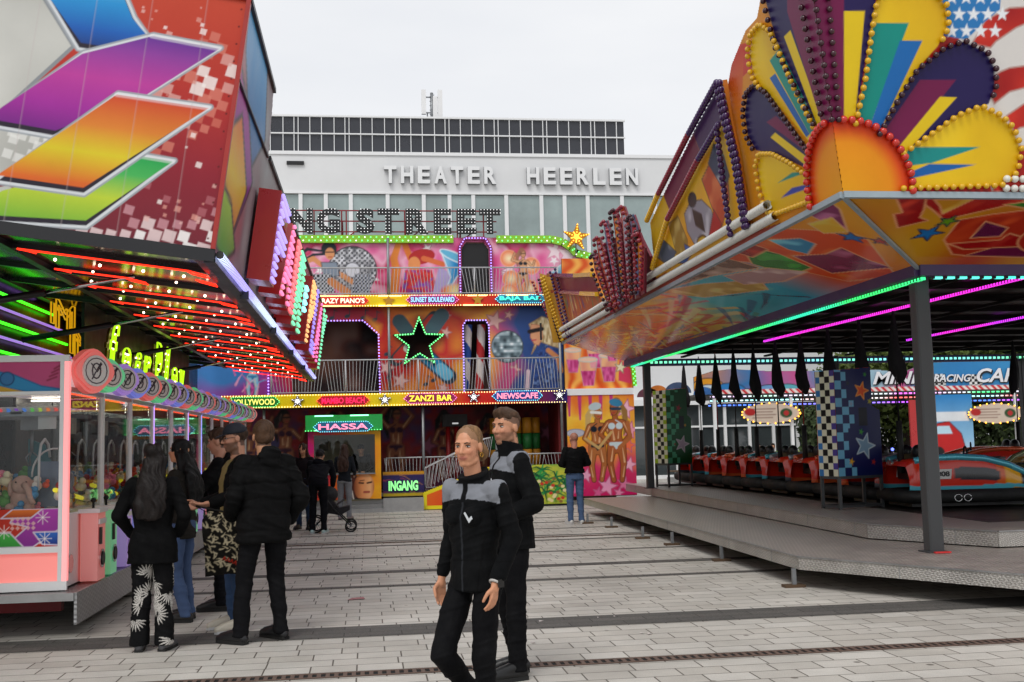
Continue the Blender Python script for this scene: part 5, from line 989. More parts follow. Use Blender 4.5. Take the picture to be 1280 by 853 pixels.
MB().prism([(7.5, 12.6), (15.8, 12.6), (15.8, 27.2), (7.7, 27.2)], (0, 0, .536), (1, 0, 0), (0, 1, 0), -.02).build('track_floor', mat('track steel', '3c3836', .35, metal=.5, var=.3, vs=2), dod)
b = MB(); b.box(6.2, 15.8, 12.7, 26.8, .05, .19); b.build('under_frame', mat('under frame', '141414', .8), dod)
for px, py in ((734, 655), (764, 660), (803, 674), (840, 682), (902, 702), (993, 735)):
    p = PZ(px, py, 0); b = MB(); b.box(p[0], p[0]+.04, p[1]+.03, p[1]+.07, .03, .2); o = b.build('step_leg', STEEL, dod); MB().box(p[0]-.1, p[0]+.13, p[1]-.01, p[1]+.12, 0, .03).build('wooden_block', mat('weathered wood', '5a4634', .9, var=.3), o)
GREYP = mat('post grey', '3c3e40', .45, var=.12, vs=4)
for x, y, z0, z1, w_ in ((6.02, 11.28, .34, 3.45, .165), (6.28, 24.35, .53, 3.55, .16), (15.6, 11.6, .34, 3.5, .18), (15.6, 24.4, .53, 3.5, .18), (10.9, 24.4, .53, 3.5, .1)):
    b = MB(); b.prism([(x+a*w_, y+c*w_) for a, c in ((.1, 0), (.9, 0), (1, .1), (1, .9), (.9, 1), (.1, 1), (0, .9), (0, .1))], (0, 0, z0), (1, 0, 0), (0, 1, 0), z1-z0); b.box(x-.04, x+w_+.04, y-.04, y+w_+.04, z0, z0+.015); b.build('roof_post', GREYP, dod)
    
OZ, IZ = 3.88, 3.42; OX, OY = 4.43, 9.55; IX, IY = 5.9, 10.98
sl = math.hypot(IX-OX, OZ-IZ); SU = ((IX-OX)/sl, 0, (IZ-OZ)/sl); slf = math.hypot(IY-OY, OZ-IZ); FU = (0, (IY-OY)/slf, (IZ-OZ)/slf)
nS = np.cross((0, 1, 0), SU); nF = np.cross((1, 0, 0), FU)
def SS(px, py): p = PX(px, py, nS, (OX, 0, OZ)); return (p[1], float((p-np.array([OX, 0, OZ]))@np.array([SU[0], 0, SU[2]])))
def SF(px, py): p = PX(px, py, nF, (0, OY, OZ)); return (p[0], float((p-np.array([0, OY, OZ]))@np.array([0, FU[1], FU[2]])))
M = lambda f, l: [f(a, b_) for a, b_ in l]
ORG = lambda x, y: ramp(vnoise(x+20, y+5, .8, 3), [(0, 'b83c14'), (.4, 'c88018'), (.7, 'd09820'), (1, 'c84818')])
def paintarrow(cv, pts, c1, c2, e='e8a070', ew=.018):
    xs = [p[0] for p in pts]; cv.poly(pts, lambda x, y: ramp(np.clip(vnoise(x*2+y, y*2, .35, 6), 0, 1), [(0, c1), (.6, c1), (1, c2)]), e, ew)
# side soffit
cv = Canvas(9.4, 24.4, 0, sl, .022, lambda x, y: ramp(np.clip((x-9.4)/15, 0, 1), [(0, 'c89018'), (.1, 'c87c18'), (.2, 'c04818'), (.28, '2890a8'), (.42, '38a0a8'), (.52, 'c8a838'), (.6, 'c86828'), (.7, 'a83820'), (.85, 'b84828'), (1, '982038')]))
stripes(cv, 21, 130, ['c03818', 'e0a830', '3c7c60', 'b02848', 'e8c080', '284870'], 15.5, 24, 0, sl, .13, 2.6, 0)
stripes(cv, 22, 14, ['285878', '48a0a0', '204860'], 12.3, 16, 0, sl, .14, 1.6, 0)
for pts, c1, c2 in (([(878, 312), (905, 295), (965, 285), (1020, 288), (1085, 300), (1120, 345), (1060, 352), (960, 330), (900, 325)], 'c04010', 'e06820'), ([(1010, 236), (1035, 250), (1050, 262), (1060, 290), (1090, 300), (1045, 285), (1003, 265), (985, 255)], '702050', 'c070a0'),
                    ([(990, 320), (1030, 318), (1052, 310), (1085, 325), (1115, 335), (1080, 338), (1040, 342)], '702040', 'b06080'), ([(925, 305), (975, 318), (1015, 335), (990, 345), (940, 330)], '287020', '48a040'),
                    ([(960, 300), (1000, 298), (1020, 305), (1010, 318), (985, 312)], '2878a0', '68b8d0'), ([(800, 350), (850, 330), (905, 322), (950, 335), (890, 345), (830, 362)], '6c4838', 'c0a090'), ([(820, 365), (880, 355), (950, 350), (960, 362), (880, 372)], 'a88028', 'd8b868'), ([(885, 305), (925, 300), (960, 312), (940, 322)], '8c1810', 'c83820'),
                    ([(905, 345), (960, 335), (1010, 340), (980, 352), (930, 356)], 'a07878', 'd8c0b8'), ([(1010, 280), (1040, 272), (1060, 290), (1030, 292)], 'd89820', 'e8c858')):
    paintarrow(cv, M(SS, pts), c1, c2)
for px, py, r_, c_ in ((1065, 297, .17, '2060a0'), (1100, 302, .12, '982020')): x, y = SS(px, py); cv.star(x, y, r_, c_, .4, '182840', .02)
cv.streak(.12, 1.5, 3, 5); cv.c = np.clip(cv.c*1.6, 0, .9)
cv.cut([(OY, 0), (IY, sl), (25, sl), (25, 0)]); so_ = cv.build('side_soffit', (OX, 0, OZ), YV, SU, dod, GLOSSY)
cv = Canvas(4.3, 13, 0, slf, .02, ORG)
for pts, c1, c2 in (([(1100, 246), (1280, 246), (1280, 252), (1180, 275), (1165, 262), (1150, 252)], 'a81410', 'd03820'), ([(1120, 247), (1158, 247), (1155, 262), (1150, 272), (1160, 276), (1122, 285), (1117, 268), (1128, 266)], '9c1010', 'e04028'),
                    ([(1180, 300), (1200, 275), (1240, 268), (1290, 262), (1290, 315), (1210, 320), (1190, 318)], 'b02c14', 'd85020'), ([(1213, 298), (1232, 277), (1260, 285), (1250, 296), (1225, 297)], '601440', 'a04878'), ([(1185, 305), (1250, 300), (1262, 292), (1290, 300), (1290, 312), (1255, 310), (1205, 312)], 'a01010', 'd04030'),
                    ([(1168, 250), (1218, 249), (1178, 268), (1175, 258)], 'c88818', 'f0d060'), ([(1255, 256), (1290, 252), (1290, 262)], '287818', '50a030'), ([(1205, 320), (1240, 310), (1290, 308), (1290, 322)], '6c1440', '9c3868')):
    paintarrow(cv, M(SF, pts), c1, c2)
for px, py, r_, c_ in ((1160, 292, .17, '2070b8'), (1185, 277, .12, '689818'), (1064, 262, .01, 'c0c0c0')): x, y = SF(px, py); cv.star(x, y, r_, c_, .4, '182840', .02)
for x0 in (7.2, 9.4, 11.2): cv.ell(x0, .8, .5, .4, 'b02818', edge='e8a070', ew=.02); cv.ell(x0+.6, .5, .3, .25, '601848', edge='e8a070', ew=.02)
cv.cut([(OX, 0), (IX, slf), (14, slf), (14, 0)]); sf_ = cv.build('front_soffit', (0, OY, OZ), XU, FU, dod, GLOSSY)
b = MB(); b.prism([(OY, 0), (IY, sl), (24.4, sl), (24.4, 0)], (OX, 0, OZ+.006), YV, SU, -.05); b.build('soffit_backing', mat('grey board', '6a6a68', .7), so_)
b = MB(); b.prism([(OX, 0), (IX, slf), (13, slf), (13, 0)], (0, OY, OZ+.006), XU, FU, .05); b.build('soffit_backing', MATS['grey board'], sf_)
b = MB(); b.bar((OX, OY, OZ-.01), (OX, 24.4, OZ-.01), .06, .06); b.bar((OX, OY, OZ-.01), (13, OY, OZ-.01), .06, .06); b.bar((OX, OY, OZ-.03), (IX, IY, IZ-.02), .04, .03); b.build('edge_channel', mat('pale blue grey trim', '9aa8b0', .35, metal=.3), dod)
b = MB(); b.bar((IX, IY, IZ-.02), (IX, 24.5, IZ-.02), .1, .16); b.bar((IX, IY, IZ-.02), (15.8, IY, IZ-.02), .1, .16); b.bar((IX, 24.5, IZ-.02), (15.8, 24.5, IZ-.02), .12, .16); b.bar((15.8, IY, IZ-.02), (15.8, 24.5, IZ-.02), .1, .16); b.build('inner_beam', mat('violet beam', '3c2858', .4), dod)
b = MB(); b.bar((IX+.12, IY+.12, IZ-.11), (IX+.12, 24.45, IZ-.11), .05, .03); b.build('side_led_strip', led('led teal green', '38ffc8', '40ff80', 1.6, 14), dod)
b = MB(); b.bar((IX+.2, IY+.12, IZ-.1), (15.7, IY+.12, IZ-.1), .05, .03); b.build('front_led_strip', led('led teal', '50ffe0', '80fff0', 1.5, 7, 0), dod)
b = MB(); b.bar((IX+.2, 24.42, IZ-.02), (15.7, 24.42, IZ-.02), .04, .05); b.build('rear_led_strip', led('led cyan', '90f8ff', '80ffc0', 1.3, 9, 0), dod)
for i, (x0, ya, x1, yb_) in enumerate(((7.72, 20.5, 8.02, 11.4), (10.75, 20.6, 10.75, 11.4), (13.6, 20.6, 13.6, 11.4))): MB().bar((x0, ya, 3.5), (x1, yb_, 3.5), .04, .035).build('ceiling_led_strip', led('led magenta', 'ff30e0', 'd838ff', 1.8, 16), dod)
ceilm = mat('dark brown ceiling', '1a0e0e', .5, var=.3, vs=.8)
b = MB(); b.box(IX, 15.9, IY, 24.6, 3.62, 3.7); 
cl_ = b.build('ceiling', ceilm, dod); b = MB()
for k in range(10): b.box(IX+.1, 15.8, 12.2+k*1.3, 12.26+k*1.3, 3.54, 3.62)
for k in range(5): b.box(7.2+k*2, 7.27+k*2, IY, 24.5, 3.5, 3.54)
b.build('ceiling_rafters', mat('rafter', '0e0908', .8, spec=.2), cl_)
MB().box(OX+.3, 15.9, OY+.3, 24.4, 3.95, 4.05).build('roof_cover', mat('roof canvas', '8a8a88', .8), dod)
# --- outward leaning fascias with the sunburst
K = .2; nk = math.hypot(1, K); FV = (0, -K/nk, 1/nk); VS = (-K/nk, 0, 1/nk); nFF = (0, 1, K); nSS = (1, 0, K)
def FF(px, py): p = PX(px, py, nFF, (0, OY, OZ)); return (p[0], (p[2]-OZ)*nk)
def FS(px, py): p = PX(px, py, nSS, (OX, 0, OZ)); return (p[1], (p[2]-OZ)*nk)
f3 = lambda x, h, d=0: np.array([x, OY, OZ])+np.array(FV)*h+np.array([0, -d, -d*K])
s3 = lambda y, h, d=0: np.array([OX, y, OZ])+np.array(VS)*h+np.array([-d, 0, -d*K])
fascf = Canvas(3.8, 12.5, 0, 2.75, .011, '9c1c18')
cvf = fascf
cvf.poly(M(FF, [(1175, -60), (1420, -60), (1420, 240), (1240, 240)]), 'd8d4d0')
for pts in ([(1215, 55), (1232, 25), (1262, 10), (1300, 8), (1300, 22), (1270, 35), (1245, 52), (1238, 60)], [(1232, 105), (1250, 90), (1262, 85), (1300, 80), (1300, 105), (1262, 115), (1243, 130)], [(1258, 145), (1280, 130), (1330, 125), (1330, 150), (1275, 160), (1268, 165)], [(1265, 185), (1330, 175), (1330, 240), (1240, 240)], [(1290, 40), (1340, 20), (1340, 50), (1300, 60)]): cvf.poly(M(FF, pts), lambda x, y: ramp(vnoise(x, y, .25, 3), [(0, 'a01818'), (1, 'd83828')]), 'b89088', .015)
cvf.poly(M(FF, [(1160, -60), (1255, -60), (1250, 12), (1228, 30), (1208, 50), (1180, 45)]), '2c78b8')
for i in range(4):
    for j in range(5): x, y = FF(1190+i*18+(j % 2)*9, -45+j*21); cvf.star(x, y, .07, 'e8ecf0')
YEL2 = lambda x, y: ramp(vnoise(x+9, y+9, .4, 5), [(0, 'd8a814'), (.6, 'e8c01c'), (1, 'f0cc28')])
PUR = '241a50'; MAR = '701848'
fp1 = [(1128, 192), (1160, 170), (1195, 145), (1225, 133), (1250, 145), (1265, 160), (1275, 185), (1270, 215), (1250, 232), (1120, 236)]
fp2 = [(1098, 168), (1120, 128), (1145, 88), (1180, 60), (1205, 52), (1232, 65), (1243, 85), (1243, 110), (1236, 130), (1200, 146), (1130, 192)]
fp3 = [(1068, 155), (1080, 100), (1088, 40), (1094, 5), (1105, -18), (1160, -22), (1182, 8), (1184, 35), (1172, 58), (1145, 88), (1100, 168)]
fp4 = [(1039, 158), (1012, -25), (1005, -60), (1105, -60), (1094, 5), (1068, 157)]
for pts, c in ((fp4, PUR), (fp3, YEL2), (fp2, PUR), (fp1, YEL2)): cvf.poly(M(FF, pts), c)
for pts, c in (([(1130, 190), (1137, 184), (1225, 184), (1165, 204), (1132, 208)], '1c8c88'), ([(1132, 218), (1162, 205), (1220, 206), (1136, 224)], '1c60a8'), ([(1100, 172), (1150, 100), (1195, 100), (1128, 184)], MAR), ([(1120, 188), (1175, 121), (1196, 122), (1128, 196)], 'e0c01c'),
               ([(1070, 160), (1092, 29), (1136, 29), (1085, 165)], '128c80'), ([(1085, 165), (1125, 51), (1153, 51), (1097, 170)], '1c68b0'), ([(1036, 160), (1014, -5), (1010, -30), (1055, -30), (1055, 160)], MAR), ([(1055, 160), (1055, 14), (1081, 14), (1068, 160)], 'e0c01c')): cvf.poly(M(FF, pts), c)
DISC = lambda cx: (lambda x, y: ramp(np.clip(np.hypot(x-cx, y)/.68, 0, 1), [(0, 'e8a018'), (.7, 'e89018'), (.88, 'e05018'), (1, 'c81c14')]))
cvf.ell(OX, 0, .68, .68, DISC(OX)); cvf.cut([(OX, 0), (12.5, 0), (12.5, 2.7), (OX-K*2.7/nk, 2.7)])
ff_ = cvf.build('front_fascia', (0, OY, OZ), XU, FV, dod, GLOSS)
b = MB(); b.prism([(OX+.06, 0), (12.5, 0), (12.5, 2.7), (OX+.06-K*2.7/nk, 2.7)], f3(0, 0, -.006), XU, FV, -.05); b.build('fascia_backing', MATS['grey board'], ff_)
cvs = Canvas(OY-.6, 12.6, 0, 2.75, .011, 'd88c14')
bgs = [(1080, 245), (943, 290), (930, 230), (915, 140), (910, 105), (914, 82), (922, 62), (932, 38), (946, 22), (952, -10), (960, -60), (1070, -60)]
cvs.poly(M(FS, [(905, 130), (905, 60), (950, 50), (945, 80), (925, 100), (928, 130)]), 'c83018'); cvs.poly(M(FS, [(908, 60), (930, 60), (925, 200), (935, 290), (905, 290)]), lambda x, y: ramp(y/2, [(0, 'e0a018'), (.7, 'd87818'), (1, 'c82818')]))
sp4 = [(1080, 158), (1060, -20), (1060, -60), (945, -60), (958, 5), (972, 58), (1020, 155)]; sp3 = [(1020, 158), (995, 108), (976, 62), (965, 38), (952, 30), (941, 42), (937, 66), (942, 95), (955, 113), (985, 145), (1012, 178)]
sp2 = [(1010, 185), (980, 143), (960, 115), (945, 106), (934, 118), (931, 142), (935, 170), (945, 188), (975, 195), (1006, 210)]; sp1 = [(1006, 215), (990, 203), (968, 192), (951, 192), (947, 208), (951, 235), (960, 265), (975, 266), (1018, 250)]
for pts, c in ((sp4, PUR), (sp3, YEL2), (sp2, PUR), (sp1, YEL2)): cvs.poly(M(FS, pts), c)
for pts, c in (([(1022, 158), (980, 46), (988, 38), (1030, 156)], 'e0c01c'), ([(1028, 158), (984, 15), (984, -40), (1060, -40), (1070, 158)], MAR), ([(1012, 168), (962, 76), (975, 60), (1022, 160)], '189080'), ([(1008, 172), (962, 98), (969, 92), (1012, 168)], '1c60a8'), ([(1008, 190), (958, 153), (970, 145), (1010, 185)], MAR), ([(1006, 206), (963, 172), (969, 166), (1008, 196)], 'e0c01c'), ([(1010, 215), (972, 229), (990, 216), (1004, 215)], '189080'), ([(1012, 235), (976, 248), (990, 235), (1012, 230)], '3048a0')): cvs.poly(M(FS, pts), c)
cvs.ell(OY, 0, .68, .68, DISC(OY)); cvs.cut(M(FS, bgs)); cvs.cut([(OY, 0), (12.6, 0), (12.6, 2.7), (OY-K*2.7/nk, 2.7)])
#
fs_ = cvs.build('side_fascia', (OX, 0, OZ), YV, VS, dod, GLOSS)
cw = M(FS, [(940, 289), (930, 230), (915, 140), (910, 105), (914, 82), (922, 62), (932, 38), (946, 22), (952, -10), (960, -55)])+[(OY+.1-K*2.6, 2.6), (OY+.08, 0)]
MB().prism(cw, s3(0, 0, -.008), YV, VS, .06).build('fascia_backing', mat('orange edge', 'c87010', .5), fs_)
CAPC = {'y': mat('yellow cap', 'd8a818', .22, var=.08, coat=.2), 'p': mat('purple cap', '3a1650', .2, var=.1, coat=.2), 'k': mat('plum cap', '38101e', .2, var=.1, coat=.2), 'r': mat('red cap', 'c82818', .22, var=.08, coat=.4), 'm': mat('maroon cap', '84142c', .22, var=.08, coat=.4), 'w': mat('white cap', 'dcdcd4', .3, var=.04)}
def caps(f, pts2, c, r=.03, step=.082, parent=None, nm='cap_lamps', d=.03):
    b = MB()
    for p in along(pts2, step): q = f(p[0], p[1], d); b.ball(q, r, 10, 6); 
    return b.build(nm, CAPC[c], parent)
for pts, c in ((fp1, 'y'), (fp2[:9], 'k'), (fp3[:9], 'y')): caps(f3, M(FF, pts), c, parent=ff_, step=.083)
caps(f3, M(FF, [(1038, 150), (1017, 0), (1008, -50)]), 'k', parent=ff_, step=.1); caps(f3, M(FF, [(1047, 150), (1034, 0), (1028, -50)]), 'k', parent=ff_, step=.1)
caps(f3, [(OX+.68*math.cos(a), .68*math.sin(a)) for a in np.linspace(.05, 1.72, 30)], 'r', parent=ff_, r=.038)
for pts, c in ((sp1, 'y'), (sp2[:8], 'k'), (sp3[:9], 'y')): caps(s3, M(FS, pts), c, parent=fs_, step=.083)
caps(s3, M(FS, [(1020, 155), (972, 58), (958, 5), (948, -50)]), 'k', parent=fs_, step=.1); caps(s3, M(FS, [(1032, 155), (1004, 0), (998, -40)]), 'k', parent=fs_, step=.1)
caps(s3, [(OY+.68*math.cos(a), .68*math.sin(a)) for a in np.linspace(.05, 1.72, 30)], 'r', parent=fs_, r=.038)
for h in (.06, .15): caps(f3, [(6.05, h), (12, h)], 'w', parent=ff_, r=.036)
# ribbed white tubes along the side
def ribbed(x, z, ya, yb_, r, m, parent, nm):
    n = int((yb_-ya)/.0175); k = 8; v = []
    for i in range(n+1):
        rad = r*(1 if i % 4 < 2 else .78)
        for q in range(k): a = 2*math.pi*q/k; v.append((x+rad*math.cos(a), ya+(yb_-ya)*i/n, z+rad*math.sin(a)))
    b = MB(); b.add(v, [(i*k+q, i*k+(q+1) % k, (i+1)*k+(q+1) % k, (i+1)*k+q) for i in range(n) for q in range(k)], True); return b.build(nm, m, parent)
ribbed(OX-.05, OZ+.12, 11.1, 24.2, .055, CAPC['w'], dod, 'ribbed_light_tube'); ribbed(OX-.1, OZ+.26, 11.2, 24.1, .055, CAPC['w'], dod, 'ribbed_light_tube')
b = MB(); b.prism([(11.0, 0), (24.3, 0), (24.3, .32), (11.0, .32)], s3(0, 0, -.01), YV, VS, .05); b.build('base_board', mat('base board red', 'b04028', .4), dod)
# triangular gable board
tri = M(FS, [(905, 100), (872, 160), (815, 278), (822, 348), (942, 287), (925, 190)]); 
cvt = Canvas(min(p[0] for p in tri), max(p[0] for p in tri), 0, 2.6, .02, lambda x, y: ramp(vnoise(x+4, y+4, .4, 3), [(0, 'd88c14'), (.6, 'e0a81c'), (1, 'e8c030')]))
cvt.poly(M(FS, [(905, 95), (868, 165), (880, 195), (907, 150), (915, 135)]), '3c1450'); cvt.poly(M(FS, [(868, 165), (830, 240), (842, 270), (880, 195)]), '6c143c'); cvt.poly(M(FS, [(830, 240), (812, 278), (822, 345), (828, 310), (842, 270)]), 'd8b018')
for pts, c1, c2 in (([(862, 290), (858, 268), (866, 252), (880, 250), (892, 262), (898, 285), (890, 300), (872, 308)], '8c8c98', 'd0d0d8'), ([(872, 282), (868, 262), (880, 268), (884, 290)], '1c2018', '3c4c28'), ([(838, 280), (850, 270), (862, 300), (862, 318), (850, 325)], '987828', 'd8c070'), ([(880, 225), (892, 200), (902, 190), (912, 210), (915, 250), (905, 285), (893, 260)], 'b84820', 'e08850'), ([(888, 205), (895, 180), (905, 185), (915, 220), (908, 240), (900, 225)], '283c58', 'c8c8d0'), ([(822, 320), (832, 300), (848, 315), (840, 335)], '4c5c70', '98a0a8'), ([(845, 328), (860, 318), (858, 305), (870, 312), (860, 330)], '2858a8', '5080c0'), ([(895, 262), (905, 280), (900, 298), (888, 300)], 'a81c18', 'd83828')): paintarrow(cvt, M(FS, pts), c1, c2, '3c3030', .015)
cvt.ell(*FS(868, 250), .18, .1, '202428'); x, y = FS(880, 302); cvt.ell(x, y, .2, .07, 'c8a020', edge='403010')
cvt.cut(tri); tb = cvt.build('gable_board', (OX-.03, 0, OZ), YV, VS, dod, GLOSS); MB().prism(tri, s3(0, 0, .022), YV, VS, .06).build('gable_backing', MATS['orange edge'], tb)
for pts, cs in (([(905, 102), (888, 132), (868, 168)], 'p'), ([(868, 168), (830, 242)], 'm'), ([(830, 242), (815, 276)], 'y'), ([(907, 155), (880, 200)], 'p'), ([(880, 200), (842, 272)], 'm'), ([(842, 272), (822, 335)], 'y'), ([(905, 105), (912, 140), (927, 200), (940, 284)], 'p'), ([(909, 102), (916, 140), (931, 200), (943, 282)], 'p'), ([(906, 165), (912, 220), (922, 292)], 'p')): caps(s3, M(FS, pts), cs, parent=tb, r=.042, step=.075, d=.09)
# crown of bulb-edged fingers
cr_ = MB().prism(M(FS, [(748, 330), (760, 300), (800, 290), (815, 320), (818, 350), (775, 372), (765, 370)]), s3(0, 0, .03), YV, VS, .04).build('crown_board', mat('crown maroon', '701830', .35), dod)
for i, ((tx, ty), (bx, by), c) in enumerate((((749, 318), (768, 375), 'k'), ((755, 297), (775, 372), 'm'), ((766, 276), (782, 368), 'm'), ((779, 262), (790, 364), 'k'), ((791, 258), (799, 360), 'm'), ((805, 268), (808, 354), 'k'), ((814, 290), (816, 348), 'm'))):
    a, h = FS(tx, ty); a2, h2 = FS(bx, by); w_ = .22
    cc = Canvas(min(a, a2)-.5, max(a, a2)+.5, 0, h+.1, .03, ('a82038', 'c85020', '6878a0')[i % 3]); cc.line([(a, h-.2), (a2, h2)], .2, ('e88828', 'b8b8c8', 'c02838')[i % 3], w2=.1)
    fin = [(a-w_, h-.25), (a-w_*.6, h), (a+w_*.6, h), (a+w_, h-.25), (a2+.12, 0.02), (a2-.12, .02)]; cc.cut(fin); fo = cc.build('crown_finger', (OX-.1-.02*i, 0, OZ), YV, VS, cr_); MB().prism(fin, s3(0, 0, .09+.02*i), YV, VS, .03).build('finger_board', MATS['crown maroon'], fo)
    caps(s3, [(a2-.12, .1), (a-w_, h-.25), (a-w_*.6, h), (a+w_*.6, h), (a+w_, h-.25), (a2+.12, .1)], c, parent=fo, r=.037, step=.115, d=.14+.02*i)
# far faceted panel, its reflections painted as coloured streaks
fpn = M(FS, [(704, 416), (700, 345), (745, 352), (752, 362), (762, 385)]); 
cc = Canvas(min(p[0] for p in fpn), max(p[0] for p in fpn), 0, 2.2, .035, 'c06838'); stripes(cc, 31, 160, ['c03820', 'e0a030', '384c88', '48a060', 'f0d890', '982848', 'd0602c'], cc.x.min(), cc.x.max(), 0, 1.8, .1, .8, 1.4)
fpn = [(19.9, 0), (24.2, 0), (24.2, 1.55), (20.0, .88)]; cc.poly([(19.9, .5), (24.3, 1.2), (24.3, 1.75), (19.9, 1.0)], '7c1c3c'); cc.cut(fpn); fo = cc.build('streaked_board', (OX, 0, OZ), YV, VS, dod, GLOSS); MB().prism(fpn, s3(0, 0, -.01), YV, VS, .05).build('board_backing', MATS['orange edge'], fo)
ca = MB(); ca.bar(s3(20.0, .9, .03), s3(21.5, 1.12, .03), .08); ca.bar(s3(20.0, .52, .03), s3(21.3, .72, .03), .08); ca.build('yellow_tube', CAPC['y'], fo)
ca = MB(); ca.bar(s3(21.5, 1.12, .03), s3(24.2, 1.56, .03), .08); ca.bar(s3(21.3, .72, .03), s3(24.2, 1.18, .03), .07); ca.build('maroon_tube', CAPC['m'], fo)
for yy, lean, c in ((23.2, .0, 'p'), (23.5, .1, 'p'), (24.2, .25, 'y'), (24.35, .3, 'k'), (24.5, .5, 'm'), (24.05, .2, 'y')):
    b = MB()
    for q in range(20): h = .05+q*.078; b.ball(s3(yy+lean*h*.3, h, .05+lean*h*.35), .035, 8, 5)
    b.build('corner_cap_row', CAPC[c], fo)
MB().prism([(4.2, 0), (4.43, 0), (4.43, 1.45), (3.92, 1.6)], (0, 24.42, OZ), XU, ZV, .04).build('end_wing_board', mat('end wing', 'b88820', .4), dod)
st_ = PX(790, 440, (0, 1, 0), (0, 24.6, 0)); MB().prism([(st_[0]-.3+u, st_[2]+v) for u, v in starpts(0, 0, .22, 0)], (0, 24.6, 0), XU, ZV, .03).build('corner_star', mat('violet star', '281a58', .4), dod)

# ---------------------------------------------------------------- bumper cars
def bumper_car(x, y, z, rz, rim, num, label, seed=0, flagm=None):
    t = thing('bumper_car', label, 'bumper car', (x, y, z), rz, 'bumper cars parked side by side')
    rimc = {'teal': '54b4c8', 'orange': 'e06434', 'grey': 'a8aeb4', 'green': '7c8c58'}[rim]
    st_ = [(-1.0, .36, .46, .26, .6), (-.93, .45, .5, .22, .68), (-.7, .51, .52, .2, .72), (-.3, .53, .52, .2, .73), (.1, .53, .52, .2, .7), (.45, .51, .5, .2, .61), (.75, .45, .46, .2, .48), (.98, .33, .36, .2, .36), (1.12, .17, .2, .2, .28)]
    xs = np.linspace(-1, 1.12, 50); wt = np.interp(xs, [s[0] for s in st_], [s[1] for s in st_]); wb_ = np.interp(xs, [s[0] for s in st_], [s[2] for s in st_]); zb = np.interp(xs, [s[0] for s in st_], [s[3] for s in st_]); zt = np.interp(xs, [s[0] for s in st_], [s[4] for s in st_])
    m = 26; co = np.zeros((50, 2*m+1, 3)); tt = np.linspace(0, 1, m)
    for i in range(50):
        zz_ = zb[i]+(zt[i]-zb[i])*tt; yy = wb_[i]+(wt[i]-wb_[i])*tt+.05*np.sin(tt*math.pi)
        inner_w = max(.02, wt[i]-.12)
        left = np.stack([np.full(m, xs[i]), -yy, zz_], -1); right = left[::-1]*[1, -1, 1]; mid = np.array([[xs[i], 0, zt[i]-.02+(-.28 if -.75 < xs[i] < .15 else .03)]])
        co[i] = np.concatenate([left, mid, right])
    X_, Z_ = co[..., 0], co[..., 2]; c = np.zeros(co.shape); c[:] = lin('d82c16'); rel = (Z_-zb[:, None])/(zt-zb)[:, None]
    c[X_ > .28] = lin('e05c10'); c[X_ > .4] = lin('eca814'); c[X_ > .68] = lin('282a2c'); c[X_ > .76] = lin(rimc); c[(rel < .22+.25*np.clip(X_, 0, 1))] = lin(rimc) if rim != 'grey' else lin('50545c'); c[(X_ > .55) & (rel < .3-(1-X_)*.2)] = lin('d89010')
    el = (np.clip(np.abs(X_+.02)/.36, 0, 2)**3+np.clip(np.abs(rel-.56)/.2, 0, 2)**3) < 1; c[el] = lin('20242c')
    co[:, m, 2] -= 0; idx = np.arange(50*(2*m+1)).reshape(50, 2*m+1); q = np.stack([idx[:-1, :-1], idx[:-1, 1:], idx[1:, 1:], idx[1:, :-1]], -1).reshape(-1, 4)
    o = gridmesh('body_shell', co.reshape(-1, 3), q, np.concatenate([c.reshape(-1, 3), np.ones((c.size//3, 1))], 1), t, GLOSSY, smooth=True)
    b = MB(); b.tube([(a, -w_-.0, z_+.0) for a, w_, z_ in zip(xs[2:-1], wt[2:-1], zt[2:-1])]+[(1.13, 0, .3)]+[(a, w_, z_) for a, w_, z_ in list(zip(xs[2:-1], wt[2:-1], zt[2:-1]))[::-1]], .052, 8); b.build('top_rim', mat('rim '+rimc, rimc, .25, metal=.3, coat=.5), t, local=True)
    b = MB(); ol = [(a, -w_-.05) for a, w_ in zip(xs[::3], wb_[::3])]+[(1.2, 0)]+[(a, w_+.05) for a, w_ in list(zip(xs[::3], wb_[::3]))[::-1]]
    b.tube([(a, c_, .17) for a, c_ in ol], .1, 10, closed=True); b.build('rubber_bumper', RUBBER, t, local=True)
    b = MB(); b.box(-.95, .9, -.4, .4, .02, .2); b.build('chassis', BLACK, t, local=True)
    b = MB()
    for dx in (-.38, -.24): b.tube([(dx+.055*math.cos(a), -.665, .15+.05*math.sin(a)) for a in np.linspace(0, 6.28, 13)], .009, 5)
    b.build('chrome_rings', CHROME, t, local=True)
    b = MB(); b.add([(p[0], p[1]*.75, p[2]) for p in MB().box(-.8, -.62, -.5, .5, .4, .78).v], MB().box(0, 1, 0, 1, 0, 1).f, False); b.ball((-.72, -.2, .8), .15, 12, 8, (.6, 1, .8)); b.ball((-.72, .2, .8), .15, 12, 8, (.6, 1, .8)); b.box(-.65, -.2, -.36, .36, .4, .52); b.build('seat', mat('seat vinyl', '141416', .35), t, local=True)
    b = MB(); b.tube([(.1+.05*math.cos(a), .15*math.cos(a)-.0, .76+.11*math.sin(a)) for a in np.linspace(0, 6.28, 15)], .014, 6); b.tube([(.1, 0, .76), (.3, 0, .6)], .02, 6); b.build('steering_wheel', RUBBER, t, local=True)
    pb = MB(); pb.prism([(-.7, .42), (-.44, .42), (-.42, .56), (-.68, .56)], (0, -.592, 0), XU, ZV, .012); pl_ = pb.build('number_plate', mat('plate white', 'c8c8c4', .4), t, local=True)
    txb = MB(); text('#'+num, 'n', (-.66, -.606, .45), XU, ZV, .2, .08, .006, None, mb=txb, offset=.03); txb.build('plate_number', BLACK, pl_, local=True)
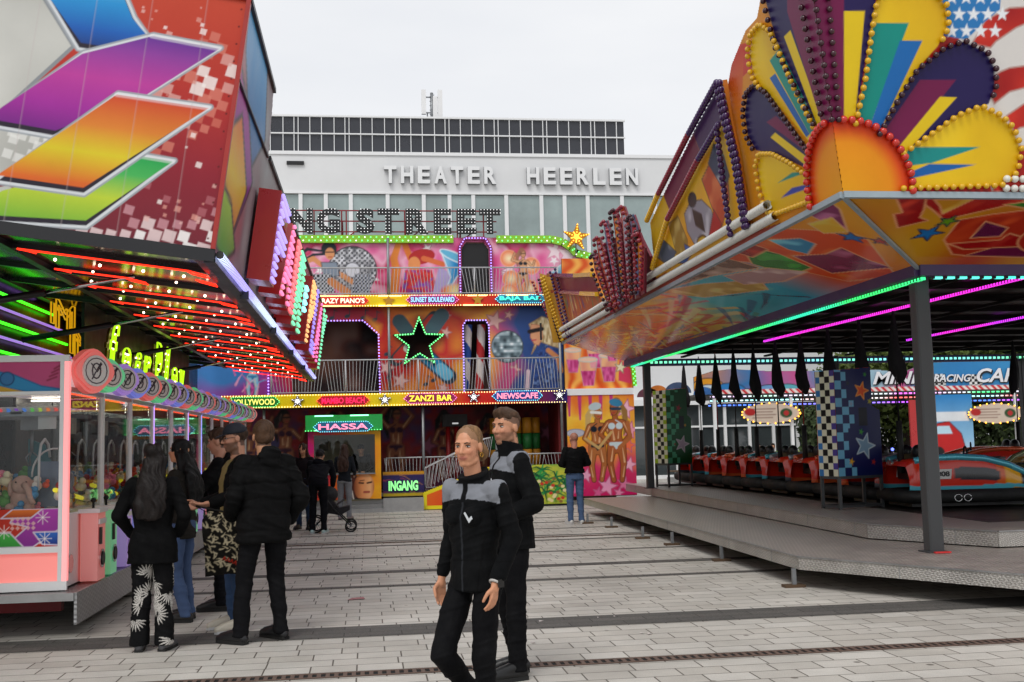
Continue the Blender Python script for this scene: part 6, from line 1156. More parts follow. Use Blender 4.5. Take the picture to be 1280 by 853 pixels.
    b = MB(); b.tube([(-.9, 0, .5), (-.9, 0, 1.28)], .05, 10, .042); b.build('pole_sleeve', RUBBER, t, local=True)
    pm = mat('pole red', '8c1818', .4) if seed % 4 == 3 else BLACK
    MB().tube([(-.9, 0, 1.28), (-.9, 0, 3.0)], .012, 6).build('pole', pm, t, local=True)
    rg = np.random.default_rng(seed); v = []; nn = 10; lv = [(2.95, .012, 0), (2.7, .035, .0), (2.4, .06, .0), (2.12, .09, .01), (1.98, .085, .04), (1.84, .015, .08)]
    for zf, rf, off in lv:
        for k in range(nn): a = 2*math.pi*k/nn; r_ = rf*(1.25 if k % 2 else .7)*rg.uniform(.8, 1.2); v.append((-.9+off+r_*math.cos(a)*1.15, r_*math.sin(a)*.7, zf+rg.uniform(-.03, .03)*(k % 3)))
    b = MB(); b.add(v, [(i*nn+k, i*nn+(k+1) % nn, (i+1)*nn+(k+1) % nn, (i+1)*nn+k) for i in range(len(lv)-1) for k in range(nn)], True); b.build('drooping_flag', mat('flag cloth', '0e0e12', .95, var=.3), t, local=True)
    return t
rims = ['teal', 'grey', 'orange', 'orange', 'grey', 'teal', 'orange', 'orange', 'teal', 'grey']; nums = ['08', '16', '12', '15', '10', '07', '19', '16', '10', '14']
wh = ['nearest the camera', 'second from the camera', 'third from the camera', 'fourth from the camera', 'fifth from the camera', 'sixth from the camera', 'seventh from the camera', 'eighth from the camera', 'ninth from the camera', 'furthest from the camera in its row']
for i in range(10): bumper_car(8.78-.02*i, 15.45+1.17*i, .55, R(0 if i else -3), rims[i], nums[i], f'red bumper car with {rims[i]} top rim, number {nums[i]}, {wh[i]}', i)
bumper_car(12.3, 18.4, .55, R(200), 'green', '21', 'dark red bumper car with olive green rim on the far side of the track', 13); bumper_car(12.6, 21.5, .55, R(170), 'orange', '22', 'orange rimmed bumper car on the far side of the track', 14); bumper_car(13.4, 16.4, .55, R(185), 'teal', '23', 'teal rimmed bumper car at the right edge far side', 11)
# token cabinets on stands
def cabinet(c0, d1, w1, d2, w2, z0, z1, base, chk, label, star, rz_or):
    c0 = np.array(c0); d1 = np.array(d1, float); d1 /= np.linalg.norm(d1); d2 = np.array(d2, float); d2 /= np.linalg.norm(d2)
    t = thing('token_cabinet', label, 'cabinet', (c0[0], c0[1], .53)); H = z1-z0
    P = lambda a, b_: (c0[0]+d1[0]*a+d2[0]*b_, c0[1]+d1[1]*a+d2[1]*b_)
    sh = z0+H*.62; prof = [(0, 0), (w1, 0), (w1, H*.6), (w1*.84, H*.64), (w1*.84, H), (0, H*.97)]
    b = MB(); b.prism(prof, (*P(0, .012), z0), (*d1, 0), ZV, -w2 if np.cross([*d1, 0], [0, 0, 1])@np.array([*d2, 0]) < 0 else w2); b.build('cabinet_body', mat('cabinet orange edge', 'c83414', .4), t)
    cv = Canvas(0, w1, 0, H, .012, base)
    m_ = (np.floor(cv.x/.13)+np.floor(cv.y/.13)) % 2 == 0; edge_ = (cv.x < .22+.13*np.floor(np.abs(((cv.y*1.3) % 1.2)-.6)*3)*1.0); cv.c[m_ & edge_] = lin(chk[2])
    for sx, sy, r_, c_, ec in star: cv.star(sx*w1, sy*H, r_, c_, .3, ec, .016)
    cv.cut(prof); cv.poly([(w1*.52, H*.46), (w1*.7, H*.46), (w1*.7, H*.62), (w1*.52, H*.62)], '0c1020', '05060a', .012)
    cv.build('front_panel', (*P(0, -.003), z0), (*d1, 0), ZV, t, GLOSS)
    cv = Canvas(0, w2, 0, H*.97, .012, chk[0]); nc = 4
    ci = np.floor(cv.x/(w2/nc)); rj = np.floor(cv.y/.1); m_ = (ci+rj) % 2 == 0; cv.c[m_] = lin('e0dcc4'); cv.c[(~m_)] = lin('101010'); cv.c[(ci == nc-1) & ~m_] = lin(chk[1]); cv.c[(ci == 0) & ~m_] = lin(chk[3])
    cv.build('chequered_side', (P(-.006, 0)[0], P(-.006, 0)[1], z0), (*d2, 0), ZV, t, GLOSS)
    b = MB(); cs = [P(.02, .02), P(w1-.02, .02), P(w1-.02, w2-.02), P(.02, w2-.02)]
    for p in cs: b.bar((*p, .53), (*p, z0), .045)
    for a, c_ in zip(cs, cs[1:]+cs[:1]): b.bar((*a, .57), (*c_, .57), .035); b.bar((*a, z0-.02), (*c_, z0-.02), .045)
    b.build('steel_stand', GREYP, t); return t
cabinet((6.95, 15.62), (.95, .3), .86, (-.3, .95), .42, 1.02, 2.66, '141c50', ('3c3c88', '3878b8', '68a8c8', '504090'), 'tall blue star-painted token cabinet with chequered side on a steel stand', [(.62, .27, .2, '7090a8', 'b8c8d0'), (.3, .85, .05, '202838', None), (.6, .78, .14, 'd85018', 'e89838'), (.55, .4, .05, '389030', None), (.3, .13, .06, 'd8a020', None), (.8, .12, .05, 'b03020', None), (.78, .68, .05, 'a8a020', None), (.7, .93, .04, '389030', None), (.35, .66, .05, '8898b0', None)], 0)
cabinet((6.84, 24.6), (.93, .36), .7, (-.36, .93), .5, 1.08, 2.82, '0c4c28', ('88a818', '98b820', '48a078', 'a0b828'), 'tall green star-painted token cabinet with chequered side further along the upper step', [(.6, .25, .2, 'a090a0', 'c8c0c8'), (.5, .73, .09, '902030', None), (.3, .25, .04, '883020', None), (.75, .5, .04, 'c89020', None)], 0)
b = MB(); b.box(6.02, 6.2, 11.18, 11.22, .345, .36); b.build('red_white_carton', mat('carton red', 'd03030', .5), dod)

# ---------------------------------------------------------------- children's ride behind
MY = 33.0
mini = thing('children_car_ride', 'small children car ride behind, sign MINI RACING CARS over lit strips', 'fairground ride', (16, MY, 0))
mz = lambda px, py: PY(px, py, MY)
x0, x1 = mz(868, 490)[0], 24.5
cv = Canvas(x0, x1, 3.0, 4.1, .03, lambda x, y: ramp(np.clip((x-x0)/(x1-x0), 0, 1)+.06*(vnoise(x, y, .5, 3)-.5), [(0, 'd88820'), (.1, '2c70a8'), (.2, 'c84888'), (.3, '3888b0'), (.42, '98b8c8'), (.48, 'c04880'), (.52, '3080b0'), (.62, '2c7cb8'), (.8, '388cc0'), (.9, '48a0c0'), (1, 'b83868')]))
for px, py, rx, c_ in ((885, 483, .5, 'e09820'), (880, 492, .35, '2050a0'), (912, 490, .55, '2878b8'), (938, 493, .35, 'b84880'), (962, 490, .45, '6898c8'), (985, 490, .5, '58a8b8'), (1010, 492, .35, 'd0a838'), (1030, 490, .3, '3070a0')):
    p = mz(px, py); cv.ell(p[0], p[2], rx, rx*.5, c_, edge='1c2c3c', ew=.03); cv.ell(p[0], p[2]-.05, rx*.5, rx*.2, 'c8d8e0', edge='28384c', ew=.03); cv.line([(p[0]-rx*.6, p[2]-.1), (p[0]+rx*.5, p[2]-.15)], .05, '102840')
for px0, px1 in ((1168, 1182), (1212, 1228)):
    a, c_ = mz(px0, 480), mz(px1, 480); m_ = (cv.x > a[0]) & (cv.x < c_[0]) & (cv.y < a[2]+.3) & (cv.y > a[2]-.35); k_ = (np.floor(cv.x/.09)+np.floor(cv.y/.09)) % 2 == 0; cv.c[m_ & k_] = lin('101010'); cv.c[m_ & ~k_] = lin('e8e8e8')
zt = [(x0, 3.55), (x0+.6, 3.72), (x0+1.2, 3.78), (x0+2.4, 3.7), (x0+4, 3.68), (x0+6, 3.7), (x0+6.6, 3.62), (x0+6.8, 3.55), (x0+7.6, 3.85), (x0+8.6, 3.95), (x0+11, 3.98), (x1, 3.9), (x1, 3.0), (x0, 3.0)]
m_ = cv.y < 3.13; k_ = ((cv.x*1.0+cv.y*1.0)/.22) % 1 < .5; cv.c[m_ & k_] = lin('c82028'); cv.c[m_ & ~k_] = lin('e8e0dc')
cv.cut(zt); sg = cv.build('roof_sign', (0, MY, 0), XU, ZV, mini); MB().prism(zt, (0, MY+.006, 0), XU, ZV, -.06).build('sign_backing', MATS['grey board'], sg)
for w_, pa, pb, za, zb_ in (('MINI', 1090, 1147, 3.22, 3.62), ('RACING', 1166, 1213, 3.26, 3.5), ('CARS', 1220, 1284, 3.22, 3.68)):
    a, c_ = mz(pa, 480)[0], mz(pb, 480)[0]
    text(w_, 'sign_outline', (a+.03, MY-.02, za-.03), XU, ZV, c_-a, zb_-za, .015, BLACK, sg, offset=.05, shear=.3); text(w_, 'sign_lettering', (a, MY-.05, za), XU, ZV, c_-a, zb_-za, .02, mat('sign white', 'e4e4e8', .35), sg, offset=.02, shear=.3)  # black outline lettering set behind the white
for z, y, c1, c2, l0, l1 in ((2.92, MY-.02, '50ff90', 'ff60ff', 10.6, 24), (2.8, MY+.3, 'b0ffff', 'ff5050', 10.7, 24), (2.66, MY+.5, '5080ff', 'c060ff', 10.7, 24)):
    b = MB(); b.box(l0, l1, y+.03, y+.1, z-.05, z+.07); o = b.build('light_beam', mat('beam grey', '34302e', .5), mini); MB().box(l0, l1, y, y+.03, z-.02, z+.02).build('led_strip', led('led '+c1, c1, c2, 2.2, 6, 0), o)
for x in (10.7, 13.2, 15.6, 18.2, 20.8, 23.5): MB().box(x, x+.09, MY+.02, MY+.11, 0, 3.0).build('post', wf, mini)
MB().box(10.5, 24.2, MY+.1, MY+5, 2.98, 3.05).build('roof', mat('ride roof', '4a4644', .6), mini)
MB().box(10.5, 24.2, MY-.1, MY+5, 0, .3).build('floor', ALU, mini)
for px in (962, 1242):
    a = mz(px, 517); cv = Canvas(a[0]-.95, a[0]+.95, a[2]-.32, a[2]+.32, .03, 'c8b8a8')
    for q in range(4): cv.line([(a[0]-.6, a[2]+.14-q*.09), (a[0]+.15-.1*(q % 2), a[2]+.14-q*.09)], .03, '806058')
    cv.ell(a[0]-.68, a[2]+.05, .18, .12, 'a82020'); cv.ell(a[0]+.5, a[2], .2, .15, '284828'); cv.ell(a[0]+.5, a[2], .09, .08, 'b02828')
    ov = [(a[0]+.95*math.cos(t_), a[2]+.32*math.sin(t_)) for t_ in np.linspace(0, 6.2, 24)]; cv.cut(ov); o = cv.build('oval_sign', (0, MY-.12, 0), XU, ZV, mini); MB().prism(ov, (0, MY-.115, 0), XU, ZV, -.03).build('oval_back', BLACK, o); bulbs([(p[0], MY-.14, p[1]) for p in ov], .03).build('oval_bulbs', BULBO, o)
a, c_ = mz(1150, 570), mz(1214, 513); cv = Canvas(a[0], c_[0], .6, 2.85, .03, lambda x, y: ramp(np.clip((y-.6)/2.2, 0, 1), [(0, 'c8d0d8'), (.4, '88b8d8'), (1, '2880c0')]))
mxp = (a[0]+c_[0])/2; cv.poly([(mxp-.7, 1.2), (mxp-.5, 1.9), (mxp+.1, 2.0), (mxp+.5, 1.6), (mxp+.7, .8), (mxp-.6, .7)], 'b81c1c', '3c1010', .03); cv.poly([(mxp-.45, 1.6), (mxp-.3, 1.85), (mxp+.1, 1.85), (mxp+.2, 1.6)], 'b8d8e8'); cv.ell(mxp-.3, 1.0, .2, .2, '181818'); cv.ell(mxp+.4, .9, .2, .2, '181818'); cv.poly([(mxp-.8, 2.0), (mxp-.7, 2.3), (mxp+.7, 2.3), (mxp+.8, 2.0)], 'd8dce0'); 
o = cv.build('painted_cabin_wall', (0, MY-.06, 0), XU, ZV, mini); MB().box(a[0], c_[0], MY-.055, MY+.0, .3, 2.85).build('cabin_wall_back', MATS['grey board'], o)
a = mz(1137, 545); MB().box(a[0], a[0]+.4, MY-.1, MY-.02, .5, 2.7).build('red_pillar', RED, mini)
for k in range(9): p = PY(1095+k*9, 566, MY); MB().ball((p[0], MY-.15, 1.15), .05, 8, 5).build('floor_lamp', glow('blue lamp', '6070ff', 3), mini)
# small painted boards at the left end, near the grey corner post
for px, py, r_, c_ in ((808, 497, .35, '6c3848'), (820, 492, .3, 'c87020'), (845, 492, .42, '384c70'), (876, 494, .3, '2860a0')):
    a = mz(px, py); o = MB().prism([(a[0]+r_*math.cos(t_), a[2]+r_*.8*math.sin(t_)) for t_ in np.linspace(0, math.pi, 14)], (0, MY-.2, 0), XU, ZV, .05).build('arched_board', mat('arch '+c_, c_, .4, var=.4, vs=6), mini)
# ---------------------------------------------------------------- people
def rc(p0, r0, p1, r1, n=14):
    p0 = np.array(p0, float); p1 = np.array(p1, float); d = p1-p0; L_ = np.linalg.norm(d)+1e-9; d /= L_
    u = np.cross(d, [0, 0, 1.0]) if abs(d[2]) < .9 else np.cross(d, [1.0, 0, 0]); u /= np.linalg.norm(u); v = np.cross(d, u); rings = []
    for t in np.linspace(-1.45, 0, 5): rings.append((p0+d*r0*math.sin(t), r0*math.cos(t)))
    for t in np.linspace(0, 1.45, 5): rings.append((p1+d*r1*math.sin(t), r1*math.cos(t)))
    V = [c+(u*math.cos(a)+v*math.sin(a))*r for c, r in rings for a in np.linspace(0, 2*math.pi, n, endpoint=False)]
    F = [(i*n+k, i*n+(k+1) % n, (i+1)*n+(k+1) % n, (i+1)*n+k) for i in range(9) for k in range(n)]+[tuple(range(n))[::-1], tuple(9*n+k for k in range(n))]
    return V, F
def ell(c, r, rot=None, n=16, m=10):
    V = []; 
    for j in range(m+1):
        t = math.pi*j/m*.998+.003
        for k in range(n): a = 2*math.pi*k/n; V.append(np.array([math.sin(t)*math.cos(a)*r[0], math.sin(t)*math.sin(a)*r[1], math.cos(t)*r[2]]))
    if rot is not None: Rm = np.array(Matrix.Rotation(rot[1], 3, rot[0])); V = [Rm@q for q in V]
    V = [q+np.array(c) for q in V]; F = [(j*n+k, (j+1)*n+k, (j+1)*n+(k+1) % n, j*n+(k+1) % n) for j in range(m) for k in range(n)]+[tuple(range(n)), tuple(m*n+k for k in range(n))[::-1]]
    return V, F
def loft(secs, n=24):
    """sections (x, y, z, rx, ry[, tilt]); flat ends"""
    V = []; 
    for s_ in secs:
        x, y, z, rx, ry = s_[:5]; tl = s_[5] if len(s_) > 5 else 0
        for k in range(n): a = 2*math.pi*k/n; ca, sa = math.cos(a), math.sin(a); e = .82; cx = math.copysign(abs(ca)**e, ca)*rx; cy = math.copysign(abs(sa)**e, sa)*ry; V.append((x+cx, y+cy*math.cos(tl), z+cy*math.sin(tl)))
    F = [(i*n+k, i*n+(k+1) % n, (i+1)*n+(k+1) % n, (i+1)*n+k) for i in range(len(secs)-1) for k in range(n)]+[tuple(range(n))[::-1], tuple((len(secs)-1)*n+k for k in range(n))]
    return V, F
def fuse(vols, voxel, smooth=3):
    V = []; F = []
    for v, f in vols: o = len(V); V += [tuple(map(float, p)) for p in v]; F += [tuple(i+o for i in g) for g in f]
    me = bpy.data.meshes.new('fuse'); me.from_pydata(V, [], F); o = bpy.data.objects.new('fuse', me); COL.objects.link(o)
    m = o.modifiers.new('r', 'REMESH'); m.mode = 'VOXEL'; m.voxel_size = voxel; m.use_smooth_shade = True
    if smooth: s_ = o.modifiers.new('s', 'SMOOTH'); s_.factor = .5; s_.iterations = smooth
    bpy.context.view_layer.update(); ev = o.evaluated_get(bpy.context.evaluated_depsgraph_get()); m2 = bpy.data.meshes.new_from_object(ev)
    n = len(m2.vertices); co = np.empty(n*3); m2.vertices.foreach_get('co', co); no = np.empty(n*3); m2.vertices.foreach_get('normal', no); q = np.array([tuple(p.vertices) for p in m2.polygons if len(p.vertices) == 4])
    bpy.data.objects.remove(o); bpy.data.meshes.remove(me); bpy.data.meshes.remove(m2); return co.reshape(-1, 3), no.reshape(-1, 3), q
def cloth(name, color, r=.85, bs=240, b=.25): 
    return mat(name, color, r, var=.18, vs=9, bump=b, bs=bs, attr=(color is None)) if color is not None else mat(name, 'ffffff', r, var=.12, vs=9, bump=b, bs=bs, attr=True)
CLOTH = cloth('cloth', None); CLOTH.node_tree.nodes['Principled BSDF'].inputs['Specular IOR Level'].default_value = .15; SKINM = mat('skin', 'ffffff', .5, var=.05, vs=20, attr=True, bump=.08, bs=300); HAIRM = mat('hair', 'ffffff', .55, spec=.25, var=.35, vs=45, attr=True, bump=.5, bs=90)
def folds(co, no, amp, seed=0):
    x, y, z = co.T; wz = z+.25*x+.15*y; a = vnoise((x+y)*.8+5+seed*.37, wz*1.5+5, .16, seed+50)-.5; b = vnoise((x-y)*.5+6+wz*1.1, wz*2.2+5+seed*.21, .13, seed+51)-.5; r_ = 1-np.abs(b)*4
    return co+no*((a*.9+np.clip(r_, 0, 1)*.35)*amp)[:, None]
def put(name, res, colf, mtl, parent, fold=0, seed=0, s=1.0):
    co, no, q = res
    if fold: co = folds(co, no, fold, seed)
    c = colf(co) if callable(colf) else np.tile(np.array(lin(colf)), (len(co), 1))
    return gridmesh(name, co*s, q, np.concatenate([c, np.ones((len(co), 1))], 1), parent, mtl, smooth=True)
def hand(w, d, pn, th, s=1.0, curl=.5):
    """w wrist, d finger direction, pn palm normal, th thumb side direction"""
    w = np.array(w, float); d = np.array(d, float); d /= np.linalg.norm(d); pn = np.array(pn, float); pn -= d*(pn@d); pn /= np.linalg.norm(pn); sd = np.cross(d, pn); sd *= np.sign(sd@np.array(th, float)) or 1
    vols = [rc(w-d*.02*s, .024*s, w+d*.03*s, .026*s)]
    for k, o in enumerate((-.03, -.01, .01, .03)): vols.append(rc(w+d*.02*s+sd*o*.6*s, .015*s, w+d*.085*s+sd*o*s*.95, .0125*s))
    for k, (o, l) in enumerate(((.032, .07), (.011, .08), (-.011, .073), (-.032, .056))):
        a = w+d*.088*s+sd*o*s; c1, c2, c3 = curl*.45, curl*1.1, curl*1.6; p = a; r = .0092*s
        for cc, f in ((c1, .42), (c2, .32), (c3, .26)):
            dd = d*math.cos(cc)+pn*math.sin(cc)+sd*o*1.2; qn = p+dd*l*f*s; vols.append(rc(p, r, qn, r*.93)); p = qn; r *= .93
    t0 = w+d*.03*s+sd*.025*s; t1 = t0+(d*.6+sd*.75+pn*.25)*.042*s; t2 = t1+(d*.9+sd*.1+pn*.4)*.032*s; t3 = t2+(d*.95-sd*.05+pn*.4)*.024*s
    vols += [rc(t0, .015*s, t1, .0125*s), rc(t1, .0125*s, t2, .0105*s), rc(t2, .0105*s, t3, .009*s)]; return vols
DEF = dict(hipL=(-.09, 0, .93), hipR=(.09, 0, .93), kneeL=(-.1, .02, .5), kneeR=(.1, .02, .5), ankL=(-.11, -.02, .09), ankR=(.11, -.02, .09), chest=(0, 0, 1.27), waist=(0, 0, 1.05), neck=(0, -.01, 1.48), head=(0, .02, 1.64),
           shL=(-.165, 0, 1.415), shR=(.165, 0, 1.415), elL=(-.23, -.03, 1.14), elR=(.23, -.03, 1.14), wrL=(-.23, .06, .9), wrR=(.23, .06, .9), toeL=(-.13, .16, .05), toeR=(.13, .16, .05))
def headvols(fem=0):
    f = .94 if fem else 1.0
    return [ell((0, -.012, .03), (.077*f, .095, .088)), ell((0, .03, -.02), (.063*f, .066, .09)), ell((0, .045, -.055), (.05*f, .048, .05)), ell((0, .068, -.088 if fem else -.09), ((.02 if fem else .026), .022, .02)), rc((-.04*f, .01, -.075), .024, (-.015, .06, -.093), .02), rc((.04*f, .01, -.075), .024, (.015, .06, -.093), .02),
            rc((0, .088, .012), .009, (0, .112, -.022), .0115), ell((-.011, .1, -.027), (.009, .011, .008)), ell((.011, .1, -.027), (.009, .011, .008)), ell((0, .09, -.052), (.024, .012, .0075)), ell((0, .088, -.062), (.02, .012, .0075)),
            ell((-.03, .072, -.02), (.024, .02, .022)), ell((.03, .072, -.02), (.024, .02, .022)), rc((-.035, .076, .03), .012, (.035, .076, .03), .012),
            ell((-.078*f, -.008, -.008), (.01, .02, .031)), ell((.078*f, -.008, -.008), (.01, .02, .031))]
leafy = yoke = None
def person(label, x, y, rz, H=1.75, J={}, fem=0, skin='c8906c', vox=.008, hair=None, hairc='3a2a1e', top=None, topc='0b0b0d', topz=None, coatlen=.9, pants='0c0c0f', pantsw=0, shoes='101012', hy=0, hp=0, hr=0, build=1.0, hands=(1, 1), beard=0, z=0, collar=0, legcol=None, shoew=1, handcurl=.5, seat=False, fold=.022, hood=0, seed=1, brow='3a2818', group=None):
    t = thing('person', label, 'person', (x, y, z), rz, group); s = H/1.75; j = {k: np.array(v, float) for k, v in {**DEF, **J}.items()}; B = build
    Rh = Matrix.Rotation(hy, 3, 'Z')@Matrix.Rotation(hp, 3, 'X')@Matrix.Rotation(hr, 3, 'Y'); Rh = np.array(Rh); hc = j['head']
    hs = .98 if fem else 1.02; HV = lambda vs: [([hc+Rh@(np.array(p)*hs) for p in v], f) for v, f in vs]
    # body
    vols = HV(headvols(fem))+[rc(j['neck']-[0, 0, .05], .064 if not fem else .052, hc+Rh@np.array([0, -.02, -.06]), .06 if not fem else .048)]
    vols += [loft([(*j['waist']*[1, 1, 1], .12*B, .08*B), (*j['chest'], .14*B, .09*B), (*(j['neck']-[0, 0, .07]), .07*B, .045)])]
    vols += [loft([(*(j['hipL']+j['hipR'])/2*1., .15*B, .09*B), (*j['waist'], .12*B, .08*B)])]
    for S in 'LR':
        vols += [rc(j['hip'+S], .055, j['knee'+S], .04), rc(j['knee'+S], .04, j['ank'+S], .03), rc(j['ank'+S]-[0, 0, .01], .022, j['ank'+S]*.5+j['toe'+S]*.5, .016), rc(j['sh'+S]-[0, 0, .02], .036, j['el'+S], .032), rc(j['el'+S], .032, j['wr'+S], .025), rc(j['neck']-[0, 0, .1], .04, j['sh'+S]-[0, 0, .03], .03)]
        if hands[0 if S == 'L' else 1]:
            d = j['wr'+S]-j['el'+S]; d /= np.linalg.norm(d); hd = j.get('hand'+S, d); sx = -1 if S == 'L' else 1; pn = j.get('palm'+S, np.array([-sx, .1, 0])); vols += hand(j['wr'+S]+d*.02, hd, pn, (-.2*sx, 1, .1), 1.02 if not fem else .92, handcurl)
    co, no, q = fuse(vols, vox, 2)
    l = (co-hc)@Rh/hs      # head local
    c = np.tile(np.array(lin(skin)), (len(co), 1)); near = (np.abs(l) < .16).all(1) & (l[:, 1] > .03)
    for sx in (-1, 1):     # eye sockets: pushed in, with shade darkened into the skin colour
        g = np.exp(-((l[:, 0]-sx*.031)**2/.016**2+(l[:, 2]-.008)**2/.011**2))*near; co -= (Rh@np.array([0, 1., 0]))*(g*.010)[:, None]; c *= 1-(g*.18)[:, None]
    lips = np.exp(-((l[:, 0]/(.026 if fem else .025))**4+((l[:, 2]+.057)/(.013 if fem else .009))**4))*near; c = c*(1-lips[:, None]*.75)+np.array(lin('a04e48' if fem else '9c5c50'))*lips[:, None]*.75
    mo = np.exp(-((l[:, 0]/.022)**4+((l[:, 2]+.057)/.0022)**2))*near; c *= 1-(mo*.6)[:, None]
    ch = np.exp(-(((np.abs(l[:, 0])-.04)/.025)**2+((l[:, 2]+.03)/.025)**2))*near; c = c*(1-ch[:, None]*.25)+np.array(lin('c86a58'))*ch[:, None]*.25
    if beard:
        bm = ((l[:, 2] < -.028) & (l[:, 1] > -.01) & (np.abs(l).max(1) < .14)).astype(float); bm *= np.clip((-.024-l[:, 2])/.012, 0, 1)*(1-lips); tash = np.exp(-((l[:, 0]/.03)**4+((l[:, 2]+.043)/.007)**2))*near; bm = np.maximum(bm, tash)*beard; c = c*(1-bm[:, None])+np.array(lin(brow))*bm[:, None]*1.3
    if hair in ('short', 'fade', 'bun', 'cap', 'thin'):
        hz = (l[:, 2] > .02+.5*np.clip(l[:, 1], 0, 1)) & (l[:, 1] < .06) | ((l[:, 1] < -.03) & (l[:, 2] > -.07)); hz &= (np.abs(l).max(1) < .14) & (np.abs(l[:, 0]) < .2); m_ = hz.astype(float)*(.85 if hair != 'thin' else .35); c = c*(1-m_[:, None])+np.array(lin(hairc))*m_[:, None]
    put('body', (co, no, q), lambda _: c, SKINM, t, s=s).name
    bo = [o for o in t.children][-1]
    eb = MB()
    def hp_(p): return tuple((hc+Rh@(np.array(p)*hs))*s)
    def hel(b, c_, r_, n=12, m=8): v, f = ell(c_, r_, n=n, m=m); b.add([hp_(p) for p in v], f, True)
    eb = MB(); [hel(eb, (sx*.031, .0735, .008), (.0125, .009, .0062)) for sx in (-1, 1)]; eb.build('eyes', mat('eye white', 'c8c4c0', .25, var=0), t, local=True)
    eb = MB(); [hel(eb, (sx*.031-.003*0, .0805, .008), (.0052, .004, .0052)) for sx in (-1, 1)]; eb.build('irises', mat('iris', '241c18', .15, var=0), t, local=True)
    eb = MB()
    for sx in (-1, 1):
        eb.tube([hp_((sx*.014, .0885, .026)), hp_((sx*.03, .0885, .0305)), hp_((sx*.046, .077, .027))], (.0034 if fem else .0044)*s, 6)
        eb.tube([hp_((sx*.018, .0805, .012)), hp_((sx*.031, .0835, .0158)), hp_((sx*.0445, .077, .0115))], (.0022 if fem else .0016)*s, 5)
    eb.build('eyebrows', mat('brow '+brow, brow, .8, var=0), t, local=True)
    # hair
    hcol = lambda p: np.array(lin(hairc))*(.6+.9*vnoise(p[:, 0]*3+p[:, 1]*3+9, p[:, 2]*.5+5, .03, seed)[:, None])
    def hput(vs, v=.009, nm='hair', amp=.008, sm=2): co, no, q = fuse(HV(vs), v, sm); co = co+no*((vnoise((co[:, 0]+co[:, 1])*1.0+9, co[:, 2]*.35+5, .018, seed)-.5)*amp)[:, None]; return put(nm, (co, no, q), hcol, HAIRM, t, s=s)
    if hair == 'short': hput([ell((0, -.022, .05), (.083, .1, .086)), ell((0, .03, .092), (.062, .05, .034)), ell((0, -.05, .0), (.076, .065, .07))], amp=.014)
    if hair == 'fade': hput([ell((0, -.012, .078), (.076, .094, .052)), ell((0, .045, .1), (.058, .045, .032)), ell((0, -.06, .04), (.066, .052, .06))], amp=.016)
    if hair == 'bun': hput([ell((0, -.026, .042), (.0795, .094, .083)), ell((0, -.165, -.05), (.055, .052, .06)), ell((.02, -.18, -.03), (.035, .035, .035)), rc((-.05, -.04, 0), .035, (0, -.1, -.02), .03), rc((.05, -.04, 0), .035, (0, -.1, -.02), .03)], amp=.007)
    if hair == 'long':
        hv = HV([ell((0, -.02, .045), (.087, .102, .09)), ell((0, -.06, -.03), (.085, .06, .09))]); b0 = hc+Rh@np.array([0, -.08, -.05]); nk_ = j['neck']; w_ = .12
        hv += [loft([(b0[0], nk_[1]-.14, 1.12, w_*.9, .03), (b0[0], nk_[1]-.135, 1.25, w_*1.15, .045), (b0[0], nk_[1]-.11, 1.4, w_*1.05, .055), (b0[0], b0[1]-.0, hc[2]-.08, .09, .06), (b0[0], b0[1]+.03, hc[2]+.02, .08, .06)])]+[rc((sx*.07+b0[0], nk_[1]-.07, 1.2), .035, (sx*.07+b0[0], hc[1]-.02, hc[2]-.02), .035) for sx in (-1, 1)]
        co, no, q = fuse(hv, .011, 2); co = co+no*((vnoise((co[:, 0]+co[:, 1])*1.2+9+.02*np.sin(co[:, 2]*30), co[:, 2]*.3+5, .03, seed)-.5)*.035)[:, None]; put('hair', (co, no, q), hcol, HAIRM, t, s=s)
    if hair == 'cap':
        hput([ell((0, -.03, .03), (.08, .095, .075))], amp=.006)
        cc = MB(); v, f = ell((0, -.012, .055), (.088, .104, .08), n=20, m=12); cc.add([hp_((p[0], p[1], max(p[2], .04))) for p in v], f, True); co_ = cc.build('cap', cloth('cap '+str(seed), '20242e' if seed != 9 else '0c0c0e'), t, local=True)
        cc = MB(); pts = [(.075*math.sin(a), .07+.085*math.cos(a)) for a in np.linspace(-1.5, 1.5, 12)]; v = [(a, b_, .05-.02*max(0, (b_-.08)/.08)) for a, b_ in pts]+[(a, b_, .042-.02*max(0, (b_-.08)/.08)) for a, b_ in pts]; n = 12
        cc.add([hp_(p) for p in v], [tuple(range(n)), tuple(range(2*n-1, n-1, -1))]+[(i, (i+1) % n, n+(i+1) % n, n+i) for i in range(n)], True); cc.build('cap_peak', MATS['cap '+str(seed)], co_, local=True)
    # top garment
    k = 1.0; cl = coatlen; hm = (j['hipL']+j['hipR'])/2; zc = lambda a, b_, f: a*(1-f)+b_*f
    bw = B*(.95 if fem else 1.07); flare = 1.0 if topz is None else topz
    lowp = hm+np.array([0, 0, cl-.93])
    tv = [loft([(*lowp, .175*bw*flare, .125*bw*flare), (*(hm+[0, 0, .06] if cl < .95 else hm+[0, 0, .12]), .165*bw*(1+(flare-1)*.5), .12*bw), (*j['waist'], .15*bw, .115*bw), (*zc(j['waist'], j['chest'], .6), .168*bw, .125*bw), (*j['chest'], .178*bw, .128*bw), (*zc(j['chest'], j['neck'], .55), .165*bw, .105*bw), (*(j['neck']-[0, 0, .035]), .09*bw, .075)])]
    if collar: tv += [loft([(*(j['neck']-[0, .0, .06]), .1, .085), (*(j['neck']+[0, .0, -.02]), .088, .085), (*(j['neck']+[0, .012, .05*collar]), .086, .092, -.35 if fem else .2)])]
    if hood: tv += [ell(j['neck']+[0, -.09, .0], (.1, .055, .06)), ell(j['neck']+[0, -.1, -.07], (.09, .04, .07))]
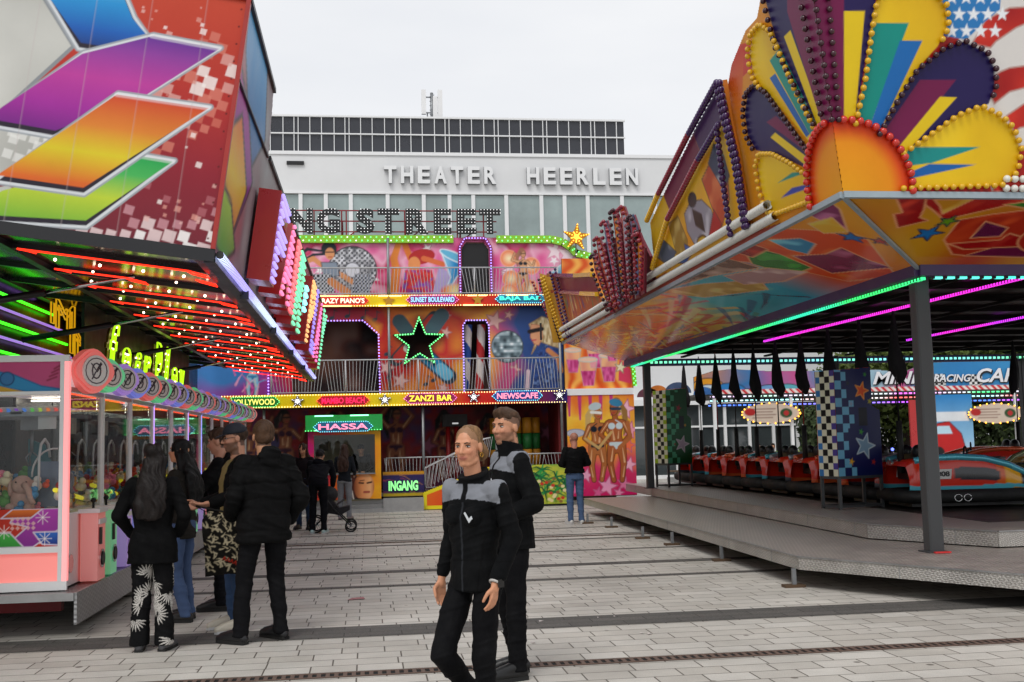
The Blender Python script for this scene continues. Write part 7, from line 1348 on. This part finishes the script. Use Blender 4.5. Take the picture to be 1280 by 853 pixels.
    pf = hood == 2
    for S in 'LR':
        sl_ = .062*bw; tv += [rc(j['neck']-[0, 0, .07], .06, j['sh'+S]-[0, 0, .005], .062*bw), rc(j['sh'+S], .066*bw, j['el'+S], .056*bw), rc(j['el'+S], .056*bw, zc(j['el'+S], j['wr'+S], .93), .042*bw)]
    if fem and topc is yoke: tv += [ell(j['chest']+[sx*.065, .085, .0], (.06, .055, .06)) for sx in (-1, 1)]
    co, no, q = fuse(tv, .006 if topc is yoke else max(vox, .008), 4)
    if pf: co = co+no*(.014*np.abs(np.sin((co[:, 2]+.01*np.sin(co[:, 0]*20))*math.pi/.125))**.6-.006)[:, None]
    put('jacket', (co, no, q), (lambda p: topc(p, j)) if callable(topc) else topc, CLOTH, t, fold=fold, seed=seed, s=s)
    # trousers
    pw = 1+pantsw; tv = [loft([(*(hm-[0, 0, .07]), .155*B, .11*B), (*(hm+[0, 0, .04]), .15*B, .11*B), (*(hm+[0, 0, .12]), .135*B, .1*B)])]
    for S in 'LR':
        a = j['ank'+S]+np.array([0, 0, -.03]); tv += [rc(j['hip'+S]-[0, 0, .02], .088*B, j['knee'+S], .066*pw), rc(j['knee'+S], .066*pw, a+np.array([0, 0, .06]), .052*pw*pw), loft([(*a, .055*pw*pw, .06*pw*pw), (*zc(a, j['knee'+S], .3), .055*pw*pw, .06*pw), (*zc(a, j['knee'+S], .5), .058*pw, .062*pw)])]
    co, no, q = fuse(tv, .0055 if pants is leafy else max(vox, .008), 3); put('trousers', (co, no, q), (lambda p: pants(p, j)) if callable(pants) else pants, CLOTH, t, fold=.018, seed=seed+7, s=s)
    for S in 'LR':
        a, b_ = j['ank'+S], j['toe'+S]; d = b_-a; d[2] = 0; d /= np.linalg.norm(d)+1e-9; lift = a[2]-.09; up_ = np.array([0, 0, 1.])
        v = [rc(a+[0, 0, .0], .044, a-d*.035+[0, 0, -.045], .04), rc(a-d*.03-[0, 0, .045], .04, b_-d*.03+[0, 0, -.004], .042), rc(b_-d*.03-[0, 0, .006], .042, b_+d*.035-[0, 0, .014], .033), rc(a, .044, b_, .036)]
        co, no, q = fuse(v, .009, 2); co[:, 2] = np.maximum(co[:, 2], .012) if lift < .02 else co[:, 2]
        so = put('shoe', (co, no, q), shoes, mat('shoe leather', 'ffffff', .4, attr=True, var=.1), t, s=s)
        if shoew and lift < .05:
            b2 = MB(); c0 = a-d*.06; c1 = b_+d*.045; sdv = np.cross(d, up_)*.043; pp = [c0+sdv*.8, (c0+c1)/2+sdv*.95, c1+sdv*.75, c1+d*.02, c1-sdv*.75, (c0+c1)/2-sdv*.95, c0-sdv*.8]; b2.prism([(p[0]*s, p[1]*s) for p in pp], (0, 0, .028*s), (1, 0, 0), (0, 1, 0), -.025*s); b2.build('sole', mat('sole '+str(shoew), '0c0c0c' if shoew == 1 else 'c8c8c8', .6), so, local=True)
    return t, j, s
def yoke(p, j):
    c = np.tile(np.array(lin('07080a')), (len(p), 1)); zl = j['chest'][2]+.075; x, y, z = p.T; nz = j['neck'][2]
    m = (z > zl+.02*np.cos(x*9)) & (z < nz-.01+np.abs(x)*.05) & (np.abs(x) < .215) & ~((np.abs(x) < .018) & (y > 0)); m &= ~((z > nz-.035) & (np.abs(x) < .1)); c[m] = lin('7e8188'); zp = (np.abs(x) < .005) & (y > 0) & (z < zl); c[zp] = lin('26282c'); sm_ = (np.abs(z-(j['waist'][2]-.02)) < .004) | ((np.abs(np.abs(x)-.11-.1*(z-1.0)) < .004) & (z < 1.15) & (y > 0)); c[sm_ & ~m] = lin('020203'); return c
def badge(t, j, s, x, z, y=.14):
    b = MB(); b.prism([(x-.03, z), (x-.022, z-.004), (x-.006, z-.022), (x+.03, z+.03), (x+.022, z+.036), (x-.005, z+.0), (x-.022, z+.016)], (0, y, 0), (1, 0, 0), ZV, .004); o = b.build('chest_badge', mat('badge silver', 'c8ccd0', .4), t, local=True); return o
# security pair
A_J = dict(kneeR=(.08, .2, .52), ankR=(.09, -.12, .2), toeR=(.1, -.0, .06), kneeL=(-.1, .06, .5), ankL=(-.1, .03, .09), toeL=(-.12, .2, .05), elL=(-.24, -.05, 1.15), wrL=(-.235, .1, .93), elR=(.235, -.08, 1.16), wrR=(.25, .0, .92), head=(0, .04, 1.655), handL=(.03, .2, -1), handR=(.02, .1, -1), palmL=(1, .2, 0), palmR=(-1, .2, 0))
wA, jA, sA = person('woman in black uniform jacket with grey shoulders, blonde hair in a bun, walking', 0.575, 6.05, R(134), 1.71, A_J, fem=1, skin='c88c6a', vox=.0055, hair='bun', hairc='7c5c3c', topc=yoke, coatlen=.86, pants='08080b', shoes='0a0a0c', hy=R(18), hp=R(-6), collar=.55, build=.93, seed=2, brow='4a3424', fold=.017)
wr = jA['wrL']*sA; dw = (jA['wrL']-jA['elL']); dw /= np.linalg.norm(dw)
def perp(d): u = np.cross(d, [0, 0, 1.]); u /= np.linalg.norm(u); return u, np.cross(d, u)
def ringpts(c, d, r, n=16): u, v = perp(d); return [c+(u*math.cos(a)+v*math.sin(a))*r for a in np.linspace(0, 2*math.pi, n, endpoint=False)]
b = MB(); b.tube(ringpts(wr+dw*.012, dw, .031), .0085, 6, closed=True); wo = b.build('watch_strap', mat('watch strap', 'b8b4b0', .4), wA, local=True)
b = MB(); c0 = wr+dw*.012+np.array([-.036, 0, 0]); b.box(c0[0]-.006, c0[0]+.006, c0[1]-.019, c0[1]+.019, c0[2]-.021, c0[2]+.021); b.build('watch_face', mat('watch face', '08080a', .1), wo, local=True)
# chest badge and ear ring
def hp2(j, s, hy, hp, p, hs=.98): Rm = np.array(Matrix.Rotation(hy, 3, 'Z')@Matrix.Rotation(hp, 3, 'X')); return (j['head']+Rm@(np.array(p)*hs))*s
for sx in (-1, 1): e_ = hp2(jA, sA, R(18), R(-6), (sx*.079, -.004, -.05)); b = MB(); b.tube([e_+np.array([0, math.cos(a)*.011, math.sin(a)*.013]) for a in np.linspace(0, 6.28, 12)], .0022, 5); b.build('hoop_earring', mat('gold', 'c89a40', .2, metal=1), wA, local=True)
badge(wA, jA, sA, -.085, 1.26*sA, .152); 
B_J = dict(elL=(-.27, -.06, 1.14), wrL=(-.16, .19, 1.02), elR=(.27, -.04, 1.14), wrR=(.17, .2, 1.02), ankL=(-.12, .02, .09), ankR=(.1, -.08, .09), toeL=(-.14, .2, .05), toeR=(.13, .1, .05), head=(0, .02, 1.64))
wB, jB, sB = person('man in black uniform jacket with grey shoulders standing behind the blonde woman', 1.0, 7.78, R(104), 1.86, B_J, skin='c08868', vox=.006, hair='fade', hairc='4a3526', topc=yoke, coatlen=.84, pants='08080b', shoes='0a0a0c', hy=R(26), hp=R(-3), collar=1.2, build=1.06, beard=.55, seed=5, brow='4a3222', hands=(1, 1), fold=.017)
badge(wB, jB, sB, -.09, 1.27*sB, .17)
# left group
def leafy(p, j):
    c = np.tile(np.array(lin('0a0a0c')), (len(p), 1)); x, y, z = p.T; th = np.arctan2(y, x-np.sign(x)*.1)*.09; rg = np.random.default_rng(3); u = th+np.sign(x)*.5; m = np.zeros(len(p), bool)
    for k in range(70):
        cx = rg.uniform(-.8, .8); cz = rg.uniform(.08, .9); a0 = rg.uniform(0, 6)
        for q in range(9): a = a0+(q-4)*.33; dx, dz = math.cos(a), math.sin(a); tx = (u-cx)*dx+(z-cz)*dz; ty = -(u-cx)*dz+(z-cz)*dx; m |= (tx > .012) & (tx < .1) & (np.abs(ty) < .0052*np.sin(np.clip((tx-.012)/.088, 0, 1)*3.14)+.0006)
    c[m] = lin('b8b4ae'); return c
C_J = dict(elL=(-.28, -.05, 1.15), wrL=(-.2, .08, .98), elR=(.28, -.05, 1.15), wrR=(.2, .08, .98), kneeL=(-.09, .0, .5), kneeR=(.09, 0, .5), ankL=(-.1, -.03, .09), ankR=(.11, -.03, .09), toeL=(-.12, .12, .05), toeR=(.14, .12, .05))
person('woman with long dark wavy hair, black coat and black and white leaf print trousers', -1.78, 9.5, R(-4), 1.68, C_J, fem=1, vox=.009, hair='long', hairc='140d0b', topc='040405', coatlen=.74, topz=1.2, pants=leafy, pantsw=.18, shoes='4a4a4e', hy=R(10), hands=(0, 0), build=1.08, seed=3, fold=.016)
person('woman with long straight black hair and blue jeans facing the claw machines', -1.8, 11.05, R(72), 1.72, dict(elL=(-.2, .1, 1.2), wrL=(-.14, .3, 1.1), elR=(.2, .05, 1.15), wrR=(.15, .28, 1.05), head=(0, .03, 1.65), ankL=(-.1, -.1, .09), toeL=(-.12, .08, .05)), fem=1, vox=.01, hair='long', hairc='060505', topc='26231f', coatlen=.8, pants='46587a', shoes='14100e', seed=4, hp=R(4))
def puffer(p, j):
    z = p[:, 2]; return np.tile(np.array(lin('0a0a0b')), (len(p), 1))*(1-.35*(np.abs(((z*1.0) % .14)-.07) > .062))[:, None]
E_J = dict(elL=(-.27, -.02, 1.15), wrL=(-.22, .16, 1.0), elR=(.29, -.06, 1.14), wrR=(.24, .08, .95), hipL=(-.1, 0, .93), ankL=(-.22, -.03, .09), kneeL=(-.16, .03, .5), toeL=(-.3, .13, .05), ankR=(.12, -.04, .09), toeR=(.07, .15, .05), head=(0, .03, 1.625))
wE, jE, sE = person('man in black quilted puffer jacket seen from behind, short brown hair', -.89, 9.72, R(28), 1.87, E_J, vox=.008, hair='short', hairc='4a3424', topc=puffer, coatlen=.8, pants='0c0c0f', shoes='0e0e11', hood=2, build=1.13, hands=(0, 0), hy=R(-12), seed=6, fold=.03)
F_J = dict(elL=(-.25, .02, 1.16), wrL=(-.2, .26, 1.1), elR=(.25, .02, 1.14), wrR=(.16, .25, 1.08), handL=(.1, 1, -.1), palmL=(.3, 0, .9), handR=(-.3, 1, -.2), palmR=(-.6, 0, .7), ankL=(-.13, 0, .09), ankR=(.12, -.02, .09))
def openj(p, j):
    c = np.tile(np.array(lin('0b0b0c')), (len(p), 1)); x, y, z = p.T; m = (y > .0) & (np.abs(x+.0) < .075+.04*(1.4-z)) & (np.abs(x) < .16) & (z < 1.47); c[m] = lin('8a784e'); return c
wF, jF, sF = person('man in dark blue cap and glasses with beige shirt and open black jacket', -1.2, 10.35, R(112), 1.85, F_J, skin='c48c70', vox=.008, hair='cap', hairc='3a281c', topc=openj, coatlen=.84, pants='3c5274', shoes='c8c0b0', shoew=2, beard=.75, hy=R(-4), hp=R(-8), build=1.05, seed=7, brow='3a2618', fold=.02)
b = MB()
for sx in (-1, 1): b.tube([hp2(jF, sF, R(-4), R(-8), (sx*.031+.021*math.cos(a), .098, .006+.018*math.sin(a)), 1.02) for a in np.linspace(0, 6.28, 14)], .0022, 5); b.tube([hp2(jF, sF, R(-4), R(-8), (sx*.052, .096, .01), 1.02), hp2(jF, sF, R(-4), R(-8), (sx*.08, .0, .01), 1.02)], .0022, 5)
b.tube([hp2(jF, sF, R(-4), R(-8), (-.011, .102, .01), 1.02), hp2(jF, sF, R(-4), R(-8), (.011, .102, .01), 1.02)], .0022, 5); b.build('glasses', BLACK, wF, local=True)
gx = PY(279, 560, 11.7)
person('man in black hoodie reaching to the claw machine controls, seen in profile', gx[0], 11.7, R(82), 1.84, dict(elL=(-.22, .15, 1.2), wrL=(-.16, .4, 1.12), elR=(.24, .08, 1.16), wrR=(.16, .32, 1.1), head=(0, .05, 1.63), waist=(0, -.01, 1.05), chest=(0, .02, 1.27), neck=(0, .02, 1.48)), skin='c08a70', vox=.01, hair='short', hairc='3e2c20', topc='0a0a0c', pants='0c0d12', hood=1, hp=R(-12), seed=8, build=1.05)
# shopping bag
hl = (Matrix.Rotation(R(112), 3, 'Z')@Vector(tuple((jF['wrL']+np.array([0, .12, -.02]))*sF)))+Vector((-1.2, 10.35, 0))
bx, by = PY(286, 680, 9.95)[0], 9.95
cvb = Canvas(-.2, .2, 0, .52, .006, '14120f'); rg = np.random.default_rng(9)
for k in range(150): a = rg.uniform(0, 3.14); x, y = rg.uniform(-.2, .2), rg.uniform(0, .52); cvb.line([(x, y), (x+.022*math.cos(a), y+.022*math.sin(a)), (x+.045*math.cos(a+.2), y+.045*math.sin(a+.2))], .013, 'b0a488', w2=.002)
for k in range(7): cvb.line([(-.06+k*.03, .13-.012*k), (-.045+k*.03, .15-.012*k), (-.04+k*.03, .12-.012*k)], .008, 'a02818')
bag = thing('shopping_bag', 'black fabric shopping bag with pale leaf print hanging from the capped man\'s hand', 'bag', (bx, by, .55))
xx, yy = cvb.x, cvb.y; wdt = 1+.15*np.sin(yy/.52*3.1)-.25*(yy > .45)*(yy-.45)/.07; 
for sgn in (1, -1):
    co = np.stack([xx*wdt+.02*np.sin(yy*9), -sgn*(.055*np.sin((xx+.2)/.4*3.14)*np.sin((yy+.04)/.56*3.14))+.012*np.sin(xx*45+yy*22), yy+.05*np.abs(xx)/.2*(yy/.52-.4)], -1).reshape(-1, 3); ny, nx = xx.shape; idx = np.arange(ny*nx).reshape(ny, nx); q = np.stack([idx[:-1, :-1], idx[:-1, 1:], idx[1:, 1:], idx[1:, :-1]], -1).reshape(-1, 4)
    gridmesh('bag_side', co, q, np.concatenate([cvb.c.reshape(-1, 3), np.ones((ny*nx, 1))], 1), bag, CLOTH, smooth=True)
b = MB(); tp = (hl.x-bx, hl.y-by, hl.z-.55)
b.tube([(-.12, 0, .5), (tp[0]-.02, tp[1], tp[2]), (.12, 0, .5)], .009, 6); b.build('handle', mat('bag strap', '14120f', .9), bag, local=True)
# people by the funhouse
def stripe(p, j):
    c = np.tile(np.array(lin('0c0d12')), (len(p), 1)); x, y, z = p.T; m = (x < -.13-.02*z) & (np.abs(y-.02) < .02) & (z > .12); c[m] = lin('a8a8ac'); return c
I_J = dict(waist=(0, .02, 1.05), chest=(-.02, .22, 1.2), neck=(-.04, .36, 1.32), head=(-.05, .47, 1.42), shL=(-.2, .3, 1.28), shR=(.16, .3, 1.28), elL=(-.24, .38, 1.02), wrL=(-.18, .5, .85), elR=(.22, .4, 1.02), wrR=(.18, .55, .86))
person('man in black tracksuit with striped trousers bending over the pram', PY(398, 660, 21.3)[0], 21.3, R(-8), 1.8, I_J, vox=.012, hair='cap', hairc='1a1412', topc='0d0e14', pants=stripe, shoes='a8c0c0', shoew=2, hp=R(-25), seed=9, hood=1, build=1.08)
person('woman with long brown hair looking down beside the bending man', PY(380, 640, 22.6)[0], 22.6, R(165), 1.72, dict(head=(0, .05, 1.63)), fem=1, vox=.012, hair='long', hairc='3a241a', topc='1a1418', pants='2c3c54', hp=R(-25), seed=10)
person('woman in dark gilet and grey leggings standing at the booth window, seen from behind', PY(431, 640, 25.2)[0], 25.2, R(-12), 1.68, dict(elL=(-.22, .02, 1.16), wrL=(-.1, .2, 1.12), elR=(.24, .0, 1.14), wrR=(.2, .2, 1.05)), fem=1, vox=.012, hair='long', hairc='38241c', topc='1c2026', coatlen=.88, pants='7c7e84', shoes='8c7c80', seed=11, hands=(1, 1))
person('clerk in black shirt leaning over the counter inside the ticket booth', PY(452, 580, 27.95)[0], 27.95, R(172), 1.72, dict(elL=(-.26, .14, 1.14), wrL=(-.12, .3, 1.02), elR=(.26, .14, 1.14), wrR=(.12, .3, 1.02), head=(0, .1, 1.58), neck=(0, .04, 1.45)), vox=.012, hair='short', hairc='141010', topc='0a0a0b', pants='101014', hp=R(-25), seed=12, z=.36-.36)
N_J = dict(elL=(-.27, -.02, 1.16), wrL=(-.16, .18, 1.12), elR=(.27, -.02, 1.16), wrR=(.16, .18, 1.12), head=(.01, .03, 1.64))
person('bald man in black jacket and blue jeans with white shoes, seen from behind', 4.08, 21.6, R(6), 1.8, N_J, skin='b87a64', vox=.01, hair='thin', hairc='6a4a3a', topc='08080a', coatlen=.98, pants='4a5f80', shoes='c8c8c4', shoew=2, build=1.05, seed=13, hy=R(14))
# pram
px_, py_ = PY(418, 655, 21.7)[0], 21.7
pr = thing('pram', 'black folding pram with spoked wheels beside the bending man', 'pram', (px_, py_, 0)); b = MB()
for dy in (-.25, .25): b.tube([(-.45, dy, .95), (-.3, dy, .85), (.0, dy, .45), (.32, dy, .12)], .014, 6); b.tube([(-.35, dy, .14), (.02, dy, .5), (.2, dy, .62)], .014, 6)
b.tube([(-.45, -.25, .95), (-.45, .25, .95)], .018, 8); b.build('frame', BLACK, pr, local=True)
b = MB(); b.prism([(-.25, .4), (.12, .32), (.3, .42), (.3, .5), (.1, .46), (-.2, .8), (-.3, .78)], (0, .2, 0), XU, ZV, .4); b.build('seat', cloth('pram cloth', '1c1a1e'), pr, local=True)
b = MB(); b.ball((-.12, 0, .72), .22, 14, 8, (.9, 1, .75)); b.build('hood', MATS['pram cloth'], pr, local=True)
for wx, r_ in ((.32, .1), (-.35, .15)):
    for dy in (-.27, .27):
        b = MB(); b.tube([(wx+r_*math.cos(a), dy, r_+.01+r_*math.sin(a)) for a in np.linspace(0, 2*math.pi, 18, endpoint=False)], .018, 6, closed=True); o = b.build('wheel', RUBBER, pr, local=True)
        b = MB(); [b.bar((wx, dy, r_+.01), (wx+r_*math.cos(a), dy, r_+.01+r_*math.sin(a)), .008) for a in np.linspace(0, 2*math.pi, 6, endpoint=False)]; b.build('spokes', mat('spoke grey', '707478', .4), o, local=True)
# seated visitors in high-visibility vests beyond the children's ride
bn = thing('bench', 'plain long bench below the foyer windows behind the racing cars ride', 'bench', (15, 40, 0)); b = MB(); b.box(11.2, 17.5, 39.8, 40.2, .42, .47); b.build('seat', mat('bench wood', '6a5440', .7), bn); b = MB(); [b.box(x, x+.06, 39.85, 40.15, 0, .42) for x in (11.4, 13.4, 15.3, 17.2)]; b.build('legs', STEEL, bn)
SJ = dict(hipL=(-.09, 0, .52), hipR=(.09, 0, .52), kneeL=(-.1, .42, .5), kneeR=(.1, .42, .5), ankL=(-.1, .42, .09), ankR=(.1, .42, .09), toeL=(-.1, .58, .05), toeR=(.1, .58, .05), waist=(0, 0, .66), chest=(0, 0, .87), neck=(0, 0, 1.08), head=(0, .03, 1.24), shL=(-.18, 0, 1.02), shR=(.18, 0, 1.02), elL=(-.22, .05, .78), elR=(.22, .05, .78), wrL=(-.15, .28, .68), wrR=(.15, .28, .68))
for px, lab, tc in ((991, 'seated man in yellow high-visibility vest to the right on the far bench', 'a8c818'), (966, 'seated person in yellow high-visibility vest to the left on the far bench', '98c020'), (948, 'seated person in dark green jacket on the far bench', '26301c')):
    person(lab, PY(px, 560, 40)[0], 40.0, R(170), 1.78, SJ, vox=.02, hair='short', hairc='241a14', topc=tc, coatlen=.93, pants='15171c', seed=14, fold=0)
# small litter on the paving
lt = MB(); rg = np.random.default_rng(12)
for k in range(26):
    x, y = (rg.uniform(-1.9, -.2), rg.uniform(11.2, 14.5)) if k < 18 else (rg.uniform(1.2, 2.4), rg.uniform(8.2, 10.2)); r_ = rg.uniform(.01, .025); lt.add([(x-r_, y-r_, .007), (x+r_, y-r_*.5, .012), (x+r_*.6, y+r_, .008), (x-r_, y+r_*.7, .014)], [(0, 1, 2, 3)])
lt.build('paper_scraps', mat('paper scraps', 'c0b8b4', .8), kind='stuff')
ck = MB(); p = PZ(446, 749, 0); ck.add([(p[0]-.1, p[1]-.1, .007), (p[0]+.09, p[1]-.06, .007), (p[0]+.07, p[1]+.1, .007), (p[0]-.05, p[1]+.07, .007)], [(0, 1, 2, 3)]); tag(ck.build('chalk_patch', mat('pink chalk', 'b07a7c', .9, var=.4, vs=14)), 'faint pink stain on the paving in the middle of the square', 'stain')
